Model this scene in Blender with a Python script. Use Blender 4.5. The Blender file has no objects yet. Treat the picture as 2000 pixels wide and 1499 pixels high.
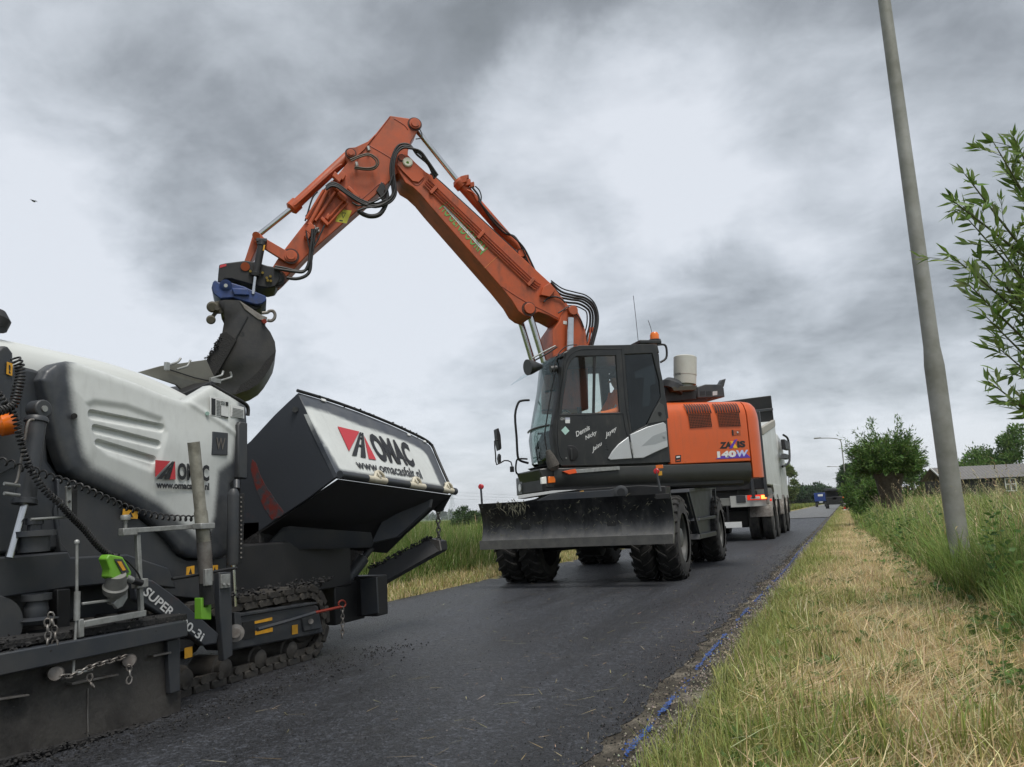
import bpy, bmesh, math, random
import numpy as np
from mathutils import Vector, Matrix, Quaternion, noise
from mathutils.geometry import delaunay_2d_cdt
random.seed(7); RNG = np.random.default_rng(11)
scene = bpy.context.scene
COL = scene.collection
V = Vector
# ------------------------------------------------------------------ camera, sky, sun, exposure
F_PX, IW, IH = 1560.0, 2000.0, 1499.0
YAW, PITCH, ROLL, EYE = [math.radians(a) for a in (22.0, 9.4, 2.8)] + [0.9]
cF = V((-math.sin(YAW)*math.cos(PITCH), math.cos(YAW)*math.cos(PITCH), math.sin(PITCH)))
_r0 = V((math.cos(YAW), math.sin(YAW), 0)); _u0 = _r0.cross(cF)
cR = _r0*math.cos(ROLL) - _u0*math.sin(ROLL); cU = cR.cross(cF)
cC = V((0, 0, EYE))
cam_d = bpy.data.cameras.new('camera'); cam = bpy.data.objects.new('camera', cam_d); COL.objects.link(cam)
cam_d.lens = F_PX/IW*36; cam_d.sensor_width = 36; cam_d.sensor_fit = 'HORIZONTAL'; cam_d.clip_start = .05; cam_d.clip_end = 12000
cam.matrix_world = Matrix(((cR.x, cU.x, -cF.x, 0), (cR.y, cU.y, -cF.y, 0), (cR.z, cU.z, -cF.z, EYE), (0, 0, 0, 1)))
scene.camera = cam
SUN_EL, SUN_AZ = math.radians(64), math.radians(132)     # azimuth clockwise from +Y (down the road)
sun_dir = V((math.sin(SUN_AZ)*math.cos(SUN_EL), math.cos(SUN_AZ)*math.cos(SUN_EL), math.sin(SUN_EL)))
sl = bpy.data.lights.new('sun', 'SUN'); sl.energy = 1.5; sl.angle = math.radians(24); sl.color = (1, .96, .90)
so = bpy.data.objects.new('sun', sl); COL.objects.link(so); so.rotation_euler = sun_dir.to_track_quat('Z', 'Y').to_euler(); so.location = (20, -20, 40)
scene.view_settings.view_transform = 'Standard'; scene.view_settings.look = 'None'
scene.view_settings.exposure = 1.0; scene.view_settings.gamma = 1; scene.view_settings.use_curve_mapping = False
scene.cycles.use_denoising = True; scene.cycles.max_bounces = 8; scene.cycles.transparent_max_bounces = 16; scene.cycles.caustics_reflective = False; scene.cycles.caustics_refractive = False

def ray(x, y): return (cF + cR*((x-IW/2)/F_PX) + cU*((IH/2-y)/F_PX))
def hit(x, y, p0, n):
    d = ray(x, y); return cC + d*(((p0-cC).dot(n))/d.dot(n))

world = bpy.data.worlds.new('World'); scene.world = world; world.use_nodes = True
def build_sky():
    nt = world.node_tree; N = nt.nodes; L = nt.links; N.clear()
    out = N.new('ShaderNodeOutputWorld'); bg = N.new('ShaderNodeBackground'); bg.inputs['Strength'].default_value = 0.1
    L.new(bg.outputs[0], out.inputs[0])
    sky = N.new('ShaderNodeTexSky'); sky.sky_type = 'NISHITA'; sky.sun_disc = False; sky.sun_elevation = SUN_EL; sky.sun_rotation = SUN_AZ
    tc = N.new('ShaderNodeTexCoord'); sep = N.new('ShaderNodeSeparateXYZ'); L.new(tc.outputs['Generated'], sep.inputs[0])
    def m(op, a, b=None, c=None, clamp=False):
        n = N.new('ShaderNodeMath'); n.operation = op; n.use_clamp = clamp
        for i, v in enumerate((a, b, c)):
            if v is None: continue
            if isinstance(v, (int, float)): n.inputs[i].default_value = v
            else: L.new(v, n.inputs[i])
        return n.outputs[0]
    zz = m('ADD', m('ABSOLUTE', sep.outputs[2]), .27)
    cmb = N.new('ShaderNodeCombineXYZ'); L.new(m('DIVIDE', sep.outputs[0], zz), cmb.inputs[0]); L.new(m('DIVIDE', sep.outputs[1], zz), cmb.inputs[1])
    cmb.inputs[2].default_value = 8.2
    def nz(vec, sc, det, rough, dist):
        n = N.new('ShaderNodeTexNoise'); n.inputs['Scale'].default_value = sc; n.inputs['Detail'].default_value = det
        n.inputs['Roughness'].default_value = rough; n.inputs['Distortion'].default_value = dist; L.new(vec, n.inputs['Vector']); return n
    n1 = nz(cmb.outputs[0], 1.5, 9, .5, .45); n2 = nz(cmb.outputs[0], 4.6, 10, .58, .3); n3_ = nz(cmb.outputs[0], 13., 8, .6, .2)
    # the clouds seen that day: soft bright and dark masses, edges broken by noise
    wob = N.new('ShaderNodeVectorMath'); wob.operation = 'MULTIPLY_ADD'
    nw = nz(tc.outputs['Generated'], 4.5, 8, .58, .3); L.new(nw.outputs['Color'], wob.inputs[0]); wob.inputs[1].default_value = (.20,)*3
    off = N.new('ShaderNodeVectorMath'); off.operation = 'SUBTRACT'; L.new(tc.outputs['Generated'], off.inputs[0]); off.inputs[1].default_value = (.10,)*3
    L.new(off.outputs[0], wob.inputs[2])
    nrm = N.new('ShaderNodeVectorMath'); nrm.operation = 'NORMALIZE'; L.new(wob.outputs[0], nrm.inputs[0])
    total = None
    for (x, y, r, a) in SKY_MASSES:
        d = ray(x, y).normalized()
        dp = N.new('ShaderNodeVectorMath'); dp.operation = 'DOT_PRODUCT'; L.new(nrm.outputs[0], dp.inputs[0]); dp.inputs[1].default_value = d
        mr = N.new('ShaderNodeMapRange'); mr.interpolation_type = 'SMOOTHERSTEP'; L.new(dp.outputs['Value'], mr.inputs[0])
        mr.inputs[1].default_value = math.cos(math.atan(r/F_PX)*1.45); mr.inputs[2].default_value = 1; mr.inputs[3].default_value = 0; mr.inputs[4].default_value = a
        total = mr.outputs[0] if total is None else m('ADD', total, mr.outputs[0])
    v = m('ADD', m('MULTIPLY', m('SUBTRACT', n1.outputs['Fac'], .5), .75), m('MULTIPLY', m('SUBTRACT', n2.outputs['Fac'], .5), 1.0))
    v = m('ADD', v, m('MULTIPLY', m('SUBTRACT', n3_.outputs['Fac'], .5), .30))
    v = m('ADD', m('ADD', v, .62), m('MULTIPLY', total, .95))
    v = m('MULTIPLY_ADD', v, .86, .10); ramp = N.new('ShaderNodeValToRGB'); L.new(v, ramp.inputs[0]); e = ramp.color_ramp.elements
    e[0].position = .0; e[0].color = (.205, .224, .235, 1); e[1].position = 1.0; e[1].color = (.74, .775, .83, 1)
    k = e.new(.25); k.color = (.30, .325, .350, 1); k = e.new(.5); k.color = (.455, .490, .527, 1); k = e.new(.75); k.color = (.61, .648, .70, 1)
    sc = N.new('ShaderNodeVectorMath'); sc.operation = 'SCALE'; L.new(ramp.outputs[0], sc.inputs[0]); sc.inputs['Scale'].default_value = SKY_GAIN
    mx = N.new('ShaderNodeMix'); mx.data_type = 'RGBA'; mx.inputs[0].default_value = .93
    L.new(sky.outputs[0], mx.inputs[6]); L.new(sc.outputs[0], mx.inputs[7])
    L.new(mx.outputs[2], bg.inputs[0])
SKY_GAIN = 5.25
SKY_MASSES = [(200, 40, 250, .05), (650, 60, 300, -.08), (1350, 30, 420, -.36), (1700, 70, 260, -.16), (1900, 40, 300, -.30), (1000, 20, 250, -.10), (70, 140, 140, .20), (250, 200, 150, -.10), (560, 170, 230, -.10), (850, 150, 180, -.05),
              (1130, 230, 140, .32), (1500, 220, 260, .32), (1900, 190, 170, .18), (60, 290, 130, .12), (300, 310, 180, -.20), (650, 290, 160, -.10), (1150, 330, 230, .32), (1560, 340, 240, .30), (1900, 350, 150, .05),
              (90, 440, 160, .32), (330, 460, 120, -.12), (760, 440, 150, .30), (1080, 440, 140, -.14), (1290, 430, 110, .15), (1650, 440, 170, .06), (100, 580, 200, .35), (310, 560, 110, -.20), (680, 600, 220, .42),
              (1020, 560, 120, .10), (1330, 560, 180, -.06), (1620, 590, 200, -.30), (1930, 590, 200, -.30), (250, 700, 200, .30), (780, 700, 170, .25), (1450, 670, 170, -.24), (1650, 660, 150, -.22),
              (1650, 790, 230, .38), (1400, 760, 150, .15), (1880, 800, 170, .25), (860, 800, 130, -.10), (940, 930, 150, .28), (1600, 900, 150, .06), (1900, 900, 150, .15)]
build_sky()
# ------------------------------------------------------------------ photo planes: points on the real surfaces
def hx(x, y, X): return hit(x, y, V((X, 0, 0)), V((1, 0, 0)))
def hy(x, y, Y): return hit(x, y, V((0, Y, 0)), V((0, 1, 0)))
def hz(x, y, z=0): return hit(x, y, V((0, 0, z)), V((0, 0, 1)))
# ------------------------------------------------------------------ materials
MATS = {}
def mat(name, col, rough=.5, metal=0., col2=None, nscale=4., namt=.5, bump=0., bscale=60., spec=.5, detail=6., thr=(.35, .65), coat=0., emit=None, attr=None, streak=None):
    if name in MATS: return MATS[name]
    mt = bpy.data.materials.new(name); mt.use_nodes = True; nt = mt.node_tree; N = nt.nodes; L = nt.links
    b = N['Principled BSDF']; b.inputs['Roughness'].default_value = rough; b.inputs['Metallic'].default_value = metal; b.inputs['Specular IOR Level'].default_value = spec
    if coat: b.inputs['Coat Weight'].default_value = coat; b.inputs['Coat Roughness'].default_value = .15
    tc = N.new('ShaderNodeTexCoord')
    c4 = (*col, 1)
    if attr:
        at = N.new('ShaderNodeAttribute'); at.attribute_name = attr; L.new(at.outputs['Color'], b.inputs['Base Color']); src = at.outputs['Color']
    else: src = None; b.inputs['Base Color'].default_value = c4
    geo = N.new('ShaderNodeNewGeometry')
    if col2 is not None:
        n = N.new('ShaderNodeTexNoise'); n.inputs['Scale'].default_value = nscale; n.inputs['Detail'].default_value = detail; n.inputs['Roughness'].default_value = .62
        L.new(geo.outputs['Position'], n.inputs['Vector'])
        mr = N.new('ShaderNodeMapRange'); L.new(n.outputs['Fac'], mr.inputs[0]); mr.inputs[1].default_value = thr[0]; mr.inputs[2].default_value = thr[1]; mr.inputs[4].default_value = namt
        mx = N.new('ShaderNodeMix'); mx.data_type = 'RGBA'; L.new(mr.outputs[0], mx.inputs[0]); mx.inputs[7].default_value = (*col2, 1)
        if src is not None: L.new(src, mx.inputs[6])
        else: mx.inputs[6].default_value = c4
        L.new(mx.outputs[2], b.inputs['Base Color'])
        rr = N.new('ShaderNodeMapRange'); L.new(n.outputs['Fac'], rr.inputs[0]); rr.inputs[3].default_value = max(.05, rough-.12); rr.inputs[4].default_value = min(1, rough+.18)
        L.new(rr.outputs[0], b.inputs['Roughness'])
    if streak:
        mp = N.new('ShaderNodeMapping'); L.new(geo.outputs['Position'], mp.inputs[0]); mp.inputs['Scale'].default_value = streak[2]
        n3 = N.new('ShaderNodeTexNoise'); n3.inputs['Scale'].default_value = 1.; n3.inputs['Detail'].default_value = 9; n3.inputs['Roughness'].default_value = .7; L.new(mp.outputs[0], n3.inputs['Vector'])
        m3 = N.new('ShaderNodeMapRange'); L.new(n3.outputs['Fac'], m3.inputs[0]); m3.inputs[1].default_value = .52; m3.inputs[2].default_value = .72; m3.inputs[4].default_value = streak[1]
        x3 = N.new('ShaderNodeMix'); x3.data_type = 'RGBA'; L.new(m3.outputs[0], x3.inputs[0]); x3.inputs[7].default_value = (*streak[0], 1)
        lk = b.inputs['Base Color'].links
        if lk: L.new(lk[0].from_socket, x3.inputs[6])
        else: x3.inputs[6].default_value = c4
        L.new(x3.outputs[2], b.inputs['Base Color'])
    if bump:
        n2 = N.new('ShaderNodeTexNoise'); n2.inputs['Scale'].default_value = bscale; n2.inputs['Detail'].default_value = 5; L.new(geo.outputs['Position'], n2.inputs['Vector'])
        bp = N.new('ShaderNodeBump'); bp.inputs['Strength'].default_value = bump; bp.inputs['Distance'].default_value = .01; L.new(n2.outputs['Fac'], bp.inputs['Height']); L.new(bp.outputs[0], b.inputs['Normal'])
    if emit: b.inputs['Emission Color'].default_value = (*emit[:3], 1); b.inputs['Emission Strength'].default_value = emit[3]
    MATS[name] = mt; return mt
def glass_mat(name, tint, gloss=.5):
    if name in MATS: return MATS[name]
    mt = bpy.data.materials.new(name); mt.use_nodes = True; nt = mt.node_tree; N = nt.nodes; L = nt.links; N.clear()
    o = N.new('ShaderNodeOutputMaterial'); t = N.new('ShaderNodeBsdfTransparent'); t.inputs[0].default_value = (*tint, 1)
    g = N.new('ShaderNodeBsdfGlossy'); g.inputs['Roughness'].default_value = .03; g.inputs[0].default_value = (.8, .85, .85, 1)
    fr = N.new('ShaderNodeLayerWeight'); fr.inputs[0].default_value = .5; pw = N.new('ShaderNodeMath'); pw.operation = 'POWER'; pw.inputs[1].default_value = 4; L.new(fr.outputs['Facing'], pw.inputs[0]); mm = N.new('ShaderNodeMath'); mm.operation = 'MULTIPLY_ADD'; mm.inputs[1].default_value = .45; mm.inputs[2].default_value = .055*gloss; L.new(pw.outputs[0], mm.inputs[0])
    mx = N.new('ShaderNodeMixShader'); L.new(mm.outputs[0], mx.inputs[0]); L.new(t.outputs[0], mx.inputs[1]); L.new(g.outputs[0], mx.inputs[2]); L.new(mx.outputs[0], o.inputs[0])
    MATS[name] = mt; return mt
M_ORANGE = mat('orange_paint', (.47, .085, .022), .45, col2=(.24, .07, .035), nscale=3.4, namt=.7, bump=.06, bscale=25, thr=(.40, .74), detail=9, streak=((.10, .045, .028), .75, (5, 5, 1.6)))
M_ORANGE2 = mat('bright_orange_paint', (.60, .10, .016), .3, col2=(.46, .09, .025), nscale=1.6, namt=.4, coat=.2, bump=.015, bscale=8, streak=((.22, .09, .045), .35, (9, 9, 1.2)))
M_CHAR = mat('charcoal_paint', (.031, .036, .044), .42, col2=(.062, .061, .058), nscale=5, namt=.6, bump=.05, bscale=40)
M_CABBLK = mat('cab_black_paint', (.017, .0185, .0195), .3, col2=(.04, .04, .038), nscale=4, namt=.5, streak=((.07, .065, .055), .5, (12, 12, 3)))
M_BLACK = mat('black_steel', (.007, .0075, .009), .5, col2=(.026, .024, .022), nscale=6, namt=.5, bump=.08, bscale=50)
M_RUBBER = mat('hose_rubber', (.012, .012, .013), .48, col2=(.035, .034, .032), nscale=14, namt=.4)
M_CHROME = mat('chrome_rod', (.62, .63, .64), .16, 1., col2=(.42, .42, .42), nscale=9, namt=.5)
M_GALV = mat('galvanised_steel', (.36, .37, .36), .5, .55, col2=(.20, .20, .185), nscale=22, namt=.7, bump=.1, bscale=70)
M_STEEL = mat('bare_steel', (.25, .24, .225), .5, .6, col2=(.12, .10, .085), nscale=14, namt=.8, bump=.1, bscale=50)
M_WHITE = mat('white_paint', (.60, .62, .60), .35, col2=(.58, .59, .56), nscale=2.5, namt=.5, bump=.01, bscale=10)
M_SILVER = mat('silver_paint', (.50, .52, .53), .32, .25, col2=(.46, .47, .47), nscale=3, namt=.5)
M_YELLOW = mat('yellow_sticker', (.72, .36, .02), .5, col2=(.42, .22, .03), nscale=18, namt=.6)
M_DECALW = mat('white_decal', (.7, .71, .7), .45, col2=(.5, .5, .5), nscale=30, namt=.4)
M_INK = mat('black_decal', (.014, .015, .017), .5)
M_RED = mat('red_decal', (.48, .035, .045), .45)
M_TYRE = mat('tyre_rubber', (.02, .02, .021), .75, col2=(.10, .095, .085), nscale=5, namt=.75, bump=.25, bscale=40, thr=(.4, .7))
M_RIM = mat('rim_paint', (.055, .06, .062), .5, col2=(.13, .125, .11), nscale=6, namt=.7)
M_BLUE = mat('blue_cast_steel', (.022, .06, .22), .45, col2=(.03, .035, .06), nscale=9, namt=.7, bump=.1)
M_BUCKET = mat('worn_bucket_steel', (.022, .0225, .024), .5, .1, col2=(.05, .047, .043), nscale=5, namt=.7, bump=.2, bscale=35)
M_TAR = mat('tar_crust', (.010, .010, .011), .8, col2=(.03, .028, .026), nscale=30, namt=.6, bump=.9, bscale=55)
M_GLASS = glass_mat('tinted_cab_glass', (.92, .95, .93), 1.0)
M_GLASSD = glass_mat('dark_rear_glass', (.12, .14, .145), 1.0)
M_SCREEN = glass_mat('windscreen_glass', (.50, .57, .56), 1.2)
M_CLEAR = glass_mat('clear_visor', (.8, .83, .84), .6)
M_AMBER = mat('amber_lens', (.75, .16, .01), .2, coat=.5)
M_GREEN = mat('green_sensor_plastic', (.15, .38, .03), .4, col2=(.12, .22, .04), nscale=20, namt=.4)
M_LAMP = mat('headlamp_glass', (.75, .75, .7), .1, coat=.6)
# ------------------------------------------------------------------ mesh helpers
WL = {}
def link(o, parent=None, loc=None):
    COL.objects.link(o); loc = V(loc) if loc is not None else V((0, 0, 0)); WL[o.name] = loc
    if parent is not None: o.parent = parent; o.location = loc - WL[parent.name]
    else: o.location = loc
    return o
def tag(o, label=None, cat=None, group=None, kind=None):
    if label: o['label'] = label
    if cat: o['category'] = cat
    if group: o['group'] = group
    if kind: o['kind'] = kind
    return o
def empty(name, loc, parent=None):
    o = bpy.data.objects.new(name, None); o.empty_display_size = .2; return link(o, parent, loc)
def finish(name, me, mats, parent=None, bevel=0., smooth=35, origin=None, seg=2):
    if not isinstance(mats, (list, tuple)): mats = [mats]
    for m_ in mats: me.materials.append(m_)
    if origin is None:
        n = len(me.vertices); co = np.empty(n*3, np.float32); me.vertices.foreach_get('co', co); co = co.reshape(-1, 3)
        origin = V([float(t) for t in (co.min(0)+co.max(0))/2])
    me.transform(Matrix.Translation(-origin))
    if smooth: 
        me.polygons.foreach_set('use_smooth', np.ones(len(me.polygons), bool)); me.set_sharp_from_angle(angle=math.radians(smooth))
    me.update()
    o = bpy.data.objects.new(name, me); link(o, parent, origin)
    if bevel:
        b = o.modifiers.new('bevel', 'BEVEL'); b.width = bevel; b.segments = seg; b.limit_method = 'ANGLE'; b.angle_limit = math.radians(40); b.harden_normals = False
    return o
def obj(name, verts, faces, mats, parent=None, bevel=0., smooth=35, fm=None, seg=2):
    me = bpy.data.meshes.new(name); me.from_pydata([tuple(v) for v in verts], [], faces)
    if fm is not None: me.polygons.foreach_set('material_index', np.array(fm, np.int32))
    bm = bmesh.new(); bm.from_mesh(me); bmesh.ops.recalc_face_normals(bm, faces=bm.faces); bm.to_mesh(me); bm.free()
    return finish(name, me, mats, parent, bevel, smooth, seg=seg)
def prism_data(pts, vec):
    n = len(pts); vs = [V(p) for p in pts] + [V(p)+V(vec) for p in pts]
    return vs, [tuple(range(n)), tuple(range(2*n-1, n-1, -1))] + [(i, (i+1) % n, n+(i+1) % n, n+i) for i in range(n)]
def prism(name, pts, vec, m_, parent=None, bevel=.006, smooth=35):
    v, f = prism_data(pts, vec); return obj(name, v, f, m_, parent, bevel, smooth)
class MB:
    def __init__(s): s.v = []; s.f = []
    def add(s, vs, fs):
        k = len(s.v); s.v += [V(v) for v in vs]; s.f += [tuple(i+k for i in f) for f in fs]; return s
    def prism(s, pts, vec): return s.add(*prism_data(pts, vec))
    def box(s, c, sz, ax=None):
        c = V(c); a, b, d = (V((1, 0, 0)), V((0, 1, 0)), V((0, 0, 1))) if ax is None else [V(t).normalized() for t in ax]
        q = [c + a*(sz[0]/2*i) + b*(sz[1]/2*j) - d*(sz[2]/2) for i, j in ((-1, -1), (1, -1), (1, 1), (-1, 1))]
        return s.prism(q, d*sz[2])
    def lathe(s, p0, p1, prof, n=20, cap=True):
        p0, p1 = V(p0), V(p1); ax = (p1-p0).normalized(); h = ax.orthogonal().normalized(); k = ax.cross(h)
        L_ = (p1-p0).length; vs = []; fs = []
        for (t, r) in prof:
            for i in range(n):
                a = 2*math.pi*i/n; vs.append(p0 + ax*(t*L_) + h*(math.cos(a)*r) + k*(math.sin(a)*r))
        for j in range(len(prof)-1):
            for i in range(n): fs.append((j*n+i, j*n+(i+1) % n, (j+1)*n+(i+1) % n, (j+1)*n+i))
        if cap: fs.append(tuple(range(n-1, -1, -1))); fs.append(tuple((len(prof)-1)*n+i for i in range(n)))
        return s.add(vs, fs)
    def cyl(s, p0, p1, r, n=16, r1=None): return s.lathe(p0, p1, [(0, r), (1, r if r1 is None else r1)], n)
    def tube(s, pts, r, n=8, sub=4, closed=False):
        pts = [V(p) for p in pts]
        if sub > 1: pts = smooth_path(pts, sub)
        m_ = len(pts); vs = []; fs = []; h = None
        for i, p in enumerate(pts):
            t = (pts[min(i+1, m_-1)] - pts[max(i-1, 0)]).normalized()
            if h is None: h = t.orthogonal().normalized()
            h = (h - t*h.dot(t)); h = h.normalized() if h.length > 1e-6 else t.orthogonal().normalized(); k = t.cross(h)
            rr = r[i] if isinstance(r, list) else r
            for a in range(n): vs.append(p + h*(math.cos(2*math.pi*a/n)*rr) + k*(math.sin(2*math.pi*a/n)*rr))
        for i in range(m_-1):
            for a in range(n): fs.append((i*n+a, i*n+(a+1) % n, (i+1)*n+(a+1) % n, (i+1)*n+a))
        fs.append(tuple(range(n-1, -1, -1))); fs.append(tuple((m_-1)*n+a for a in range(n)))
        return s.add(vs, fs)
    def loft(s, secs, cap=True):
        n = len(secs[0]); vs = [p for q in secs for p in q]; fs = []
        for j in range(len(secs)-1):
            for i in range(n): fs.append((j*n+i, j*n+(i+1) % n, (j+1)*n+(i+1) % n, (j+1)*n+i))
        if cap: fs.append(tuple(range(n-1, -1, -1))); fs.append(tuple((len(secs)-1)*n+i for i in range(n)))
        return s.add(vs, fs)
    def build(s, name, m_, parent=None, bevel=0., smooth=35, seg=2): return obj(name, s.v, s.f, m_, parent, bevel, smooth, seg=seg)
def smooth_path(pts, sub):
    out = []
    for i in range(len(pts)-1):
        p0, p1, p2, p3 = pts[max(i-1, 0)], pts[i], pts[i+1], pts[min(i+2, len(pts)-1)]
        for k in range(sub):
            t = k/sub; out.append(.5*((2*p1) + (p2-p0)*t + (2*p0-5*p1+4*p2-p3)*t*t + (3*p1-p0-3*p2+p3)*t**3))
    out.append(pts[-1]); return out
def cyl(name, p0, p1, r, m_, parent=None, n=18, r1=None, bevel=0.): return MB().cyl(p0, p1, r, n, r1).build(name, m_, parent, bevel)
def tube(name, pts, r, m_, parent=None, n=8, sub=4): return MB().tube(pts, r, n, sub).build(name, m_, parent, smooth=60)
def coil(p, r, turns, n_per=9):
    """points of a coiled cable that follows the path p"""
    p = smooth_path([V(q) for q in p], 10); L_ = [0]
    for a, b in zip(p, p[1:]): L_.append(L_[-1]+(b-a).length)
    out = []; N_ = int(turns*n_per); h = None
    for i in range(N_+1):
        s_ = L_[-1]*i/N_; j = max(k for k in range(len(L_)) if L_[k] <= s_+1e-9); j = min(j, len(p)-2)
        t = (s_-L_[j])/max(1e-9, L_[j+1]-L_[j]); q = p[j].lerp(p[j+1], t); d = (p[j+1]-p[j]).normalized()
        if h is None: h = d.orthogonal().normalized()
        h = (h-d*h.dot(d)).normalized(); k_ = d.cross(h); a = 2*math.pi*i/n_per
        out.append(q + h*(math.cos(a)*r) + k_*(math.sin(a)*r))
    return out
def chain_mesh(path, link_len, r):
    mb = MB(); p = smooth_path([V(q) for q in path], 8); L_ = [0]
    for a, b in zip(p, p[1:]): L_.append(L_[-1]+(b-a).length)
    n = int(L_[-1]/(link_len*.72))
    for i in range(n):
        s_ = L_[-1]*(i+.5)/n; j = min(max(k for k in range(len(L_)) if L_[k] <= s_), len(p)-2)
        q = p[j].lerp(p[j+1], (s_-L_[j])/max(1e-9, L_[j+1]-L_[j])); d = (p[j+1]-p[j]).normalized(); h = d.orthogonal().normalized(); k_ = d.cross(h)
        if i % 2: h = k_
        ring = [q + d*(math.cos(a)*link_len*.5) + h*(math.sin(a)*link_len*.32) for a in [2*math.pi*t/8 for t in range(9)]]
        mb.tube(ring, r, 5, 1)
    return mb
def from_curve(cu, M4):
    o = bpy.data.objects.new('tmp', cu); me = bpy.data.meshes.new_from_object(o); bpy.data.objects.remove(o); return me
def plate(name, outer, holes, n_vec, thick, m_, parent=None, bevel=.004):
    """flat plate with openings, thickness along n_vec (away from the given face)"""
    o0 = V(outer[0]); n = V(n_vec).normalized(); ex = (V(outer[1])-o0); ex = (ex-n*ex.dot(n)).normalized(); ey = n.cross(ex)
    loops = []
    for lp in [outer]+list(holes): loops.append([((V(p)-o0).dot(ex), (V(p)-o0).dot(ey)) for p in lp])
    pts = [p for lp in loops for p in lp]; fcs = []; k = 0
    for lp in loops: fcs.append(list(range(k, k+len(lp)))); k += len(lp)
    vv, _, ff, _, _, _ = delaunay_2d_cdt([V(p) for p in pts], [], fcs, 0, 1e-6)
    def inside(x, y, lp):
        c = False; j = len(lp)-1
        for i in range(len(lp)):
            if (lp[i][1] > y) != (lp[j][1] > y) and x < (lp[j][0]-lp[i][0])*(y-lp[i][1])/(lp[j][1]-lp[i][1])+lp[i][0]: c = not c
            j = i
        return c
    tri = []
    for f in ff:
        cx = sum(vv[i][0] for i in f)/len(f); cy = sum(vv[i][1] for i in f)/len(f)
        if inside(cx, cy, loops[0]) and not any(inside(cx, cy, h) for h in loops[1:]): tri.append(tuple(f))
    bm = bmesh.new(); bv = [bm.verts.new(o0+ex*p[0]+ey*p[1]) for p in vv]
    for f in tri: bm.faces.new([bv[i] for i in f])
    bmesh.ops.delete(bm, geom=[v for v in bm.verts if not v.link_faces], context='VERTS')
    r = bmesh.ops.extrude_face_region(bm, geom=list(bm.faces)); bmesh.ops.translate(bm, verts=[g for g in r['geom'] if isinstance(g, bmesh.types.BMVert)], vec=n*thick)
    bmesh.ops.recalc_face_normals(bm, faces=bm.faces)
    me = bpy.data.meshes.new(name); bm.to_mesh(me); bm.free()
    return finish(name, me, m_, parent, bevel)
def quad_at(q, s_, t): # bl, br, tr, tl
    return (q[0]*(1-s_)+q[1]*s_)*(1-t) + (q[3]*(1-s_)+q[2]*s_)*t
def text(name, body, quad, m_, parent, bold=0., shear=0., off=.003, spacing=1., cell=None):
    cu = bpy.data.curves.new('t', 'FONT'); cu.body = body; cu.offset = bold; cu.shear = shear; cu.resolution_u = 3; cu.space_character = spacing
    me = from_curve(cu, None); bpy.data.curves.remove(cu); me.materials.clear()
    co = np.array([v.co[:] for v in me.vertices]); lo = co.min(0); hi = co.max(0)
    q = [V(p) for p in quad]; nrm = (q[1]-q[0]).cross(q[3]-q[0]).normalized()
    if nrm.dot(cC-q[0]) < 0: nrm = -nrm
    for i, v in enumerate(me.vertices):
        v.co = quad_at(q, (co[i][0]-lo[0])/max(1e-6, hi[0]-lo[0]), (co[i][1]-lo[1])/max(1e-6, hi[1]-lo[1])) + nrm*off
    return finish(name, me, m_, parent, 0, 0)
def decal(name, pts, m_, parent, off=.003):
    p = [V(a) for a in pts]; nrm = (p[1]-p[0]).cross(p[2]-p[0]).normalized()
    if nrm.dot(cC-p[0]) < 0: nrm = -nrm
    return prism(name, [a+nrm*off for a in p], -nrm*(off*.8), m_, parent, 0, 0)
def uvq(q, pts): return [quad_at(q, a, b) for a, b in pts]
def rot_z(v, a): return V((v[0]*math.cos(a)-v[1]*math.sin(a), v[0]*math.sin(a)+v[1]*math.cos(a), v[2]))
def pt_in(x, y, lp):
    c = False; j = len(lp)-1
    for i in range(len(lp)):
        if (lp[i][1] > y) != (lp[j][1] > y) and x < (lp[j][0]-lp[i][0])*(y-lp[i][1])/(lp[j][1]-lp[i][1])+lp[i][0]: c = not c
        j = i
    return c
def sd_poly(P, lp):
    """signed distance (negative inside) from points P (n,2) to polygon lp"""
    P = np.asarray(P, float); lp = np.asarray(lp, float); d = np.full(len(P), 1e9); c = np.zeros(len(P), bool); j = len(lp)-1
    for i in range(len(lp)):
        a, b = lp[j], lp[i]; e = b-a; w = P-a; t = np.clip((w@e)/max(1e-12, e@e), 0, 1); d = np.minimum(d, np.linalg.norm(w-t[:, None]*e, axis=1))
        with np.errstate(divide='ignore', invalid='ignore'):
            xi = (b[0]-a[0])*(P[:, 1]-a[1])/(b[1]-a[1])+a[0]
        c ^= ((b[1] > P[:, 1]) != (a[1] > P[:, 1])) & (P[:, 0] < xi); j = i
    return np.where(c, -d, d)
def smst(x, a, b): t = np.clip((x-a)/(b-a), 0, 1); return t*t*(3-2*t)
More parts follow.
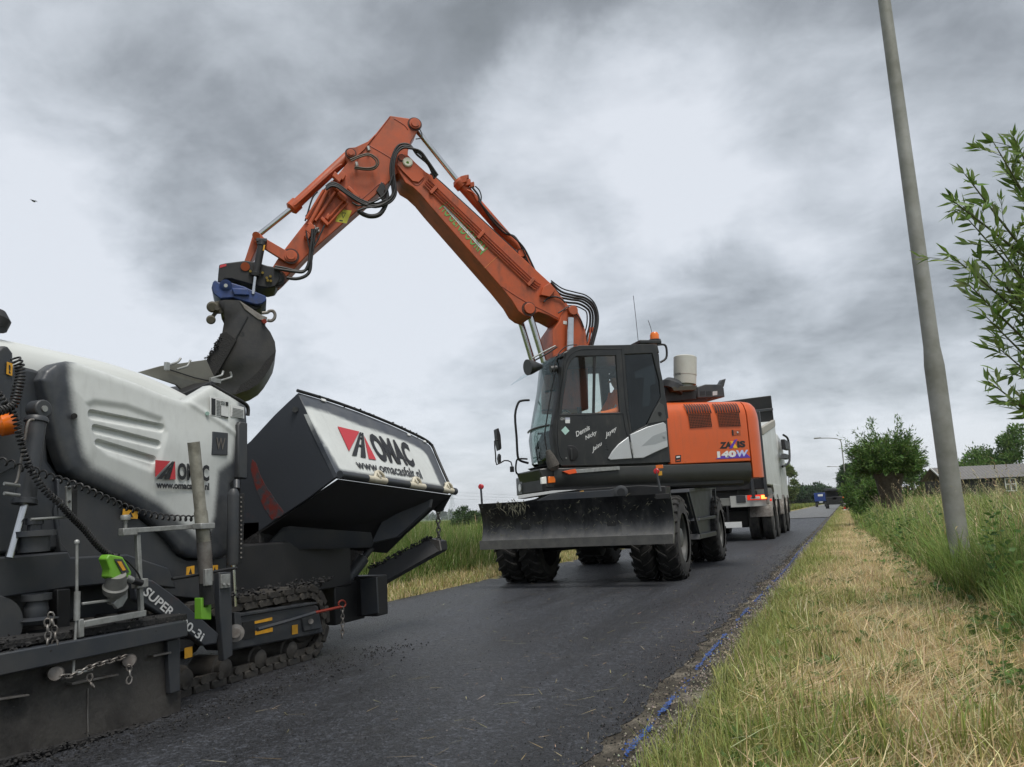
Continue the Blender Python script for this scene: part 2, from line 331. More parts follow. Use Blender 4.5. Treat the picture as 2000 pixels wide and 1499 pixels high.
def sheet(name, outline, o0, ex, ey, n, step, disp, colour, m_, parent, skirt=.05, extra=None):
    """pressed sheet panel: outline in (a,b) plane coords, displaced along n, painted by a colour attribute, edges folded back"""
    A = np.array(outline); dense = []
    for i in range(len(A)):
        p, q = A[i], A[(i+1) % len(A)]; k = max(1, int(np.linalg.norm(q-p)/step))
        for t in range(k): dense.append(p+(q-p)*t/k)
    nb = len(dense); lo = A.min(0); hi = A.max(0)
    gx, gy = np.meshgrid(np.arange(lo[0], hi[0], step), np.arange(lo[1], hi[1], step)); G = np.stack([gx.ravel(), gy.ravel()], 1)
    G = G[sd_poly(G, dense) < -step*.45]
    if extra is not None:
        Ex = np.array(extra); dmin = np.array([np.min(np.hypot(Ex[:, 0]-g[0], Ex[:, 1]-g[1])) for g in G]); G = np.vstack([G[dmin > step*.5], Ex])
    pts = [V(p) for p in dense]+[V(p) for p in G]
    vv, _, ff, _, _, _ = delaunay_2d_cdt(pts, [], [list(range(nb))], 1, 1e-7)
    P = np.array([tuple(p) for p in vv]); d = disp(P); c = colour(P)
    co = np.array(o0)[None]+P[:, :1]*np.array(ex)[None]+P[:, 1:]*np.array(ey)[None]+d[:, None]*np.array(n)[None]
    # boundary loop for the folded edge
    sd = sd_poly(P, dense); 
    edges = {}
    for f in ff:
        for i in range(len(f)):
            e = (f[i], f[(i+1) % len(f)]); edges[e] = edges.get(e, 0)+1
    border = [e for e in edges if (e[1], e[0]) not in edges]
    vs = [tuple(p) for p in co]; fs = [tuple(f) for f in ff]; m2 = {}
    for a, b in border:
        for k in (a, b):
            if k not in m2: m2[k] = len(vs); vs.append(tuple(np.array(vs[k])-np.array(n)*skirt)); c = np.vstack([c, c[k:k+1]])
        fs.append((b, a, m2[a], m2[b]))
    me = bpy.data.meshes.new(name); me.from_pydata(vs, [], fs)
    at = me.color_attributes.new('paint', 'FLOAT_COLOR', 'POINT'); at.data.foreach_set('color', np.hstack([c, np.ones((len(c), 1))]).astype(np.float32).ravel())
    return finish(name, me, m_, parent, 0, 50)
M_FADE = mat('faded_two_tone_paint', (.7, .7, .7), .34, attr='paint', col2=(.3, .3, .28), nscale=6, namt=.16, bump=.008, bscale=9, streak=((.14, .13, .115), .16, (16, 16, 4)))
C_WHITE = np.array([.60, .622, .605]); C_CHAR = np.array([.036, .041, .051])
# ================================================================== the setting
ROAD_L, ROAD_R, ROAD_END = -4.9, -.80, 47.0
def shader(name):
    mt = bpy.data.materials.new(name); mt.use_nodes = True; nt = mt.node_tree
    return mt, nt.nodes, nt.links, nt.nodes['Principled BSDF']
def ramp_noise(N, L, vec, scale, detail, stops, rough=.6, dist=0.):
    n = N.new('ShaderNodeTexNoise'); n.inputs['Scale'].default_value = scale; n.inputs['Detail'].default_value = detail; n.inputs['Roughness'].default_value = rough; n.inputs['Distortion'].default_value = dist
    L.new(vec, n.inputs['Vector']); r = N.new('ShaderNodeValToRGB'); L.new(n.outputs['Fac'], r.inputs[0]); e = r.color_ramp.elements
    e[0].position, e[0].color = stops[0][0], (*stops[0][1], 1); e[1].position, e[1].color = stops[-1][0], (*stops[-1][1], 1)
    for p, c in stops[1:-1]: k = e.new(p); k.color = (*c, 1)
    return n, r
def asphalt(name, base, light, grain_amt, worn):
    mt, N, L, b = shader(name); g = N.new('ShaderNodeNewGeometry'); P = g.outputs['Position']
    mp = N.new('ShaderNodeMapping'); L.new(P, mp.inputs[0]); mp.inputs['Scale'].default_value = (1, .10, 1)
    n1, r1 = ramp_noise(N, L, mp.outputs[0], 2.3, 8, [(.3, base), (.72, light)])
    n2, r2 = ramp_noise(N, L, P, 120, 4, [(.3, (.35,)*3), (.5, (1,)*3), (.72, (2.6,)*3)])
    n3, r3 = ramp_noise(N, L, P, 26, 6, [(.36, (.62,)*3), (.6, (1.12,)*3)])
    def mul(a, c, f):
        x = N.new('ShaderNodeMix'); x.data_type = 'RGBA'; x.blend_type = 'MULTIPLY'; x.inputs[0].default_value = f; L.new(a, x.inputs[6]); L.new(c, x.inputs[7]); return x.outputs[2]
    vs_ = N.new('ShaderNodeTexVoronoi'); vs_.inputs['Scale'].default_value = 62; L.new(P, vs_.inputs['Vector']); cr_ = N.new('ShaderNodeValToRGB'); sx_ = N.new('ShaderNodeSeparateColor'); L.new(vs_.outputs['Color'], sx_.inputs[0]); L.new(sx_.outputs[0], cr_.inputs[0]); ce = cr_.color_ramp.elements; ce[0].color = (.35, .35, .35, 1); ce[1].color = (2.4, 2.4, 2.4, 1); ce[1].position = 1; kk_ = ce.new(.7); kk_.color = (1, 1, 1, 1)
    r1_ = mul(r1.outputs[0], cr_.outputs[0], .85*grain_amt)
    col = mul(mul(r1_, r2.outputs[0], grain_amt), r3.outputs[0], worn)
    # scattered pale dust and soil along the wheel paths
    n4, r4 = ramp_noise(N, L, P, 3.1, 8, [(.55, (0, 0, 0)), (.82, (1, 1, 1))])
    mx = N.new('ShaderNodeMix'); mx.data_type = 'RGBA'; sc = N.new('ShaderNodeMath'); sc.operation = 'MULTIPLY'; sc.inputs[1].default_value = .22; L.new(r4.outputs[0], sc.inputs[0]); L.new(sc.outputs[0], mx.inputs[0])
    L.new(col, mx.inputs[6]); mx.inputs[7].default_value = (.11, .10, .085, 1); L.new(mx.outputs[2], b.inputs['Base Color'])
    # milled grooves across the lane + stone grain
    wv = N.new('ShaderNodeTexWave'); wv.inputs['Scale'].default_value = 22; wv.inputs['Distortion'].default_value = 2.5; wv.inputs['Detail'].default_value = 2; wv.bands_direction = 'Y'; L.new(P, wv.inputs['Vector'])
    vo = N.new('ShaderNodeTexVoronoi'); vo.inputs['Scale'].default_value = 85; L.new(P, vo.inputs['Vector'])
    ad = N.new('ShaderNodeMath'); ad.operation = 'MULTIPLY_ADD'; L.new(wv.outputs['Fac'], ad.inputs[0]); ad.inputs[1].default_value = .3; L.new(n2.outputs['Fac'], ad.inputs[2])
    a2 = N.new('ShaderNodeMath'); a2.operation = 'MULTIPLY_ADD'; L.new(vo.outputs['Distance'], a2.inputs[0]); a2.inputs[1].default_value = -.9; L.new(ad.outputs[0], a2.inputs[2])
    a3 = N.new('ShaderNodeMath'); a3.operation = 'MULTIPLY_ADD'; L.new(n3.outputs['Fac'], a3.inputs[0]); a3.inputs[1].default_value = 1.5; L.new(a2.outputs[0], a3.inputs[2])
    bp = N.new('ShaderNodeBump'); bp.inputs['Strength'].default_value = 1.; bp.inputs['Distance'].default_value = .014; L.new(a3.outputs[0], bp.inputs['Height']); L.new(bp.outputs[0], b.inputs['Normal'])
    rr = N.new('ShaderNodeMapRange'); L.new(n1.outputs['Fac'], rr.inputs[0]); rr.inputs[3].default_value = .30; rr.inputs[4].default_value = .62; L.new(rr.outputs[0], b.inputs['Roughness'])
    b.inputs['Specular IOR Level'].default_value = .5
    return mt
M_ROAD = asphalt('planed_asphalt', (.012, .0130, .0158), (.048, .052, .062), .85, .75)
M_OLDROAD = asphalt('old_grey_asphalt', (.10, .10, .098), (.15, .148, .14), .5, .4)
def ground_mat(name, stops, sc, bump=.6, stops2=None):
    mt, N, L, b = shader(name); g = N.new('ShaderNodeNewGeometry'); P = g.outputs['Position']
    n1, r1 = ramp_noise(N, L, P, sc, 9, stops, .65, .4); n2, r2 = ramp_noise(N, L, P, sc*16, 6, [(.3, (.5,)*3), (.7, (1.35,)*3)])
    x = N.new('ShaderNodeMix'); x.data_type = 'RGBA'; x.blend_type = 'MULTIPLY'; x.inputs[0].default_value = .8; L.new(r1.outputs[0], x.inputs[6]); L.new(r2.outputs[0], x.inputs[7]); L.new(x.outputs[2], b.inputs['Base Color'])
    bp = N.new('ShaderNodeBump'); bp.inputs['Strength'].default_value = bump; bp.inputs['Distance'].default_value = .04; L.new(n2.outputs['Fac'], bp.inputs['Height']); L.new(bp.outputs[0], b.inputs['Normal']); b.inputs['Roughness'].default_value = .95; b.inputs['Specular IOR Level'].default_value = .15
    return mt
M_FIELD = ground_mat('meadow_ground', [(.3, (.05, .085, .02)), (.55, (.10, .14, .035)), (.75, (.15, .165, .05))], .09)
M_VERGE = ground_mat('mown_verge', [(.3, (.14, .14, .05)), (.5, (.28, .24, .11)), (.72, (.44, .36, .20))], 1.1)
M_SOIL = ground_mat('edge_soil', [(.3, (.035, .032, .028)), (.5, (.085, .075, .06)), (.72, (.26, .23, .185))], 5.)
def strip(name, xs, ys, zf, m_, jitter=None):
    vs = []; fs = []
    for j, y in enumerate(ys):
        for i, x in enumerate(xs):
            xx = x + (jitter(i, y) if jitter else 0); vs.append((xx, y, zf(xx, y)))
    n = len(xs)
    for j in range(len(ys)-1):
        for i in range(n-1): fs.append((j*n+i, j*n+i+1, (j+1)*n+i+1, (j+1)*n+i))
    o = obj(name, vs, fs, m_, None, 0, 60); o['kind'] = 'structure'; return o
def nz2(x, y, s, k=0.): return noise.noise(V((x*s, y*s, k)))
ys_near = [-6+.25*i for i in range(0, 140)] + [29+1.5*i for i in range(1, 30)] + [74+8*i for i in range(1, 30)]
# ground out to the horizon
obj('ground', [(-6000, -6000, -.06), (6000, -6000, -.06), (6000, 6000, -.06), (-6000, 6000, -.06)], [(0, 1, 2, 3)], M_FIELD)['kind'] = 'structure'
def vz(x, y):
    d = max(0., x-ROAD_R); return .0 + .05*min(1, d/.5) + .028*nz2(x, y, 2.2) + .10*max(0, min(1, (x-.6)/1.6)) - .05*max(0, min(1, (x-3.2)/2))
strip('right_verge', [-.86, -.7, -.5, -.3, -.1, .1, .3, .5, .7, 1, 1.4, 2, 2.8, 3.6, 5, 8], ys_near, lambda x, y: vz(x, y)-.03*max(0, min(1, (-.6-x)/.2)), M_VERGE)
def vzl(x, y):
    d = ROAD_L-x; return -.02 + .05*min(1, max(0, d)/.4) + .03*nz2(x, y, 1.8) - .35*math.exp(-((d-2.3)/.6)**2) + .02
strip('left_verge', [ROAD_L-k for k in (-.12, .05, .2, .45, .8, 1.2, 1.6, 2, 2.4, 2.8, 3.3, 4, 5.5, 8)], ys_near, vzl, M_VERGE)
def ej(i, y): return .05*nz2(i*7.7, y, 1.3)+.03*nz2(i*3.1, y, 5.)
strip('soil_shoulder', [-1.14, -1.02, -.93, -.82, -.70, -.58], ys_near, lambda x, y: .004+.006*abs(nz2(x, y, 8))+.014*max(0, min(1, (x+.95)/.2)), M_SOIL, lambda i, y: ej(i, y)*(2.2 if i == 0 else 1))
strip('road', [ROAD_L, -4.4, -3.6, -2.8, -2, -1.3, -.97], [-6+.5*i for i in range(14)]+[1+.035*i for i in range(430)]+[16.05+.12*i for i in range(257)], lambda x, y: .012 - .003*max(0, min(1, (x+1.4)/.4)), M_ROAD, lambda i, y: (ej(i, y)*1.8+.035*nz2(i*2.3, y, 4.1, 2.)+.02*nz2(i*1.3, y, 11., 5.)+.012*nz2(i, y, 27., 7.) if i in (0, 6) else 0))
strip('worn_road', [ROAD_L-.05, -3.6, -2, -.9], [ROAD_END-.4] + [48+6*i for i in range(45)], lambda x, y: .03, M_OLDROAD, lambda i, y: (ej(i, y)*1.4 if i in (0, 3) else 0))
M_SEAM = mat('road_seam', (.012, .012, .013), .7)
strip('road_seam', [ROAD_L, -2.9, -1.0], [ROAD_END-.75, ROAD_END-.38], lambda x, y: .034, M_SEAM)
# blue marking paint sprayed along the right edge: a thin broken line soaked into the grit
M_PAINT, _N, _L, _b = shader('blue_spray_paint')
def paint_shader(N, L, b):
    g = N.new('ShaderNodeNewGeometry'); P = g.outputs['Position']
    n1, r1 = ramp_noise(N, L, P, 75, 6, [(.42, (.03, .05, .10)), (.60, (.02, .085, .34))], .7)
    L.new(r1.outputs[0], b.inputs['Base Color']); b.inputs['Roughness'].default_value = .75
    al = N.new('ShaderNodeMapRange'); L.new(n1.outputs['Fac'], al.inputs[0]); al.inputs[1].default_value = .46; al.inputs[2].default_value = .52; L.new(al.outputs[0], b.inputs['Alpha'])
    bp = N.new('ShaderNodeBump'); bp.inputs['Strength'].default_value = .8; bp.inputs['Distance'].default_value = .01; L.new(n1.outputs['Fac'], bp.inputs['Height']); L.new(bp.outputs[0], b.inputs['Normal'])
paint_shader(_N, _L, _b); MATS['blue_spray_paint'] = M_PAINT
def paint_marks():
    mb = MB(); rng = random.Random(4); y = 1.2
    while y < 46:
        L_ = rng.uniform(.15, .8); n = max(6, int(L_/.018)); left = []; right = []
        for i in range(n+1):
            yy = y + L_*i/n; t = i/n; w = (.009+.006*nz2(yy*9, 1, 1))*min(1, 6*t, 6*(1-t))*rng.uniform(.3, 1.5)+.001; c = -.845+.018*math.sin(yy*.7)+.012*nz2(yy*5, 3, 1); z = .023+.0145*max(0, min(1, (c+.95)/.2))
            left.append(V((c-w-rng.uniform(0, .006), yy, z))); right.append(V((c+w+rng.uniform(0, .006), yy, z)))
        mb.add(left+right, [(i, i+1, n+1+i+1, n+1+i) for i in range(n)])
        y += L_ + (rng.uniform(.02, .12) if rng.random() < .75 else rng.uniform(.3, .7))
    o = mb.build('edge_paint_marks', M_PAINT); tag(o, 'broken blue spray paint line along the right road edge', 'road marking'); o['kind'] = 'structure'
paint_marks()
# ================================================================== asphalt paver (left foreground)
pv = empty('asphalt_paver', (-4.1, 3.2, 0)); tag(pv, 'white and charcoal tracked asphalt paver with tipped-up lettered hopper at left', 'paver')
PX0 = -3.45                                   # plane of the hood side
EY, EZ, EX_ = V((0, 1, 0)), V((0, 0, 1)), V((1, 0, 0))
def yz(x, y, X): p = hx(x, y, X); return (p.y, p.z)
def P_(lst, X): return [hx(a, b, X) for a, b in lst]
INW = V((-1, 0, 0))
# --- body block behind the panels
MB().prism([V((-3.545, 1.2, .42)), V((-3.545, 4.02, .42)), V((-3.545, 4.02, 1.55)), V((-3.545, 3.7, 1.62)), V((-3.545, 3.3, 1.50)), V((-3.545, 2.55, 1.55)), V((-3.545, 2.4, 1.2)), V((-3.545, 1.2, 1.1))], INW*1.2).build('chassis_body', M_CHAR, pv, .01)
# --- hood top (white, crowned), rises towards the operator stand
def hood_top():
    secs = []
    prof = [(-3.512, -.15), (-3.525, -.085), (-3.57, -.035), (-3.66, -.008), (-3.8, 0), (-4.2, .01), (-4.55, 0), (-4.68, -.04), (-4.72, -.12), (-4.72, -.4), (-3.512, -.24)]
    for px, py in [(-60, 655), (10, 668), (100, 687), (170, 703), (230, 722), (290, 748), (345, 776)]:
        p = hx(px, py, -3.72); secs.append([V((a, p.y, p.z+b)) for a, b in prof])
    return MB().loft(secs).build('hood_top', M_WHITE, pv, .012, 40)
hood_top()
# --- hood side panel: pressed sheet, white fading to charcoal at its edges
HOOD = [(78, 742), (88, 724), (107, 711), (128, 706), (150, 709), (200, 726), (267, 750), (315, 771), (360, 784), (386, 768), (411, 753), (448, 774), (478, 793), (480, 825), (479, 934), (460, 938), (448, 950), (447, 1010), (443, 1083), (430, 1090), (413, 1093), (367, 1090), (347, 1080), (313, 1040), (270, 1000), (227, 973), (149, 936), (128, 922), (118, 900), (104, 857)]
WHITE_R = [(133, 716), (131, 740), (135, 777), (146, 843), (158, 889), (176, 912), (240, 943), (307, 983), (377, 1046), (396, 1046), (409, 1007), (417, 920), (444, 899), (455, 833), (459, 786), (448, 774), (411, 750), (386, 765), (360, 780), (267, 745), (200, 720), (150, 704)]
SLOTS = [((171, 811), (306, 837), .026), ((178, 839), (299, 869), .024), ((184, 867), (290, 899), .023)]
def hood_side():
    X = PX0; o = [yz(a, b, X) for a, b in HOOD]; w = [yz(a, b, X) for a, b in WHITE_R]
    sl_ = [(np.array(yz(*a, X)), np.array(yz(*b, X)), r) for a, b, r in SLOTS]
    rec = [yz(a, b, X) for a, b in [(158, 790), (175, 783), (240, 792), (310, 818), (318, 845), (302, 905), (286, 922), (200, 888), (176, 868)]]
    extra = []
    for a, b, r in sl_:
        e = (b-a)/np.linalg.norm(b-a); nn = np.array([-e[1], e[0]]); L2 = np.linalg.norm(b-a)
        for q in (.55, .74, .82, .9, .98, 1.06):
            for t in np.arange(0, L2, .005): extra += [a+e*t+nn*r*q, a+e*t-nn*r*q]
            for an in np.linspace(-1.5, 1.5, 14): extra += [b+(e*math.cos(an)+nn*math.sin(an))*r*q, a+(-e*math.cos(an)+nn*math.sin(an))*r*q]
    def disp(P):
        sd = sd_poly(P, o); d = .022*np.sqrt(np.clip(1-(1-np.clip(-sd/.05, 0, 1))**2, 0, 1)) + .02*smst(-sd, .0, .30)
        d -= .012*smst(-sd_poly(P, rec), -.012, .03)
        for a, b, r in sl_:
            e = b-a; t = np.clip(((P-a)@e)/(e@e), 0, 1); dd = np.linalg.norm(P-a-t[:, None]*e, axis=1)
            up = (P[:, 1]-(a+t[:, None]*e)[:, 1])/r            # deep along the top lip, running out at the bottom
            d -= (.030*np.clip(.62+.38*up, 0, 1))*(1-smst(dd, r*.76, r*1.05))
        # crease running down from the peak
        c0, c1 = np.array(yz(360, 784, X)), np.array(yz(455, 850, X)); e = c1-c0; t = np.clip(((P-c0)@e)/(e@e), 0, 1); dd = np.linalg.norm(P-c0-t[:, None]*e, axis=1); d += .006*np.exp(-(dd/.018)**2)
        return d
    def colour(P):
        s_ = sd_poly(P, w); g = np.array([noise.noise(V((p[0]*90, p[1]*90, 0))) for p in P])*.006
        f = smst(-(s_+g), -.036, .026)[:, None]; return C_CHAR*(1-f)+C_WHITE*f
    return sheet('hood_side_panel', o, (X, 0, 0), (0, 1, 0), (0, 0, 1), (1, 0, 0), .0075, disp, colour, M_FADE, pv, .06, extra)
hp = hood_side()
def S(l, X=PX0+.046): return P_(l, X)
tag(MB().cyl(hx(145, 813, PX0+.02), hx(145, 813, PX0+.052), .014).build('panel_lock', M_BLACK, hp))
# badge with a W
bq = S([(414, 889), (445, 890), (446, 846), (416, 843)]); prism('maker_badge', bq, V((-.012, 0, 0)), M_CHAR, hp, .004)
text('badge_letter', 'W', uvq(bq, [(.2, .25), (.8, .25), (.8, .75), (.2, .75)]), M_STEEL, hp, .02)
# data plates
def data_plate(q, dark):
    prism('data_plate', q, V((-.006, 0, 0)), M_DECALW, hp, .001)
    if dark:
        decal('plate_print', uvq(q, [(.05, .06), (.26, .06), (.26, .9), (.05, .9)]), M_INK, hp)
        decal('plate_print', uvq(q, [(.84, .66), (.98, .66), (.98, .86), (.84, .86)]), M_INK, hp)
        decal('plate_print', uvq(q, [(.55, .05), (.57, .05), (.57, .62), (.55, .62)]), M_INK, hp); decal('plate_print', uvq(q, [(.55, .05), (.98, .02), (.98, .08), (.55, .1)]), M_INK, hp)
        for i in range(11): decal('plate_print', uvq(q, [(.32, .08+i*.075), (.52, .08+i*.075), (.52, .095+i*.075), (.32, .095+i*.075)]), M_CHAR, hp)
        for i in range(3): decal('plate_print', uvq(q, [(.55, .68+i*.075), (.8, .68+i*.075), (.8, .695+i*.075), (.55, .695+i*.075)]), M_CHAR, hp)
    else:
        for i in range(6): decal('plate_print', uvq(q, [(.08, .1+i*.12), (.92, .1+i*.12), (.92, .12+i*.12), (.08, .12+i*.12)]), M_CHAR if i == 5 else M_STEEL, hp)
data_plate(S([(411, 812), (446, 818), (446, 781), (411, 774)], PX0+.04), True); data_plate(S([(451, 814), (477, 818), (477, 796), (453, 790)], PX0+.036), False)
MB().cyl(hx(405, 808, PX0+.035), hx(405, 808, PX0+.044), .012, 12).build('round_sticker', mat('pale_green_sticker', (.3, .45, .4), .5), hp)
# lettering: road emblem + words
def emblem(q, parent, o=.003):
    decal('emblem_red', uvq(q, [(0, .10), (0, 1), (.74, 1)]), M_RED, parent, o)
    decal('emblem_red', uvq(q, [(.7, 0), (.98, 0), (.98, 1), (.955, 1)]), M_RED, parent, o)
    decal('emblem_road', uvq(q, [(.08, 0), (.30, 0), (.885, 1), (.84, 1)]), M_INK, parent, o+.001)
    decal('emblem_road', uvq(q, [(.42, 0), (.66, 0), (.95, 1), (.91, 1)]), M_INK, parent, o+.001)
    for t in (.18, .52, .8): a = .3+.56*t; b = .42+.48*t; decal('emblem_road', uvq(q, [(a, t), (b, t), (b+.06, t+.12), (a+.075, t+.12)]), M_INK, parent, o+.002)
XH = PX0+.048
emblem(S([(303, 936), (343, 937), (342, 902), (303, 899)], XH), hp)
text('lettering', 'OMAC', S([(346, 938), (408, 941), (408, 909), (346, 904)], XH), M_INK, hp, .045)
text('lettering', 'www.omacasfalt.nl', S([(304, 954), (408, 958), (408, 944), (304, 940)], XH), M_INK, hp, .05)
# --- hood front edge: black seal and dark guide on the right
tube('edge_seal', [hx(a, b, PX0-.0) for a, b in [(411, 751), (448, 772), (474, 786), (484, 796), (484, 812)]], .012, M_BLACK, pv, 8, 3)
prism('guide_rail', P_([(466, 830), (470, 823), (484, 826), (484, 936), (466, 934)], PX0+.055), V((-.09, 0, 0)), M_CHAR, pv, .008)
# rear tower beside the hood
prism('side_cowl', P_([(-40, 715), (40, 714), (76, 722), (88, 745), (95, 900), (120, 935), (120, 1075), (-60, 1090), (-60, 715)], -3.495), V((-.5, 0, 0)), M_CHAR, pv, .02)
tag(prism('cowl_panel', P_([(-60, 720), (40, 718), (43, 905), (-60, 960)], -3.478), V((-.01, 0, 0)), M_CHAR, pv, .01))
# lower frame plates
prism('frame_plate', P_([(112, 935), (149, 941), (227, 978), (313, 1046), (347, 1086), (367, 1096), (443, 1090), (436, 1175), (345, 1166), (250, 1136), (140, 1152), (118, 1080)], -3.47), V((-.05, 0, 0)), M_CHAR, pv, .006)
prism('upper_beam', P_([(-60, 1094), (134, 1078), (139, 1089), (250, 1083), (330, 1110), (345, 1150), (245, 1138), (135, 1149), (-60, 1178)], -3.38), V((-.10, 0, 0)), M_CHAR, pv, .008)
prism('gusset', P_([(110, 980), (120, 1060), (134, 1078), (118, 1078), (106, 1000)], -3.42), V((-.02, 0, 0)), M_CHAR, pv, .004)
# lifting cylinder at far left
cA, cB, cD = hx(77, 800, -3.30), hx(48, 985, -3.28), hx(18, 1090, -3.27)
lc = MB().lathe(hx(72, 815, -3.30), cB, [(0, .044), (.03, .05), (.06, .05), (.07, .042), (.93, .042), (.95, .05), (1, .05)], 18).build('lift_cylinder', M_CHAR, pv)
cyl('piston_rod', cB, cD, .017, M_CHROME, lc); MB().cyl(cA+V((-.04, 0, 0)), cA+V((.03, 0, 0)), .042).build('cylinder_eye', M_CHAR, lc, .006); cyl('pin', cA+V((.03, 0, 0)), cA+V((.037, 0, 0)), .014, M_GALV, lc)
tube('feed_pipe', [hx(a, b, -3.24) for a, b in [(66, 820), (55, 825), (48, 860), (36, 930), (30, 945)]], .006, M_STEEL, lc)
for dy in (0, 19): MB().cyl(hx(8, 945+dy, -3.24), hx(38, 949+dy, -3.24), .008, 8).build('hose_fitting', M_GALV, lc)
# sensor mount with coiled cables
tag(prism('lifting_lug', [hx(a, b, -3.32) for a, b in [(-30, 700), (-5, 685), (5, 676), (16, 676), (26, 690), (28, 740), (22, 800), (-30, 820)]], V((-.05, 0, 0)), M_CHAR, pv, .01))
decal('warning_sticker', P_([(12, 731), (23, 735), (24, 711), (13, 707)], -3.315), M_YELLOW, pv); text('sticker_print', '!', P_([(16, 729), (20, 731), (20, 714), (16, 712)], -3.314), M_INK, pv, .03)
beac = MB().lathe(hx(-8, 832, -3.33), hx(33, 826, -3.30), [(0, .03), (.2, .05), (.75, .048), (.93, .036), (1, .012)], 18).build('side_marker_lamp', M_AMBER, pv)
for path, r, turns in [([(30, 700), (38, 715), (40, 735), (34, 765), (26, 790), (8, 800), (-20, 806)], .018, 22), ([(-10, 760), (12, 790), (30, 815), (38, 850), (50, 890), (62, 920), (90, 960), (120, 985)], .013, 34),
                       ([(-10, 898), (20, 905), (45, 915), (70, 920), (95, 930), (120, 938), (160, 952), (210, 975), (260, 996), (320, 1010), (380, 1013)], .014, 30), ([(118, 985), (140, 1010), (165, 1035), (190, 1065), (215, 1085), (230, 1088)], .013, 30)]:
    MB().tube(coil([hx(a, b, -3.20) for a, b in path], r, turns), .0045, 5, 1).build('coiled_cable', M_RUBBER, pv, smooth=70)
# bracket with slotted plate and spring post
prism('slotted_bracket', P_([(130, 950), (140, 949), (141, 1010), (131, 1009)], -3.22), V((-.012, 0, 0)), M_GALV, pv, .002)
prism('bracket_back', P_([(141, 949), (152, 947), (151, 1014), (141, 1013)], -3.23), V((-.012, 0, 0)), M_BLACK, pv, .002)
for y_ in (954, 980, 1003): MB().cyl(hx(136, y_, -3.22), hx(136, y_, -3.21), .006, 6).build('bolt', M_BLACK, pv)
tube('link_rod', [hx(a, b, -3.22) for a, b in [(60, 1015), (90, 1013), (130, 1010)]], .006, M_GALV, pv)
sp = hx(68, 1012, -3.26); st = hx(66, 1078, -3.26)
MB().lathe(st, sp, [(0, .062), (.45, .062), (.46, .085), (.62, .085), (.63, .028), (.8, .028), (.81, .036), (1, .036)], 20).build('spring_post', M_CHAR, pv)
# thin measuring rod and clamp
cyl('measuring_rod', hx(150, 1160, -3.14), hx(150, 1060, -3.14), .0065, M_GALV, pv); MB().lathe(hx(150, 1062, -3.14), hx(150, 1054, -3.14), [(0, .011), (.5, .012), (.8, .009), (1, .003)], 12).build('rod_tip', M_GALV, pv)
cyl('rod_clamp', hx(151, 1156, -3.14), hx(150, 1212, -3.14), .013, M_GALV, pv); cyl('measuring_rod', hx(149, 1212, -3.14), hx(143, 1313, -3.14), .006, M_GALV, pv)
# galvanised sensor frame
def bar(name, a, b, X, w=.026, m_=None, d=None):
    p, q = hx(*a, X), hx(*b, X); ax = (q-p).normalized(); MB().box((p+q)/2, ((q-p).length, w, d or w), (ax, EX_.cross(ax), EX_)).build(name, m_ or M_GALV, pv, .003)
bar('sensor_frame_bar', (240, 1038), (405, 1027), -3.13, .024); bar('sensor_frame_post', (268, 1045), (276, 1205), -3.14, .022); bar('sensor_frame_bar', (160, 1220), (282, 1198), -3.14, .028)
bar('sensor_frame_bar', (236, 1040), (264, 1038), -3.13, .034); bar('sensor_frame_arm', (160, 1180), (222, 1172), -3.15, .012); bar('sensor_frame_post', (155, 1210), (156, 1245), -3.14, .026)
bar('sensor_clamp', (262, 1142), (284, 1138), -3.13, .04)
MB().lathe(hx(245, 1032, -3.13), hx(245, 1006, -3.13), [(0, .008), (.4, .008), (.42, .011), (.6, .011), (.62, .022), (.85, .024), (1, .02)], 10).build('clamp_screw', M_GALV, pv)
# slope sensor: grey cup + green head
MB().lathe(hx(222, 1175, -3.16), hx(228, 1122, -3.10), [(0, .03), (.35, .032), (.36, .05), (.55, .055), (.6, .048), (1, .04)], 22).build('sensor_cup', mat('grey_cast_alloy', (.26, .26, .24), .5, .4, col2=(.16, .16, .15), nscale=20), pv)
gs = prism('level_sensor', P_([(208, 1092), (214, 1083), (240, 1088), (258, 1118), (256, 1126), (232, 1136), (214, 1128), (216, 1112)], -3.09), V((-.055, 0, 0)), M_GREEN, pv, .006)
decal('sensor_display', P_([(222, 1092), (238, 1093), (252, 1118), (238, 1121)], -3.088), M_CHAR, gs); decal('display_digits', P_([(228, 1097), (236, 1097), (245, 1114), (239, 1115)], -3.085), M_YELLOW, gs)
MB().cyl(hx(246, 1128, -3.10), hx(258, 1134, -3.10), .016, 12).build('sensor_plug', M_GALV, gs); cyl('sensor_plug_boot', hx(258, 1134, -3.10), hx(276, 1139, -3.10), .016, M_RUBBER, gs)
tube('sensor_lead', [hx(a, b, -3.10) for a, b in [(232, 1086), (250, 1098), (268, 1118), (275, 1134)]], .004, M_RUBBER, gs)
prism('sensor_bracket', P_([(240, 1140), (250, 1148), (250, 1168), (240, 1185), (230, 1190), (222, 1180), (232, 1166), (240, 1155)], -3.12), V((-.02, 0, 0)), M_GALV, pv, .003)
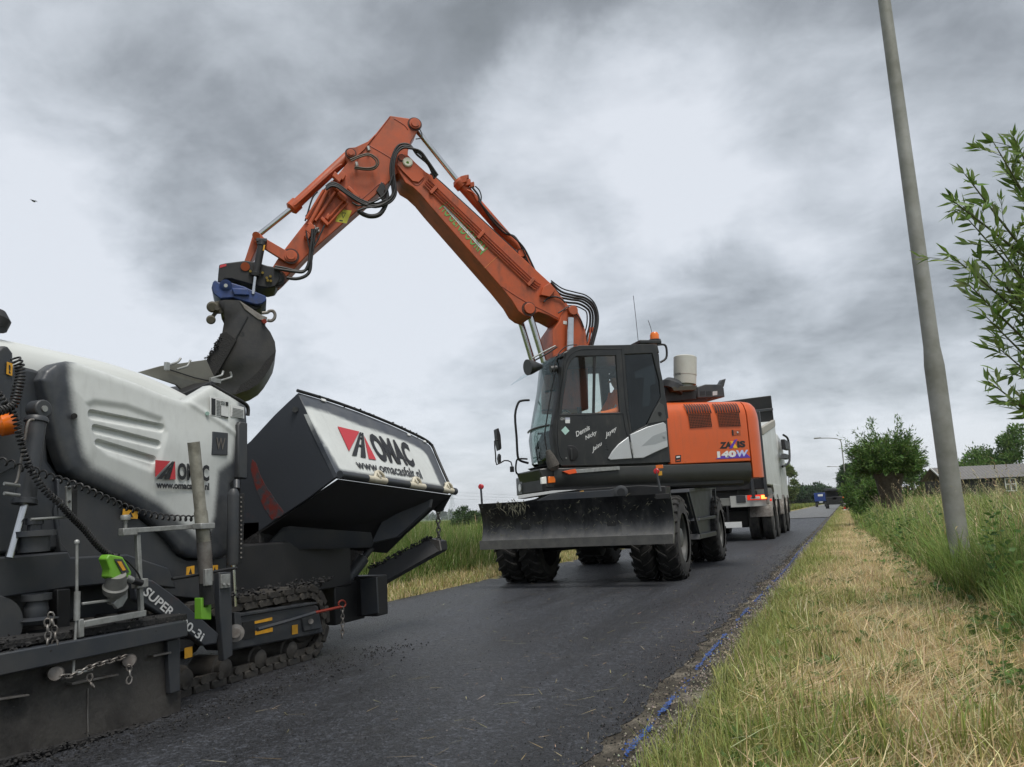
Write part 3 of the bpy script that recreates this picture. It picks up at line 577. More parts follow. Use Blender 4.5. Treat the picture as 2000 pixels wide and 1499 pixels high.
# measuring staff on the right of the hood
ms = MB().lathe(hx(398, 1060, -3.10), hx(378, 864, -3.10), [(0, .034), (.3, .034), (.32, .03), (1, .031)], 14).build('graduated_staff', mat('worn_alloy_staff', (.33, .32, .27), .5, .45, col2=(.16, .15, .12), nscale=16, namt=.8, bump=.1), pv)
cyl('staff_socket', hx(403, 1138, -3.10), hx(398, 1058, -3.10), .036, M_STEEL, pv); cyl('staff_boot', hx(405, 1180, -3.10), hx(403, 1136, -3.10), .036, M_RUBBER, pv)
MB().box(hx(398, 1028, -3.08), (.06, .10, .03)).build('staff_clamp', M_GALV, pv, .004); MB().box(hx(406, 1128, -3.06), (.02, .05, .085)).build('staff_sleeve', M_GALV, pv, .004)
prism('sonic_sensor', P_([(393, 1168), (398, 1168), (398, 1187), (408, 1187), (408, 1168), (413, 1168), (413, 1211), (393, 1210)], -3.09), V((-.045, 0, 0)), M_GREEN, pv, .003)
tube('crank_lever', [hx(a, b, -3.12) for a, b in [(336, 1131), (370, 1126), (440, 1113), (462, 1110)]], .008, M_BLACK, pv, sub=2)
MB().tube(coil([hx(a, b, -3.16) for a, b in [(404, 1030), (408, 1050), (409, 1075), (411, 1090)]], .012, 14), .0045, 5, 1).build('coiled_cable', M_RUBBER, pv, smooth=70)
for q in ([(363, 1124), (379, 1124), (379, 1105), (364, 1108)], [(412, 1119), (425, 1118), (425, 1104), (412, 1105)], [(238, 1012), (268, 1014), (269, 1000), (240, 994)]):
    qq = P_(q, -3.40 if q[0][0] > 300 else -3.455); decal('warning_sticker', qq, M_YELLOW, pv); decal('sticker_print', uvq(qq, [(.3, .15), (.7, .15), (.5, .8)]), M_INK, pv, .004)
# tow arm with the model lettering
arm_pts = [(262, 1132), (282, 1130), (300, 1134), (350, 1170), (428, 1238), (424, 1258), (398, 1262), (345, 1220), (268, 1172)]
ta = prism('tow_arm', P_(arm_pts, -3.30), V((-.05, 0, 0)), mat('rusty_charcoal_paint', (.045, .05, .058), .5, col2=(.16, .045, .03), nscale=4.5, namt=.7, thr=(.55, .7)), pv, .008)
text('model_lettering', 'SUPER', P_([(276, 1160), (332, 1207), (342, 1192), (290, 1146)], -3.297), M_DECALW, ta, .02); text('model_lettering', '800-3i', P_([(338, 1211), (392, 1254), (400, 1238), (348, 1196)], -3.297), M_DECALW, ta, .02)
# vertical guide + small cylinder in front of the hopper
prism('vertical_guide', P_([(428, 1118), (452, 1118), (455, 1280), (437, 1292), (430, 1200)], -3.28), V((-.04, 0, 0)), M_CHAR, pv, .005)
prism('guide_bracket', P_([(432, 1123), (450, 1121), (450, 1148), (432, 1150)], -3.27), V((-.015, 0, 0)), M_GALV, pv, .002)
for x_ in (438, 447): MB().cyl(hx(x_, 1141, -3.27), hx(x_, 1141, -3.255), .008, 6).build('bolt', M_GALV, pv)
gc = MB().lathe(hx(456, 955, -3.33), hx(454, 1104, -3.33), [(0, .02), (.05, .032), (.1, .034), (.96, .034), (1, .03)], 14).build('guide_cylinder', M_CHAR, pv); cyl('piston_rod', hx(455, 1104, -3.33), hx(459, 1185, -3.32), .013, M_CHROME, gc)
MB().cyl(hx(462, 940, -3.35), hx(462, 956, -3.33), .02).build('cylinder_eye', M_CHAR, gc)
tr_ = prism('cable_tray', P_([(464, 965), (478, 964), (475, 1100), (465, 1102)], -3.34), V((-.03, 0, 0)), M_BLACK, pv, .003)
for i in range(14): MB().cyl(hx(471, 972+i*9, -3.34), hx(471, 972+i*9, -3.33), .006, 6).build('tray_clip', M_STEEL, tr_)
# --- lower beam, side plate
prism('lower_beam', P_([(-60, 1288), (366, 1212), (368, 1243), (-60, 1334)], -3.12), V((-.09, 0, 0)), M_CHAR, pv, .006)
prism('walk_step', P_([(-60, 1262), (366, 1199), (366, 1211), (-60, 1280)], -3.16), V((-.25, 0, 0)), M_TAR, pv, .004)
M_SIDEPL = mat('tarry_side_plate', (.075, .07, .064), .5, .2, col2=(.012, .011, .011), nscale=2.4, namt=.95, bump=.35, bscale=30, thr=(.42, .62))
def side_plate():
    p = [(-60, 1290), (330, 1225), (352, 1225), (354, 1395), (340, 1405), (-60, 1512)]
    o = prism('screed_side_plate', P_(p, -3.2), V((-.03, 0, 0)), M_SIDEPL, pv, .004); return o
spo = side_plate()
for q in ([(140, 1334), (232, 1316), (232, 1320), (142, 1339)], [(-60, 1372), (58, 1356), (58, 1360), (-60, 1378)], [(300, 1280), (335, 1273), (335, 1277), (300, 1284)]): prism('plate_ledge', P_(q, -3.16), V((-.05, 0, 0)), M_STEEL, pv, .002)
tube('plate_weld', [hx(172, 1345, -3.198), hx(171, 1395, -3.198), hx(172, 1440, -3.198)], .004, M_STEEL, pv, 5, 2)
prism('plate_stiffener', P_([(328, 1252), (352, 1248), (352, 1350), (332, 1356)], -3.17), V((-.03, 0, 0)), M_CHAR, pv, .004)
prism('ski_shoe', P_([(-60, 1500), (345, 1398), (352, 1406), (-60, 1516)], -3.17), V((-.12, 0, 0)), M_TAR, pv, .004)
for x_, y_ in ((108, 1316), (252, 1291)): MB().lathe(hx(x_, y_, -3.19), hx(x_, y_, -3.14), [(0, .012), (.4, .012), (.42, .033), (.8, .034), (1, .028)], 18).build('chain_roller', M_STEEL, pv); 
for pth in ([(118, 1322), (140, 1320), (180, 1302), (215, 1292), (246, 1282)], [(98, 1197), (104, 1220), (108, 1240), (106, 1265)], [(92, 1210), (94, 1240), (92, 1262)], [(251, 1300), (254, 1318), (251, 1335)], [(176, 1315), (176, 1330), (184, 1344)]):
    chain_mesh([hx(a, b, -3.13) for a, b in pth], .035, .0042).build('chain', M_STEEL, pv, smooth=70)
tube('hook_rod', [hx(a, b, -3.13) for a, b in [(143, 1313), (150, 1315), (180, 1308)]], .006, M_GALV, pv, sub=2)
decal('warning_sticker', P_([(360, 1287), (375, 1283), (375, 1263), (360, 1266)], -3.33), M_YELLOW, pv)
# recess things under the upper beam
MB().lathe(hx(72, 1160, -3.32), hx(70, 1210, -3.32), [(0, .06), (.25, .06), (.26, .04), (.6, .05), (.9, .045), (1, .09)], 18).build('screed_jack', M_CHAR, pv)
MB().lathe(V((-3.45, hx(-8, 1225, -3.3).y, hx(-8, 1225, -3.3).z)), hx(-8, 1225, -3.30), [(0, .13), (.6, .135), (1, .12)], 28).build('auger_end_disc', M_CHAR, pv)
prism('post', P_([(112, 1152), (138, 1150), (137, 1250), (112, 1255)], -3.36), V((-.06, 0, 0)), M_BLACK, pv, .005)
MB().box((-4.15, 2.6, .55), (1.2, 2.6, .5)).build('tunnel_block', M_BLACK, pv, .01)
# --- track
XT = -3.42; yr, yf, zr = 1.75, 4.62, .255
tk = empty('track', (XT-.15, 3.2, 0), pv)
def loop_pt(s_):
    R = zr-.02; L1 = yf-yr; per = 2*L1+2*math.pi*R; s_ %= per
    if s_ < L1: return V((0, yr+s_, 0.02)), 0.
    s_ -= L1
    if s_ < math.pi*R: a = s_/R; return V((0, yf+math.sin(a)*R, .02+R-math.cos(a)*R)), a
    s_ -= math.pi*R
    if s_ < L1: return V((0, yf-s_, .02+2*R)), math.pi
    s_ -= L1; a = math.pi+s_/R; return V((0, yr+math.sin(a)*R, .02+R-math.cos(a)*R)), a
def track(cx, parent, side):
    R = zr-.02; per = 2*(yf-yr)+2*math.pi*R; n = int(per/.135); me = None; ml = None
    for i in range(n):
        p, a = loop_pt(i*per/n); t = V((0, math.cos(a), math.sin(a))); nn = V((0, math.sin(a), -math.cos(a)))   # tangent, outward
        m4 = Matrix((( 1, 0, 0, cx), (0, t.y, -nn.y, p.y), (0, t.z, -nn.z, p.z), (0, 0, 0, 1)))
        if me is None:
            b = MB().box((0, 0, .012), (.28, .118, .05)).box((0, 0, -.012), (.27, .05, .02)); o_ = b.build('track_pad', M_TAR2, None, .008, 35); me = o_.data; off = WL[o_.name].copy(); COL.objects.unlink(o_); bpy.data.objects.remove(o_)
            b = MB().box((.115, 0, .055), (.03, .135, .04)).cyl((.09, 0, .055), (.145, 0, .055), .022, 10); o_ = b.build('chain_link', M_TSTEEL, None, .004, 35); ml = o_.data; off2 = WL[o_.name].copy(); COL.objects.unlink(o_); bpy.data.objects.remove(o_)
        for nm, d, of in (('track_pad', me, off), ('chain_link', ml, off2)):
            if nm == 'chain_link' and side < 0: continue
            o = bpy.data.objects.new(nm, d); COL.objects.link(o); o.parent = parent; mm = m4 @ Matrix.Translation(of); mm.translation = mm.translation-WL[parent.name]; o.matrix_local = mm
            if nm == 'track_pad': bv = o.modifiers.new('bevel', 'BEVEL'); bv.width = .008; bv.segments = 1
M_TAR2 = mat('dirty_rubber_pad', (.022, .021, .02), .8, col2=(.05, .044, .036), nscale=9, namt=.7, bump=.4, bscale=40)
M_TSTEEL = mat('grimy_track_steel', (.045, .041, .037), .6, .3, col2=(.11, .10, .085), nscale=14, namt=.6, bump=.2)
track(XT-.15, tk, 1); tk2 = empty('track', (-4.65, 3.2, 0), pv); track(-4.65, tk2, -1)
for y_ in np.linspace(2.0, 4.45, 9): MB().lathe((XT-.26, y_, .105), (XT-.0, y_, .105), [(0, .05), (.15, .075), (.8, .075), (.82, .06), (.95, .055), (1, .02)], 16).build('track_roller', M_TSTEEL, tk)
for y_ in (yr, yf): MB().lathe((XT-.25, y_, zr), (XT-.03, y_, zr), [(0, .17), (.8, .175), (.82, .13), (.9, .12), (1, .06)], 24).build('idler_wheel', M_TSTEEL, tk)
fr_ = prism('track_frame', P_([(448, 1206), (612, 1180), (622, 1184), (632, 1236), (600, 1243), (453, 1272), (445, 1260)], -3.40), V((-.2, 0, 0)), M_CHAR, pv, .01)
prism('track_frame_rail', P_([(462, 1200), (620, 1176), (620, 1180), (462, 1206)], -3.385), V((-.1, 0, 0)), M_CHAR, pv, .003)
prism('frame_end_block', P_([(590, 1204), (624, 1198), (628, 1228), (594, 1234)], -3.385), V((-.05, 0, 0)), M_CHAR, pv, .006); MB().cyl(hx(607, 1214, -3.385), hx(607, 1214, -3.37), .018, 10).build('grease_point', M_STEEL, pv)
prism('frame_arm', P_([(458, 1196), (470, 1196), (474, 1230), (470, 1248), (458, 1252), (450, 1240), (460, 1225)], -3.37), V((-.03, 0, 0)), M_CHAR, pv, .006); MB().lathe(hx(460, 1237, -3.37), hx(460, 1237, -3.33), [(0, .05), (.6, .05), (.62, .03), (1, .028)], 18).build('pivot_pin', M_STEEL, pv)
prism('frame_opening', P_([(474, 1216), (497, 1212), (498, 1246), (474, 1250)], -3.396), V((-.003, 0, 0)), M_BLACK, pv, 0)
for q in ([(497, 1219), (531, 1212), (531, 1206), (497, 1214)], [(498, 1241), (532, 1234), (532, 1226), (498, 1233)], [(570, 1240), (581, 1238), (581, 1220), (570, 1222)]): decal('warning_sticker', P_(q, -3.398), M_YELLOW, pv)
pr = MB().tube(P_([(503, 1230), (560, 1214), (615, 1197)], -3.36), .012, 8, 1).build('push_rod', M_CHAR, pv); MB().tube(P_([(615, 1197), (665, 1186)], -3.36), .010, 8, 1).build('rod_end', mat('red_primer', (.25, .03, .015), .6), pr)
MB().tube([hx(668+7*math.cos(t), 1180+7*math.sin(t), -3.36) for t in np.linspace(0, 2*math.pi, 12)], .006, 6, 1).build('rod_ring', MATS['red_primer'], pr)
chain_mesh([hx(a, b, -3.36) for a, b in [(668, 1186), (669, 1200), (669, 1225), (668, 1246)]], .035, .0045).build('chain', M_STEEL, pv, smooth=70)
MB().box((-4.12, 4.55, .62), (1.16, 1.5, .36)).build('front_chassis', M_BLACK, pv, .01)
# --- hopper: near wing (tipped up) and far wing
YH0, YH1 = 4.45, 6.08
def hop(x, y, Y): return hy(x, y, Y)
A_t, A_o, A_l = hop(582, 768, YH0), hop(659, 930, YH0), hop(503, 1040, YH0)            # rear end: top, outer edge, inner foot
A_i = V((A_l.x-.05, YH0, 1.48))
B_o = hop(880, 962, YH1); B_t = hop(846, 880, YH1)
def mir(p): return V((-8.2-p.x, p.y, p.z))
wing = empty('hopper_wing', (A_o.x, YH0, 1.2), pv)
M_WEAR = mat('hopper_end_paint', (.040, .045, .054), .45, col2=(.26, .035, .02), nscale=2.6, namt=.55, thr=(.6, .74), bump=.06, bscale=40)
mid = hop(535, 815, YH0)
prism('end_plate', [A_t, A_o, hop(600, 975, YH0), A_l, V((A_l.x-.15, YH0, .8)), V((A_l.x-.15, YH0, 1.45)), hop(489, 862, YH0), hop(535, 812, YH0), hop(562, 786, YH0)], V((0, .03, 0)), M_WEAR, wing, .004)
MB().cyl(hop(576, 800, YH0-.0), hop(576, 800, YH0-.02)+V((0, -.0, 0)), .022, 6).build('bolt', M_CHAR, wing)
prism('worn_patch', [hop(a, b, YH0)-V((0, .002, 0)) for a, b in [(493, 898), (500, 904), (507, 925), (516, 944), (528, 962), (543, 985), (556, 1002), (548, 1010), (532, 1016), (518, 996), (505, 968), (494, 935), (490, 915)]], V((0, .002, 0)), mat('worn_red_primer', (.15, .022, .016), .6, col2=(.042, .046, .054), nscale=15, namt=1., thr=(.40, .56)), wing, 0)
# outer wall (lettered): a slightly drooping panel between the outer edge and the top rim
wn = (B_o-A_o).cross(A_t-A_o).normalized(); 
if wn.dot(EX_) < 0: wn = -wn
wx = (B_o-A_o).normalized(); wy = wn.cross(wx)
if wy.z < 0: wy = -wy
def hw(x, y): return hit(x, y, A_o, wn)
def w2(x, y): p = hw(x, y)-A_o; return (p.dot(wx), p.dot(wy))
WO = [(583, 768), (640, 785), (700, 806), (760, 830), (800, 848), (828, 862), (840, 872), (848, 888), (862, 922), (880, 962), (659, 930), (620, 850)]
WI = [(592, 794), (640, 808), (700, 832), (760, 852), (800, 868), (822, 880), (832, 890), (842, 912), (858, 948), (872, 953), (662, 921), (606, 822)]
def wing_wall():
    o = [w2(a, b) for a, b in WO]; w = [w2(a, b) for a, b in WI]
    def disp(P): sd = sd_poly(P, o); return .012*smst(-sd, 0, .05)
    def colour(P):
        g = np.array([noise.noise(V((p[0]*60, p[1]*60, 0))) for p in P])*.006
        f = smst(-(sd_poly(P, w)+g), -.01, .02)[:, None]; return C_CHAR*1.5*(1-f)+C_WHITE*1.02*f
    return sheet('outer_wall', o, A_o, wx, wy, wn, .02, disp, colour, M_FADE, wing, .03)
ww = wing_wall()
def Sw(l, off=.016): return [hw(a, b)+wn*off for a, b in l]
emq = Sw([(655, 836), (700, 846), (697, 846), (655, 836)])
# emblem: red triangle, road, red sliver (drawn with its own corners)
decal('emblem_red', Sw([(656, 836), (698, 846), (678, 884)]), M_RED, ww); decal('emblem_red', Sw([(708, 855), (731, 901), (717, 899)]), M_RED, ww)
decal('emblem_road', Sw([(699, 847), (702, 848), (693, 893), (684, 892)]), M_INK, ww, .004); decal('emblem_road', Sw([(703, 848), (706, 849), (711, 897), (701, 895)]), M_INK, ww, .004)
for q in ([(698, 857), (704, 858), (704, 860), (698, 859)], [(696, 871), (706, 873), (706, 876), (695, 874)], [(700, 850), (704, 851), (704, 852), (700, 852)]): decal('emblem_road', Sw(q), M_INK, ww, .005)
text('lettering', 'OMAC', Sw([(738, 903), (809, 915), (792, 868), (711, 847)]), M_INK, ww, .045)
text('lettering', 'www.omacasfalt.nl', Sw([(696, 918), (823, 938), (815, 919), (687, 899)]), M_INK, ww, .012)
tube('top_rim', [hw(a, b)+wn*.01 for a, b in [(579, 765), (640, 783), (700, 804), (760, 828), (800, 846), (828, 860), (842, 872), (850, 890), (864, 922), (881, 960)]], .012, M_BLACK, wing, 8, 3)
MB().box(hw(628, 785)+wn*.02, (.006, .05, .02), (wn, wx, wy)).build('rim_window', M_DECALW, ww)
for (a, b) in ((795, 852), (826, 865)): MB().box(hw(a, b)+wn*.02, (.006, .04, .02), (wn, wx, wy)).build('rim_window', M_DECALW, ww)
# striped bumper tube along the outer edge with foam-like guards
def eb(t): return A_o.lerp(B_o, t)+wn*.02
cuts = [0, .20, .35, .55, .70, .88, 1.0]
for i in range(6): cyl('edge_tube', eb(cuts[i]), eb(cuts[i+1]-.002), .026 if i % 2 == 0 else .024, M_CHAR if i % 2 == 0 else mat('cream_plastic', (.62, .58, .47), .6, col2=(.38, .33, .24), nscale=20, namt=.6), wing)
for t in (.29, .62, .95):
    c = eb(t)+wn*.005; ra = (wn+wx*.5).normalized(); MB().lathe(c+wy*.03-ra*.012, c+wy*.03+ra*.022, [(0, .02), (.2, .04), (.45, .042), (.5, .028), (.6, .028), (.65, .04), (1, .03)], 16).build('rope_pulley', MATS['cream_plastic'], wing, .003); MB().tube([c-wx*.05+wy*.01, c-wx*.01+wy*.055+wn*.02, c+wx*.05+wy*.035+wn*.02, c+wx*.075-wy*.005], .012, 7, 3).build('rope', MATS['cream_plastic'], wing, smooth=60)
cyl('edge_tube_end', eb(1.0), eb(1.03), .03, M_CHAR, wing); 
# hopper floor plates
C_l = V((A_l.x+.05, YH1-.25, .72)); C_f = V((A_l.x-.2, YH1-.5, .62))
prism('wing_floor', [A_o+V((-.01, .02, -.02)), B_o+V((-.01, 0, -.02)), hop(842, 992, YH1-.05), hop(758, 1076, 5.75)+V((0, 0, 0)), V((A_l.x, 5.3, .74)), A_l], V((-.01, 0, -.02)), M_BLACK, wing, 0)
prism('floor_flange', [hop(552, 1030, YH0+.05), hop(565, 1028, YH0+.05), hop(725, 1040, 5.3), hop(730, 1062, 5.3), hop(560, 1066, YH0+.1), hop(510, 1074, YH0+.05)], V((-.02, 0, -.03)), M_CHAR, wing, .004)
prism('corner_lug', [hop(840, 985, YH1), hop(880, 966, YH1), hop(862, 999, YH1), hop(853, 1001, YH1), hop(845, 996, YH1), hop(800, 1020, YH1-.15)], V((0, .03, 0)), M_BLACK, wing, .004)
prism('wing_rib', [hop(806, 962, 5.85), hop(842, 968, 5.85), hop(838, 992, 5.8), hop(775, 1050, 5.6), hop(724, 1062, 5.4), hop(745, 1020, 5.5)], V((0, .05, 0)), M_CHAR, wing, .006)
chain_mesh([hop(856, 995, YH1+.02), hop(856, 1020, YH1+.05), hop(857, 1058, YH1+.1)], .05, .007).build('chain', M_STEEL, pv, smooth=70)
hopper = MB().prism([V((A_l.x+.02, YH0, .95)), V((A_l.x+.02, YH0, .55)), V((A_l.x+.02, 5.5, .5)), V((A_l.x+.02, 5.8, .66))], V((-.9, 0, 0))).build('hopper_body', M_TAR, pv, .01)
fw = empty('hopper_wing', mir(A_o), pv)
for nm, pts, vec, m_ in (('outer_wall', [mir(p) for p in (A_t, A_o, B_o, B_t)], V((.02, 0, .01)), M_CHAR), ('wing_floor', [mir(p) for p in (A_o+V((-.01, 0, -.02)), B_o+V((-.01, 0, -.02)), C_l, A_l)], V((0, 0, -.02)), M_BLACK), ('end_plate', [mir(p) for p in (A_t, A_o, A_l, A_i)], V((0, .03, 0)), M_CHAR)): prism(nm, pts, vec, m_, fw, 0)
# supports: wing ram, push beam with its far arm, bumper block
rm = MB().lathe(hop(650, 1170, 5.25), hop(728, 1066, 5.6), [(0, .05), (.75, .05), (.78, .028), (1, .028)], 14).build('wing_ram', M_CHAR, pv); cyl('ram_rod', hop(726, 1068, 5.58), hop(742, 1040, 5.62), .02, M_BLACK, rm)
prism('push_beam', [hop(722, 1112, 5.65), hop(838, 1052, 6.1), hop(858, 1058, 6.1), hop(860, 1076, 6.1), hop(735, 1146, 5.65), hop(700, 1160, 5.6)], V((0, .14, 0)), M_BLACK, pv, .006)
prism('beam_end_cap', [hop(836, 1051, 6.09), hop(858, 1056, 6.09), hop(861, 1076, 6.09), hop(848, 1082, 6.09)], V((0, .02, 0)), M_STEEL, pv, .003)
MB().box((hop(705, 1165, 5.4).x, 5.47, hop(705, 1165, 5.4).z), (.30, .16, .30)).build('push_roller_block', M_BLACK, pv, .01)
prism('block_plate', [hop(703, 1132, 5.38), hop(735, 1128, 5.38), hop(738, 1198, 5.38), hop(706, 1203, 5.38)], V((0, .02, 0)), M_CHAR, pv, .003)
MB().box((-4.1, 5.3, .32), (1.1, .4, .3)).build('front_crossmember', M_BLACK, pv, .01)
# rear sheet roof plates with hooks above the hood (folded weather roof)
prism('sheet_guard', P_([(272, 727), (315, 715), (403, 703), (418, 735), (432, 748), (410, 752), (362, 768), (345, 752)], -3.75), V((-.015, 0, 0)), mat('weathered_alloy_sheet', (.20, .195, .165), .5, .4, col2=(.12, .115, .10), nscale=5), pv, .002)
tube('sheet_fold', [hx(a, b, -3.735) for a, b in [(330, 722), (380, 738), (424, 748)]], .004, M_BLACK, pv, sub=1)
for a, b in (((327, 714), (353, 700)), ((345, 722), (372, 704)), ((412, 740), (436, 725)), ((430, 744), (450, 727))):
    tube('hook', [hx(a[0], a[1], -3.70), hx(a[0]+17, a[1]-5, -3.70), hx(a[0]+22, a[1]-8, -3.70), hx(b[0], b[1], -3.70)], .007, M_GALV, pv, sub=3)
MB().box(hx(326, 716, -3.70), (.02, .03, .05)).build('hook_plate', M_GALV, pv, .002); MB().box(hx(420, 744, -3.70), (.02, .09, .03)).build('hook_plate', M_GALV, pv, .002)
prism('fold_plate', P_([(358, 768), (415, 745), (424, 750), (362, 786)], -3.6), V((-.9, 0, 0)), M_BLACK, pv, .004)
# mirror / work lamp that peeps in at the far left
MB().lathe(hx(-14, 640, -3.6), hx(-2, 608, -3.6), [(0, .06), (.5, .065), (1, .03)], 14).build('work_lamp', M_BLACK, pv); cyl('lamp_stalk', hx(-30, 780, -3.62), hx(-14, 630, -3.6), .015, M_BLACK, pv)
# ================================================================== wheeled excavator
ex = empty('wheeled_excavator', (-3.15, 12.05, 0)); tag(ex, 'orange and black wheeled excavator with raised boom and dozer blade on the road', 'excavator')
SC = V((-3.15, 12.05, 0)); _a = math.radians(18)
_Rc, _Fc = V((math.cos(YAW), math.sin(YAW), 0)), V((-math.sin(YAW), math.cos(YAW), 0))
uu = (-_Rc*math.cos(_a) - _Fc*math.sin(_a)).normalized(); ll = V((-uu.y, uu.x, 0))
def T(u, l, z): return SC + uu*u + ll*l + V((0, 0, z))
def hl(x, y, l): return hit(x, y, SC+ll*l, ll)
def L_(lst, l): return [hl(a, b, l) for a, b in lst]
# ---------------- undercarriage
XC = -3.15; YF, YR = 10.38, 13.72
M_TREAD = mat('tyre_tread', (.014, .014, .015), .8, col2=(.05, .047, .042), nscale=7, namt=.6, bump=.3, bscale=40)
def make_tyre():
    R, w = .535, .29; prof = [(0, R*.58), (.0, R*.66), (.02, R*.80), (.10, R*.93), (.22, R*.965), (.78, R*.965), (.90, R*.93), (.98, R*.80), (1, R*.66), (1, R*.58)]
    mb = MB().lathe((-w/2, 0, 0), (w/2, 0, 0), prof, 40, cap=False); n = 22
    for i in range(n):
        for s_ in (-1, 1):
            a0 = 2*math.pi*(i+(.5 if s_ > 0 else 0))/n; pts = []
            for (x, da, r0, r1) in ((s_*.005, .10, .955, 1.0), (s_*w*.36, -.03, .945, .995), (s_*w*.50, -.10, .85, .925)):
                a = a0+da; t = V((0, -math.sin(a), math.cos(a))); r = V((0, math.cos(a), math.sin(a)))
                pts.append([V((x, 0, 0))+r*(R*r0)-t*.022, V((x, 0, 0))+r*(R*r1)-t*.016, V((x, 0, 0))+r*(R*r1)+t*.016, V((x, 0, 0))+r*(R*r0)+t*.022])
            mb.loft(pts)
    o = mb.build('tyre', [M_TREAD, M_TYRE], None, 0, 30); me = o.data; of = WL[o.name].copy(); bpy.data.objects.remove(o)
    for p in me.polygons:
        if math.hypot(p.center.y, p.center.z) < R*.86: p.material_index = 1
    return me, of
def make_rim():
    R = .32; mb = MB().lathe((-.12, 0, 0), (.14, 0, 0), [(0, R), (1, R), (.94, R*.9), (.45, R*.82), (.40, R*.5), (.55, R*.42), (.95, R*.36), (1.0, R*.2)], 32)
    for k in range(10): a = 2*math.pi*k/10; c = V((.02, math.cos(a)*R*.62, math.sin(a)*R*.62)); mb.cyl(c-V((.04, 0, 0)), c+V((.02, 0, 0)), .014, 6)
    o = mb.build('rim', M_RIM, None, 0, 40); me = o.data; of = WL[o.name].copy(); bpy.data.objects.remove(o); return me, of
TY, RI = make_tyre(), make_rim()
def inst(name, mo, m4, parent):
    o = bpy.data.objects.new(name, mo[0]); COL.objects.link(o); o.parent = parent; mm = m4 @ Matrix.Translation(mo[1]); mm.translation = mm.translation-WL[parent.name]; o.matrix_local = mm; WL[o.name] = mm.translation+WL[parent.name]; return o
for (sx, y_) in ((1, YF), (-1, YF), (1, YR), (-1, YR)):
    xo = XC+sx*1.22; w = empty('wheel', (xo-sx*.3, y_, .53), ex); rz = Matrix.Rotation(0 if sx > 0 else math.pi, 4, 'Z')
    for k in (0, 1): inst('tyre', TY, Matrix.Translation((xo-sx*(.145+k*.325), y_, .525)) @ rz @ Matrix.Rotation(random.random(), 4, 'X'), w)
    inst('rim', RI, Matrix.Translation((xo-sx*.17, y_, .525)) @ rz, w)
for y_ in (YF, YR): MB().lathe((XC-.8, y_, .525), (XC+.8, y_, .525), [(0, .14), (.2, .12), (.4, .10), (.42, .2), (.58, .2), (.6, .10), (.8, .12), (1, .14)], 16).build('axle', M_BLACK, ex)
prism('undercarriage_frame', [V((XC+.42, y, z)) for y, z in ((9.75, .62), (14.3, .62), (14.3, .95), (13.2, 1.05), (11, 1.05), (9.75, .95))], V((-.84, 0, 0)), M_BLACK, ex, .03)
MB().lathe((XC, 12.05, .98), (XC, 12.05, 1.28), [(0, .62), (.3, .62), (.32, .55), (1, .55)], 32).build('slew_ring', M_BLACK, ex)
# step box between the wheels on the near side
sb = prism('step_box', [hx(a, b, XC+1.12) for a, b in ((1340, 958), (1390, 950), (1396, 1040), (1366, 1052))], V((-.5, 0, 0)), M_CHAR, ex, .015)
for pts in (((1366, 1012), (1402, 1006), (1402, 1012), (1366, 1018)), ((1366, 1044), (1400, 1037), (1400, 1046), (1366, 1054)), ((1345, 955), (1398, 948), (1398, 955), (1345, 962))): prism('step_tread', [hx(a, b, XC+1.2) for a, b in pts], V((-.25, 0, 0)), M_CHAR, sb, .006)
for p in (((1344, 958), (1368, 1050)), ((1395, 950), (1402, 1040))): a, b = hx(*p[0], XC+1.19), hx(*p[1], XC+1.19); MB().box((a+b)/2, (.03, .05, (b-a).length), (EX_, EX_.cross((b-a).normalized()), (b-a).normalized())).build('step_rail', M_CHAR, sb, .005)
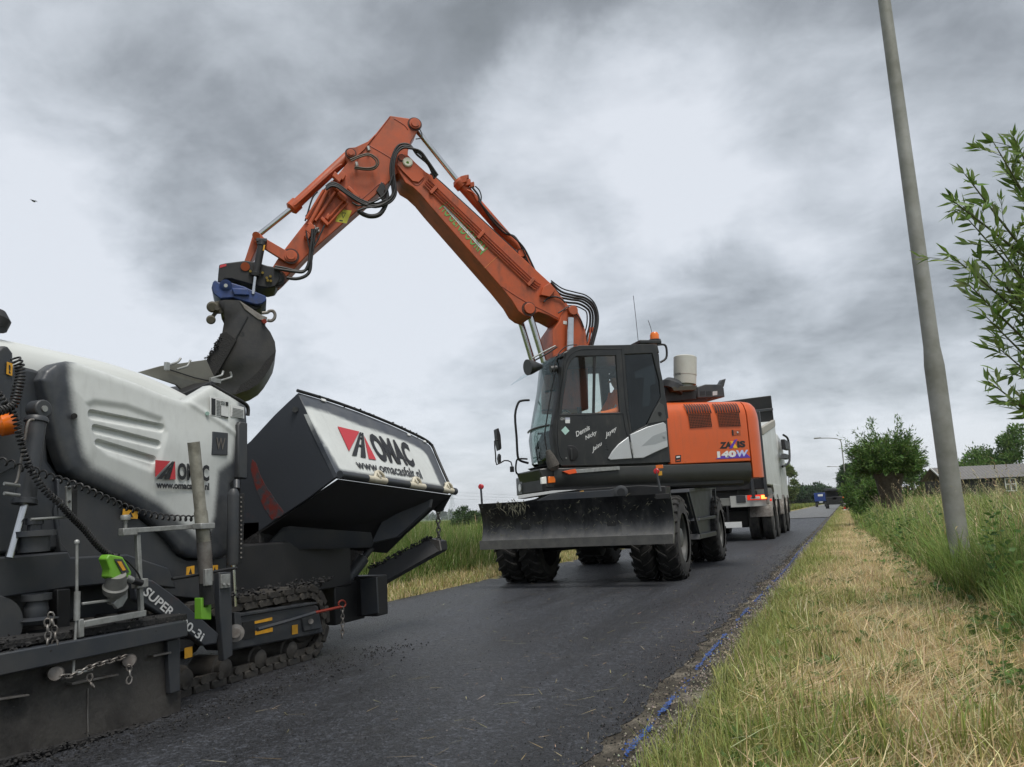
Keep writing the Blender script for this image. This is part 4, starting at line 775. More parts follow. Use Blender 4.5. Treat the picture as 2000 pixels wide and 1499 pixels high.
# ---------------- dozer blade
YB = 9.28
def blade():
    z0, z1 = hy(1319, 1062, YB).z, hy(1307, 964, YB).z; xr = hy(1316, 1062, YB).x; xl = hy(938, 1081, YB).x; secs = []
    for x in np.linspace(xl, xr, 9):
        f = []
        for t in np.linspace(0, 1, 10): f.append(V((x, YB+.12*math.sin(math.pi*t)**1.0*.9+(.0 if t > .12 else -.012), z0+(z1-z0)*t)))
        b = [p+V((0, .05, 0)) for p in reversed(f)]; secs.append(f+b)
    return MB().loft(secs).build('dozer_blade', M_BLADE, ex, 0, 30), xl, xr, z0, z1
M_BLADE, _N, _L, _b = shader('scraped_blade_steel'); MATS['scraped_blade_steel'] = M_BLADE
def blade_shader(N, L, b):
    g = N.new('ShaderNodeNewGeometry'); sp_ = N.new('ShaderNodeSeparateXYZ'); L.new(g.outputs['Position'], sp_.inputs[0])
    mp = N.new('ShaderNodeMapping'); L.new(g.outputs['Position'], mp.inputs[0]); mp.inputs['Scale'].default_value = (1, 1, .35)
    n1, r1 = ramp_noise(N, L, mp.outputs[0], 7, 9, [(.36, (.010, .011, .013)), (.6, (.035, .036, .038)), (.8, (.13, .12, .10))], .68, .6)
    n2, r2 = ramp_noise(N, L, g.outputs['Position'], 9, 8, [(.3, (.07, .072, .075)), (.75, (.15, .145, .135))], .6)
    mr = N.new('ShaderNodeMapRange'); L.new(sp_.outputs[2], mr.inputs[0]); mr.inputs[1].default_value = .76; mr.inputs[2].default_value = .60
    ad = N.new('ShaderNodeMath'); ad.operation = 'MULTIPLY_ADD'; L.new(n1.outputs['Fac'], ad.inputs[0]); ad.inputs[1].default_value = .8; ad.inputs[2].default_value = -.4; 
    a2 = N.new('ShaderNodeMath'); a2.operation = 'ADD'; a2.use_clamp = True; L.new(ad.outputs[0], a2.inputs[0]); L.new(mr.outputs[0], a2.inputs[1])
    x = N.new('ShaderNodeMix'); x.data_type = 'RGBA'; L.new(a2.outputs[0], x.inputs[0]); L.new(r1.outputs[0], x.inputs[6]); L.new(r2.outputs[0], x.inputs[7])
    # dried straw and mud smears
    mp2 = N.new('ShaderNodeMapping'); L.new(g.outputs['Position'], mp2.inputs[0]); mp2.inputs['Scale'].default_value = (1, 1, .5); mp2.inputs['Rotation'].default_value = (0, .6, 0)
    n3, r3 = ramp_noise(N, L, mp2.outputs[0], 34, 8, [(.62, (0, 0, 0)), (.72, (1, 1, 1))], .7, 1.2)
    y = N.new('ShaderNodeMix'); y.data_type = 'RGBA'; sc = N.new('ShaderNodeMath'); sc.operation = 'MULTIPLY'; sc.inputs[1].default_value = .28; L.new(r3.outputs[0], sc.inputs[0]); L.new(sc.outputs[0], y.inputs[0]); L.new(x.outputs[2], y.inputs[6]); y.inputs[7].default_value = (.20, .19, .15, 1)
    L.new(y.outputs[2], b.inputs['Base Color']); b.inputs['Roughness'].default_value = .38; b.inputs['Metallic'].default_value = .25
    bp = N.new('ShaderNodeBump'); bp.inputs['Strength'].default_value = .3; bp.inputs['Distance'].default_value = .01; L.new(n1.outputs['Fac'], bp.inputs['Height']); L.new(bp.outputs[0], b.inputs['Normal'])
blade_shader(_N, _L, _b)
bl, bxl, bxr, bz0, bz1 = blade()
MB().box(((bxl+bxr)/2, YB-.006, bz0+.055), (bxr-bxl, .012, .11)).build('cutting_edge', mat('cutting_edge_steel', (.12, .118, .11), .45, .3, col2=(.07, .07, .07), nscale=8, namt=.8), bl, .002)
MB().box((hy(1083, 995, YB).x, YB+.105, hy(1083, 995, YB).z), (.11, .02, .075)).build('tow_eye_recess', M_BLACK, bl, .004)
MB().box((hy(1294, 970, YB).x, YB+.0, bz1-.03), (.16, .03, .06)).build('corner_doubler', M_BLACK, bl, .004)
for xx in (XC-.55, XC+.55): MB().prism([V((xx-.06, YB+.1, bz0+.15)), V((xx-.06, YB+.1, bz0+.5)), V((xx-.06, YF-.2, .95)), V((xx-.06, YF-.2, .55))], V((.12, 0, 0))).build('blade_arm', M_BLACK, ex, .01)
def stuck_grass():
    n = 190; x = RNG.uniform(bxl+.05, bxr-.05, n); t = RNG.beta(2, 1.6, n); y = YB+.108*np.sin(np.pi*t)-.004; z = bz0+(bz1-bz0)*t; L2 = RNG.uniform(.015, .07, n); az = RNG.uniform(-.6, .6, n)+np.where(RNG.random(n) < .5, 0, math.pi); mb = MB()
    for i in range(n):
        d = V((math.cos(az[i])*.6, 0, RNG.uniform(-1, 1))).normalized(); p = V((x[i], y[i], z[i])); q = p+d*L2[i]*.5+V((0, -.006, 0)); r_ = p+d*L2[i]+V((RNG.uniform(-.02, .02), .0, RNG.uniform(-.02, .01))); w = V((d.z, 0, -d.x))*RNG.uniform(.001, .003)
        mb.add([p-w, p+w, q+w, q-w, r_], [(0, 1, 2, 3), (3, 2, 4)])
    for px in (1000, 1010, 1022, 975):
        for k in range(14): p = hy(px+RNG.normal(0, 6), 987+RNG.normal(0, 3), YB+.02); q = p+V((RNG.normal(0, .04), -.02, RNG.normal(-.01, .05))); r_ = q+V((RNG.normal(0, .03), -.01, -.05)); w = V((.003, 0, .002)); mb.add([p-w, p+w, q+w, q-w, r_], [(0, 1, 2, 3), (3, 2, 4)])
    mb.build('stuck_grass', mat('dried_grass', (.16, .155, .11), .8, col2=(.12, .12, .08), nscale=12), bl, 0, 0)['kind'] = 'stuff'
stuck_grass()
# blade end markers (red reflector on stem)
def marker(px, foot, top, nm='marker_post'):
    a, b = hy(*foot, YB+.03), hy(*top, YB+.03); s_ = MB().tube([a, a.lerp(b, .5), b], .014, 8, 1).build(nm, M_CHAR, ex); MB().lathe(b+V((0, .02, 0)), b+V((0, -.012, 0)), [(0, .034), (.8, .034), (1, .026)], 20).build('red_reflector', mat('red_reflector', (.5, .012, .02), .35, coat=.3), s_); return s_
marker(0, (942, 992), (939, 951))
s2 = marker(0, (1290, 960), (1282, 921)); MB().box(hy(1288, 912, YB+.035), (.085, .006, .04)).build('amber_tab', M_AMBER, s2, .002); MB().box(hy(1289, 925, YB+.035), (.05, .006, .05)).build('yellow_tab', M_YELLOW, s2, .002)
# front deck behind the blade: white tool tray, amber strip, pipe
YD = 9.75
prism('deck_plate', [hy(1045, 975, YD), hy(1080, 958, YD), hy(1130, 956, YD), hy(1250, 948, YD), hy(1300, 950, YD), hy(1300, 985, YD), hy(1000, 1000, YD), hy(1002, 984, YD)], V((0, .3, 0)), M_BLACK, ex, .01)
prism('tray_lip', [hy(1012, 975, YD-.05), hy(1012, 968, YD-.05), hy(1078, 959, YD-.05), hy(1128, 957, YD-.05), hy(1090, 962, YD-.05)], V((0, .25, .0)), M_DECALW, ex, .002)
prism('amber_strip', [hy(1092, 970, YD-.03), hy(1138, 959, YD-.03), hy(1145, 963, YD-.03), hy(1105, 971, YD-.03)], V((0, .02, 0)), M_YELLOW, ex, .002)
prism('deck_box', [hy(1048, 978, YD-.1), hy(1078, 964, YD-.1), hy(1190, 957, YD-.1), hy(1205, 953, YD-.1), hy(1200, 975, YD-.1), hy(1048, 990, YD-.1)], V((0, .2, 0)), M_CHAR, ex, .008)
MB().lathe(hy(1213, 962, YD-.14), hy(1213, 962, YD+.35), [(0, .06), (0.02, .085), (1, .085)], 22).build('pipe_clamp', M_CHAR, ex)
MB().lathe(hy(1213, 962, YD-.145), hy(1213, 962, YD-.13), [(0, .05), (1, .05)], 18).build('pipe_bore', M_INK, ex)
# ---------------- upper structure
LC = 1.22
MB().prism([T(1.70, LC-.03, 1.18), T(-1.40, LC-.03, 1.18), T(-1.40, LC-.03, 1.46), T(1.70, LC-.03, 1.46)], -ll*1.0).prism([T(1.05, LC-1.04, 1.18), T(-1.40, LC-1.04, 1.18), T(-1.40, LC-1.04, 1.46), T(1.05, LC-1.04, 1.46)], -ll*1.35).build('platform', M_BLACK, ex, .03)
# dark side skirt: rounded section
def skirt():
    prof = [(LC-.25, 1.16), (LC-.08, 1.20), (LC+.0, 1.28), (LC+.015, 1.40), (LC+.0, 1.50), (LC-.25, 1.50)]
    secs = []
    for t in np.linspace(0, 1, 12):
        u = 1.55-3.06*t; secs.append([T(u, l, z) for l, z in prof])
    MB().loft(secs).build('side_skirt', mat('dark_olive_skirt', (.026, .028, .027), .35, col2=(.05, .05, .046), nscale=3, namt=.5), ex, .01, 40)
skirt()
# engine cover: orange shell with rounded top edge
LCV = 1.225
PROF = [(LCV, 1.50), (LCV, 1.8), (LCV-.005, 2.15), (LCV-.02, 2.24), (LCV-.06, 2.33), (LCV-.13, 2.385), (LCV-.25, 2.41), (.3, 2.42), (-.9, 2.41), (-1.1, 2.37), (-1.19, 2.2), (-1.2, 1.5)]
def zoff(u): return .0 + .012*(-u)
cov = MB().loft([[T(u, l, z+zoff(u)) for l, z in PROF] for u in (-.20, -.6, -1.0, -1.515)]).build('engine_cover', M_ORANGE2, ex, .012, 40)
def cw():
    secs = []
    for t in np.linspace(0, 1, 9):
        a = t*math.pi/2; u = -1.528-.33*math.sin(a); k = .30*(1-math.cos(a)); secs.append([T(u, (l-k if l > .5 else l+k if l < -.5 else l), (z if i not in (0, 11) else 1.26)+zoff(u)-.10*(1-math.cos(a))*(1 if z > 1.9 else -.0)) for i, (l, z) in enumerate(PROF)])
    MB().loft(secs).build('counterweight', M_ORANGE2, ex, .01, 50)
cw()
def Lc(l, off=.0): return L_(l, LCV+off)
# louvre slots in the rounded shoulder, wire grilles below
for gx in (0, 1):
    for i in range(10):
        x0 = 1337+gx*56+i*5.0; top = hl(x0, 783, LCV-.05); bot = hl(x0+6, 800, LCV)
        u0 = (bot-SC).dot(uu); pts = []
        for (l, z) in ((LCV+.001, 2.23), (LCV-.004, 2.27), (LCV-.016, 2.315), (LCV-.035, 2.35), (LCV-.06, 2.372)): pts.append((l+.003, z+zoff(u0)-.015))
        w = .0085; MB().loft([[T(u0-w+.02*k/4, l, z), T(u0+w+.02*k/4, l, z), T(u0+w+.02*k/4, l-.004, z-.004), T(u0-w+.02*k/4, l-.004, z-.004)] for k, (l, z) in enumerate(pts)]).build('louvre_slot', M_INK, cov, 0, 60)
for q in ([(1348, 837), (1391, 834), (1387, 807), (1344, 808)], [(1405, 834), (1447, 833), (1443, 805), (1401, 807)]):
    qq = Lc(q, .002); prism('grille_recess', qq, -ll*.003, mat('grille_dark', (.03, .02, .015), .7), cov, 0)
    mb = MB(); qq = Lc(q, .008)
    for i in range(15): a, b = quad_at(qq, i/14, 0), quad_at(qq, i/14, 1); mb.tube([a, b], .0022, 4, 1)
    for i in range(10): a, b = quad_at(qq, 0, i/9), quad_at(qq, 1, i/9); mb.tube([a, b], .0022, 4, 1)
    mb.build('wire_grille', M_ORANGE, cov)
hq = Lc([(1432, 851), (1447, 850), (1446, 840), (1431, 841)], .003); prism('latch_recess', hq, -ll*.003, M_ORANGE, cov, 0); MB().cyl(hl(1440, 845, LCV), hl(1440, 845, LCV)+ll*.012, .014, 12).build('latch_button', M_SILVER, cov); decal('latch_shadow', Lc([(1430, 851), (1433, 851), (1432, 840), (1429, 840)], .004), M_INK, cov)
text('model_lettering', 'ZA', Lc([(1405, 877), (1429, 876), (1429, 863), (1406, 864)]), M_INK, cov, .055); text('model_lettering', 'IS', Lc([(1440, 875), (1456, 874), (1455, 861), (1439, 862)]), M_INK, cov, .055)
M_PURP = mat('purple_decal', (.10, .04, .36), .45); M_GOLD = mat('gold_decal', (.75, .42, .02), .45)
decal('letter_stroke', Lc([(1426, 862), (1432, 862), (1441, 876), (1433, 876)], .002), M_GOLD, cov); decal('letter_stroke', Lc([(1424, 876), (1430, 876), (1440, 858), (1434, 860)], .003), M_PURP, cov)
decal('decal_band', Lc([(1398, 897), (1466, 894), (1455, 884), (1405, 892)], .001), M_PURP, cov)
text('model_lettering', '140', Lc([(1401, 895), (1438, 893), (1437, 880), (1400, 882)], .002), M_DECALW, cov, .06); text('model_lettering', 'W', Lc([(1438, 893), (1459, 891), (1461, 879), (1437, 880)], .002), mat('pale_blue_decal', (.45, .52, .75), .45), cov, .05)
decal('spec_label', Lc([(1319, 903), (1330, 902), (1330, 889), (1319, 890)], .001), M_INK, cov); decal('spec_label', Lc([(1321, 895), (1328, 894), (1328, 891), (1321, 892)], .003), M_DECALW, cov); decal('spec_label', Lc([(1321, 901), (1328, 900), (1328, 898), (1321, 899)], .003), M_ORANGE2, cov)
# deck on top: air cleaner, grey hump, exhaust box
dk = T(-.5, .75, 2.40)
ac = MB().lathe(hl(1338, 760, .75), hl(1338, 697, .75), [(0, .11), (.12, .12), (.13, .165), (.40, .168), (.41, .172), (.97, .172), (1, .15)], 28).build('air_cleaner_bowl', mat('cream_plastic_bowl', (.52, .52, .47), .5, col2=(.4, .39, .34), nscale=6), ex)
text('bowl_lettering', 'TOPSPIN', [hl(1317, 734, .93), hl(1329, 733, .93), hl(1329, 728, .93), hl(1317, 729, .93)], M_INK, ac, .02)
MB().lathe(hl(1310, 764, .75), hl(1318, 742, .75), [(0, .17), (.5, .18), (.85, .13), (1, .05)], 20).build('intake_elbow', M_CHAR, ex)
prism('intake_shelf', L_([(1312, 756), (1362, 753), (1360, 762), (1316, 764)], .92), -ll*.4, mat('olive_shelf', (.05, .045, .03), .6), ex, .004)
MB().prism(L_([(1300, 742), (1312, 742), (1320, 756), (1340, 764), (1362, 762), (1360, 780), (1300, 786)], .80), -ll*.5).build('engine_bay_front', M_BLACK, ex, .01)
prism('exhaust_guard', L_([(1362, 756), (1378, 751), (1408, 751), (1414, 758), (1416, 776), (1362, 778)], .75), -ll*.7, M_CHAR, ex, .012)
for x0 in (1368, 1380, 1392): prism('guard_slot', L_([(x0, 773), (x0+9, 772), (x0+9, 764), (x0, 765)], .754), -ll*.006, M_INK if x0 != 1392 else M_SILVER, ex, 0)
prism('exhaust_stub', L_([(1404, 752), (1410, 742), (1418, 740), (1414, 756)], .3), -ll*.08, M_CHAR, ex, .006)
# ---------------- cab
LI = LC-1.0
SIDE = [(1079, 847), (1086, 801), (1095, 747), (1099, 705), (1104, 690), (1116, 679), (1131, 675), (1215, 674), (1281, 672), (1283, 688), (1295, 745), (1303, 792), (1315, 892), (1315, 903), (1200, 908), (1097, 911), (1086, 897)]
WIN = [(1097, 808), (1100, 780), (1109, 720), (1116, 704), (1126, 696), (1203, 695), (1211, 806)]
REARW = [(1220, 692), (1274, 690), (1288, 745), (1291, 775), (1278, 800), (1264, 830), (1234, 846), (1228, 800)]
cabs = plate('cab_side_frame', L_(SIDE, LC), [L_(WIN, LC), L_(REARW, LC)], -ll, .05, M_CABBLK, ex, .006)
prism('door_window', L_(WIN, LC-.02), -ll*.005, M_GLASS, cabs, 0); prism('rear_side_window', L_(REARW, LC-.02), -ll*.005, M_GLASSD, cabs, 0)
prism('window_divider', L_([(1159, 696), (1164, 696), (1162, 808), (1157, 808)], LC-.012), -ll*.014, M_BLACK, cabs, 0)
# door outline gap, belt line, seal
tube('door_seal', [hl(a, b, LC+.002) for a, b in [(1214, 681), (1140, 683), (1122, 688), (1109, 702), (1101, 735), (1093, 790), (1089, 845), (1092, 885), (1100, 900)]], .006, M_INK, cabs, 6, 3)
tube('door_seal', [hl(a, b, LC+.002) for a, b in [(1094, 811), (1150, 810), (1212, 808), (1217, 812), (1222, 840), (1230, 862)]], .006, M_INK, cabs, 6, 2)
tube('door_seal', [hl(a, b, LC+.002) for a, b in [(1214, 681), (1217, 720), (1222, 790), (1232, 850)]], .006, M_INK, cabs, 6, 2)
for pts in ([(1188, 896), (1196, 882), (1208, 868), (1228, 853), (1235, 896), (1193, 899)], [(1231, 849), (1264, 834), (1296, 825), (1301, 829), (1305, 873), (1280, 884), (1257, 895), (1237, 896)]): pn = prism('silver_side_panel', L_(pts, LC+.03), -ll*.028, M_SILVER, cabs, .008)
prism('panel_scoop', L_([(1253, 872), (1275, 852), (1302, 842), (1303, 860), (1280, 868)], LC+.031), -ll*.004, mat('silver_recess', (.34, .36, .37), .4, .25), pn, 0); MB().cyl(hl(1297, 852, LC+.03), hl(1297, 852, LC+.045), .018, 14).build('panel_lock', M_SILVER, pn)
bar_h = [hl(1231, 864, LC+.033), hl(1236, 887, LC+.033)]; cyl('hinge', bar_h[0], bar_h[1], .012, M_GALV, pn)
prism('rear_corner_trim', L_([(1265, 828), (1276, 806), (1288, 786), (1297, 793), (1302, 822)], LC+.012), -ll*.01, mat('grey_trim', (.05, .053, .052), .5), cabs, .004); MB().cyl(hl(1288, 809, LC+.01), hl(1288, 809, LC+.02), .03, 18).build('speaker_grille', M_INK, cabs)
# door: handle, stickers, first names
MB().lathe(hl(1114, 886, LC-.0), hl(1114, 886, LC+.012), [(0, .11), (.6, .105), (1, .07)], 24).build('handle_recess', mat('door_recess', (.012, .012, .013), .5), cabs); prism('door_handle', L_([(1114, 876), (1118, 876), (1119, 898), (1115, 898)], LC+.03), -ll*.02, M_CABBLK, cabs, .004); MB().cyl(hl(1106, 895, LC+.0), hl(1106, 895, LC+.02), .012, 10).build('door_lock', M_GALV, cabs)
dq = lambda l: L_(l, LC+.001)
decal('diamond_sticker', dq([(1096, 841), (1104, 850), (1112, 842), (1104, 833)]), mat('mint_sticker', (.42, .62, .56), .5), cabs); decal('square_sticker', dq([(1104, 827), (1113, 827), (1113, 820), (1104, 820)]), M_DECALW, cabs); decal('square_sticker', dq([(1104, 820), (1113, 820), (1113, 816), (1104, 816)]), mat('lilac_sticker', (.4, .42, .5), .5), cabs); text('sticker_letters', 'CH', dq([(1095, 821), (1102, 821), (1102, 816), (1095, 816)]), M_DECALW, cabs)
for s_, q in (('Dennis', [(1126, 854), (1153, 839), (1150, 830), (1122, 845)]), ('Nicky', [(1145, 862), (1167, 850), (1164, 840), (1141, 853)]), ('Jayey', [(1183, 858), (1206, 842), (1203, 832), (1180, 847)]), ('Jaisu', [(1157, 886), (1177, 871), (1174, 862), (1154, 876)])): text('door_lettering', s_, dq(q), M_DECALW, cabs, .012, .35)
# far side, front, back, roof, floor
SIDEF = [(1215-0, 0)]
def cab_uz(lst): return [(((hl(a, b, LC))-SC).dot(uu), hl(a, b, LC).z) for a, b in lst]
side_uz, win_uz, rear_uz = cab_uz(SIDE), cab_uz(WIN), cab_uz(REARW)
plate('cab_far_frame', [T(u, LI, z) for u, z in side_uz], [[T(u, LI, z) for u, z in [(1.50, 1.62), (1.50, 2.1), (1.24, 2.95), (.35, 2.98), (.32, 1.75)]], [T(u, LI, z) for u, z in [(.2, 1.9), (.2, 2.98), (-.05, 2.98), (-.2, 2.0)]]], ll, .05, M_CABBLK, ex, .006)
prism('far_window', [T(u, LI+.02, z) for u, z in [(1.50, 1.62), (1.50, 2.1), (1.24, 2.95), (.35, 2.98), (.32, 1.75)]], ll*.005, M_GLASS, ex, 0)
# front surface follows the side profile
fr_uz = [side_uz[i] for i in (16, 0, 1, 2, 3, 4)]
def front_pt(i, l, bow=.0): u, z = fr_uz[i]; s_ = (l-(LC+LI)/2)/.5; return T(u+.09*(1-s_*s_), l, z)
def front_strip(name, l0, l1, i0, i1, m_, th=.03, parent=None):
    ls = np.linspace(l0, l1, 7); mb = MB()
    secs = []
    for l in ls: secs.append([front_pt(i, l) for i in range(i0, i1+1)]+[front_pt(i, l)-uu*th for i in range(i1, i0-1, -1)])
    return mb.loft(secs).build(name, m_, parent or ex, 0, 40)
front_strip('front_pillar', LC-.075, LC-.0, 0, 5, M_CABBLK); front_strip('front_pillar', LI, LI+.05, 0, 5, M_CABBLK); front_strip('windscreen', LI+.05, LC-.075, 0, 5, M_SCREEN, .006)
front_strip('windscreen_sill', LI+.05, LC-.075, 0, 0+1, M_CLEAR, .008) if False else None
mb = MB(); mb.tube([front_pt(1, l)+V((0, 0, .12))+uu*.0 for l in np.linspace(LI+.04, LC-.06, 7)], .016, 6, 1); mb.build('windscreen_crossbar', M_CABBLK, ex)
rf = [(1.36, 3.02), (1.30, 3.10), (1.15, 3.165), (.9, 3.19), (.3, 3.215), (-.16, 3.235), (-.18, 3.10), (1.2, 3.02)]
MB().prism([T(u, LC-.005, z-.004) for u, z in rf], -ll*.99).build('cab_roof', M_CABBLK, ex, .02)
prism('cab_floor', [T(1.5, LC-.05, 1.5), T(-.2, LC-.05, 1.5), T(-.2, LC-.05, 1.56), T(1.6, LC-.05, 1.56)], -ll*.9, M_BLACK, ex, .01)
plate('cab_rear_frame', [T(-.19, LC-.05, 1.55), T(-.19, LI+.05, 1.55), T(-.17, LI+.05, 3.1), T(-.17, LC-.05, 3.1)], [[T(-.18, LC-.15, 2.25), T(-.18, LI+.15, 2.25), T(-.17, LI+.15, 2.98), T(-.17, LC-.15, 2.98)]], uu, .04, M_CABBLK, ex, .005)
prism('front_skirt', [T(1.66, LC-.02, 1.24), T(1.75, LC-.02, 1.5), T(1.55, LC-.02, 1.52), T(1.4, LC-.02, 1.24)], -ll*.98, M_CABBLK, ex, .02)
# head lamps
for pts, m_ in (([(1058, 946), (1068, 945), (1067, 931), (1057, 933)], M_LAMP), ([(1071, 944), (1085, 943), (1085, 931), (1071, 931)], M_AMBER)): prism('head_lamp', L_(pts, LC+.01), -ll*.05, m_, ex, .006)
MB().cyl(hl(1021, 953, .25), hl(1021, 953, .25)+uu*.05, .055, 14).build('head_lamp', M_LAMP, ex); MB().box(hl(1030, 950, .2), (.25, .3, .26), (uu, ll, EZ)).build('lamp_box', M_CABBLK, ex, .02)
# visor, work lamp, wiper, wing mirror frame
vis = MB().loft([[T(1.30, LC-.08-k, 3.10)+EZ*.02, T(1.62, LC-.08-k, 2.92), T(1.80, LC-.08-k, 2.78), T(1.80, LC-.08-k, 2.775), T(1.62, LC-.08-k, 2.912), T(1.30, LC-.08-k, 3.11)] for k in (0, .45, .84)]).build('rain_visor', M_CLEAR, ex)
tube('visor_rail', [hl(a, b, LC-.1) for a, b in [(1040, 700), (1065, 686), (1085, 676)]], .012, M_GALV, ex, sub=2); tube('visor_rail', [hl(a, b, LC-.3) for a, b in [(1045, 704), (1070, 690), (1088, 678)]], .012, M_BLACK, ex, sub=2)
MB().lathe(hl(1058, 716, LC-.1), hl(1030, 718, LC-.05), [(0, .03), (.3, .06), (.75, .10), (1, .11)], 20).build('work_lamp', M_CABBLK, ex); MB().lathe(hl(1075, 722, LC-.1), hl(1087, 720, LC-.1), [(0, .05), (1, .05)], 14).build('work_lamp_bracket', M_CABBLK, ex)
MB().tube([hl(a, b, LC-.06) for a, b in [(1086, 725), (1078, 760), (1068, 820), (1064, 850), (1068, 880)]], .010, 6, 3).build('wiper_arm', M_BLACK, ex); tube('visor_cable', [hl(a, b, LC+.01) for a, b in [(1127, 674), (1108, 676), (1092, 690), (1084, 712), (1080, 735)]], .007, M_BLACK, ex)
tube('hand_rail', [hl(a, b, .35) for a, b in [(1034, 782), (1020, 783), (1012, 788), (1006, 812), (1009, 855), (1011, 890), (1016, 900), (1032, 905)]], .017, M_BLACK, ex, 8, 3); tube('mirror_arm', [hl(a, b, .3) for a, b in [(1030, 897), (1012, 897), (1008, 906), (1008, 922), (1015, 928), (1035, 929)]], .013, M_BLACK, ex, 8, 3)
tube('mirror_frame', [hl(a, b, .2) for a, b in [(1000, 915), (998, 903), (985, 900), (970, 908), (968, 890), (966, 862), (972, 860)]], .010, M_BLACK, ex, 8, 2); MB().box(hl(1000, 917, .25), (.05, .05, .08)).build('mirror_joint', M_BLACK, ex, .006)
mp_ = [hl(a, b, .2) for a, b in [(970, 838), (974, 836), (978, 850), (980, 876), (976, 880), (972, 860)]]; prism('wing_mirror', mp_, -ll*.16, M_BLACK, ex, .008); prism('wing_mirror', [hl(a, b, .2) for a, b in [(976, 886), (979, 890), (979, 904), (976, 906), (974, 895)]], -ll*.1, M_BLACK, ex, .006)
# debris net / wiper motor cover at the lower front corner
MB().lathe(hl(1070, 880, LC+.02), hl(1084, 918, LC+.0), [(0, .03), (.3, .06), (.8, .085), (1, .05)], 14).build('corner_guard', mat('frayed_guard', (.05, .045, .04), .8, col2=(.11, .10, .085), nscale=40, namt=.8, bump=.8, bscale=90), ex)
# warning board lying on the skirt
wb = prism('aluminium_board', L_([(1122, 918), (1210, 911), (1211, 918), (1124, 925)], LC+.05), -ll*.10, M_GALV, ex, .003); prism('orange_end', L_([(1100, 921), (1124, 916), (1127, 924), (1112, 927)], LC+.06), -ll*.1, mat('orange_plastic', (.75, .10, .02), .45), wb, .003)
# roof extras: beacon, hand rail, aerials
rb = hl(1279, 668, LC-.3); MB().lathe(rb, rb+EZ*.03, [(0, .09), (1, .09)], 20).build('beacon_base', M_CABBLK, ex); MB().lathe(rb+EZ*.03, rb+EZ*.15, [(0, .07), (.6, .068), (.9, .05), (1, .02)], 20).build('beacon', M_AMBER, ex)
MB().box(hl(1262, 672, LC-.25), (.35, .3, .05), (uu, ll, EZ)).build('roof_box', M_CABBLK, ex, .01); tube('rear_hand_rail', [hl(a, b, LC-.12) for a, b in [(1284, 674), (1298, 674), (1302, 684), (1301, 700), (1290, 708)]], .016, M_BLACK, ex, 8, 3)
tube('aerial', [hl(1247, 671, .6), hl(1242, 622, .6), hl(1237, 578, .6)], .0045, M_BLACK, ex, 5, 1); tube('aerial', [hl(1276, 665, .6), hl(1271, 640, .6), hl(1266, 626, .6)], .0045, M_BLACK, ex, 5, 1)
# interior: seat, console, joystick column, steering wheel
MB().box(T(.35, .72, 1.98), (.48, .5, .14), (uu, ll, EZ)).build('seat_cushion', M_BLACK, ex, .03); MB().box(T(.08, .72, 2.4), (.14, .5, .8), (uu+EZ*-.15, ll, EZ+uu*-.15)).build('seat_back', M_BLACK, ex, .04)
for l in (.43, 1.01): MB().box(T(.5, l, 2.1), (.45, .1, .22), (uu, ll, EZ)).build('arm_console', M_CHAR, ex, .02)
MB().tube([T(1.45, .72, 1.6), T(1.2, .72, 2.1), T(1.12, .72, 2.2)], .04, 8, 2).build('steering_column', M_BLACK, ex); MB().tube([T(1.1+.06*math.cos(t), .72+.19*math.cos(t+1.57), 2.24+.17*math.cos(t)*.6) for t in np.linspace(0, 2*math.pi, 20)], .014, 6, 1).build('steering_wheel', M_BLACK, ex)
for z_ in (2.08, 2.42, 2.7): MB().tube([T(1.1, LI+.10, z_), T(1.42-.22*(z_-2.08), LI+.11, z_-.02)], .014, 6, 1).build('grab_rail', M_BLACK, ex)
MB().prism([T(1.46, LI+.12, 1.58), T(1.50, LI+.12, 1.85), T(1.36, LI+.12, 2.08), T(1.22, LI+.12, 2.06), T(1.22, LI+.12, 1.58)], ll*.28).build('dashboard', M_CHAR, ex, .03)
for l in (.6, .84): MB().box(T(1.42, l, 1.68), (.22, .1, .05), (uu+EZ*.5, ll, EZ-uu*.5)).build('foot_pedal', M_BLACK, ex, .01)
MB().box(T(.75, .33, 2.35), (.06, .05, .2), (uu, ll, EZ)).build('monitor', M_CHAR, ex, .01)
# ---------------- boom, stick, attachments
LB = .24
base_pts = [(1082, 800), (1080, 690), (1080, 645), (1092, 628), (1099, 606), (1108, 600), (1120, 600), (1128, 607), (1138, 628), (1145, 650), (1148, 690), (1150, 800)]
base = prism('boom_base', L_(base_pts, LB+.04), -ll*(2*LB+.08), M_ORANGE, ex, .015)
MB().cyl(hl(1116, 609, LB+.02), hl(1116, 609, LB+.02)+ll*.09, .075, 20).build('pivot_pin', M_ORANGE, base, .008); cyl('piston_rod', hl(1114, 622, LB+.13), hl(1113, 700, LB+.13), .055, M_CHROME, base)
decal('warning_plate', L_([(1100, 633), (1109, 635), (1109, 628), (1100, 627)], LB+.042), M_DECALW, base)
boom_pts = [(773, 318), (775, 306), (784, 299), (797, 303), (812, 318), (832, 336), (852, 348), (925, 415), (998, 482), (1040, 521), (1075, 553), (1092, 574), (1108, 594), (1122, 612), (1110, 632), (1096, 630), (1072, 617), (1052, 610), (1044, 613), (1036, 621), (1024, 617), (1012, 608), (1000, 588), (975, 557), (947, 525), (840, 403), (822, 381), (806, 366), (791, 357), (780, 338)]
boom = prism('boom', L_(boom_pts, LB), -ll*2*LB, M_ORANGE, ex, .012)
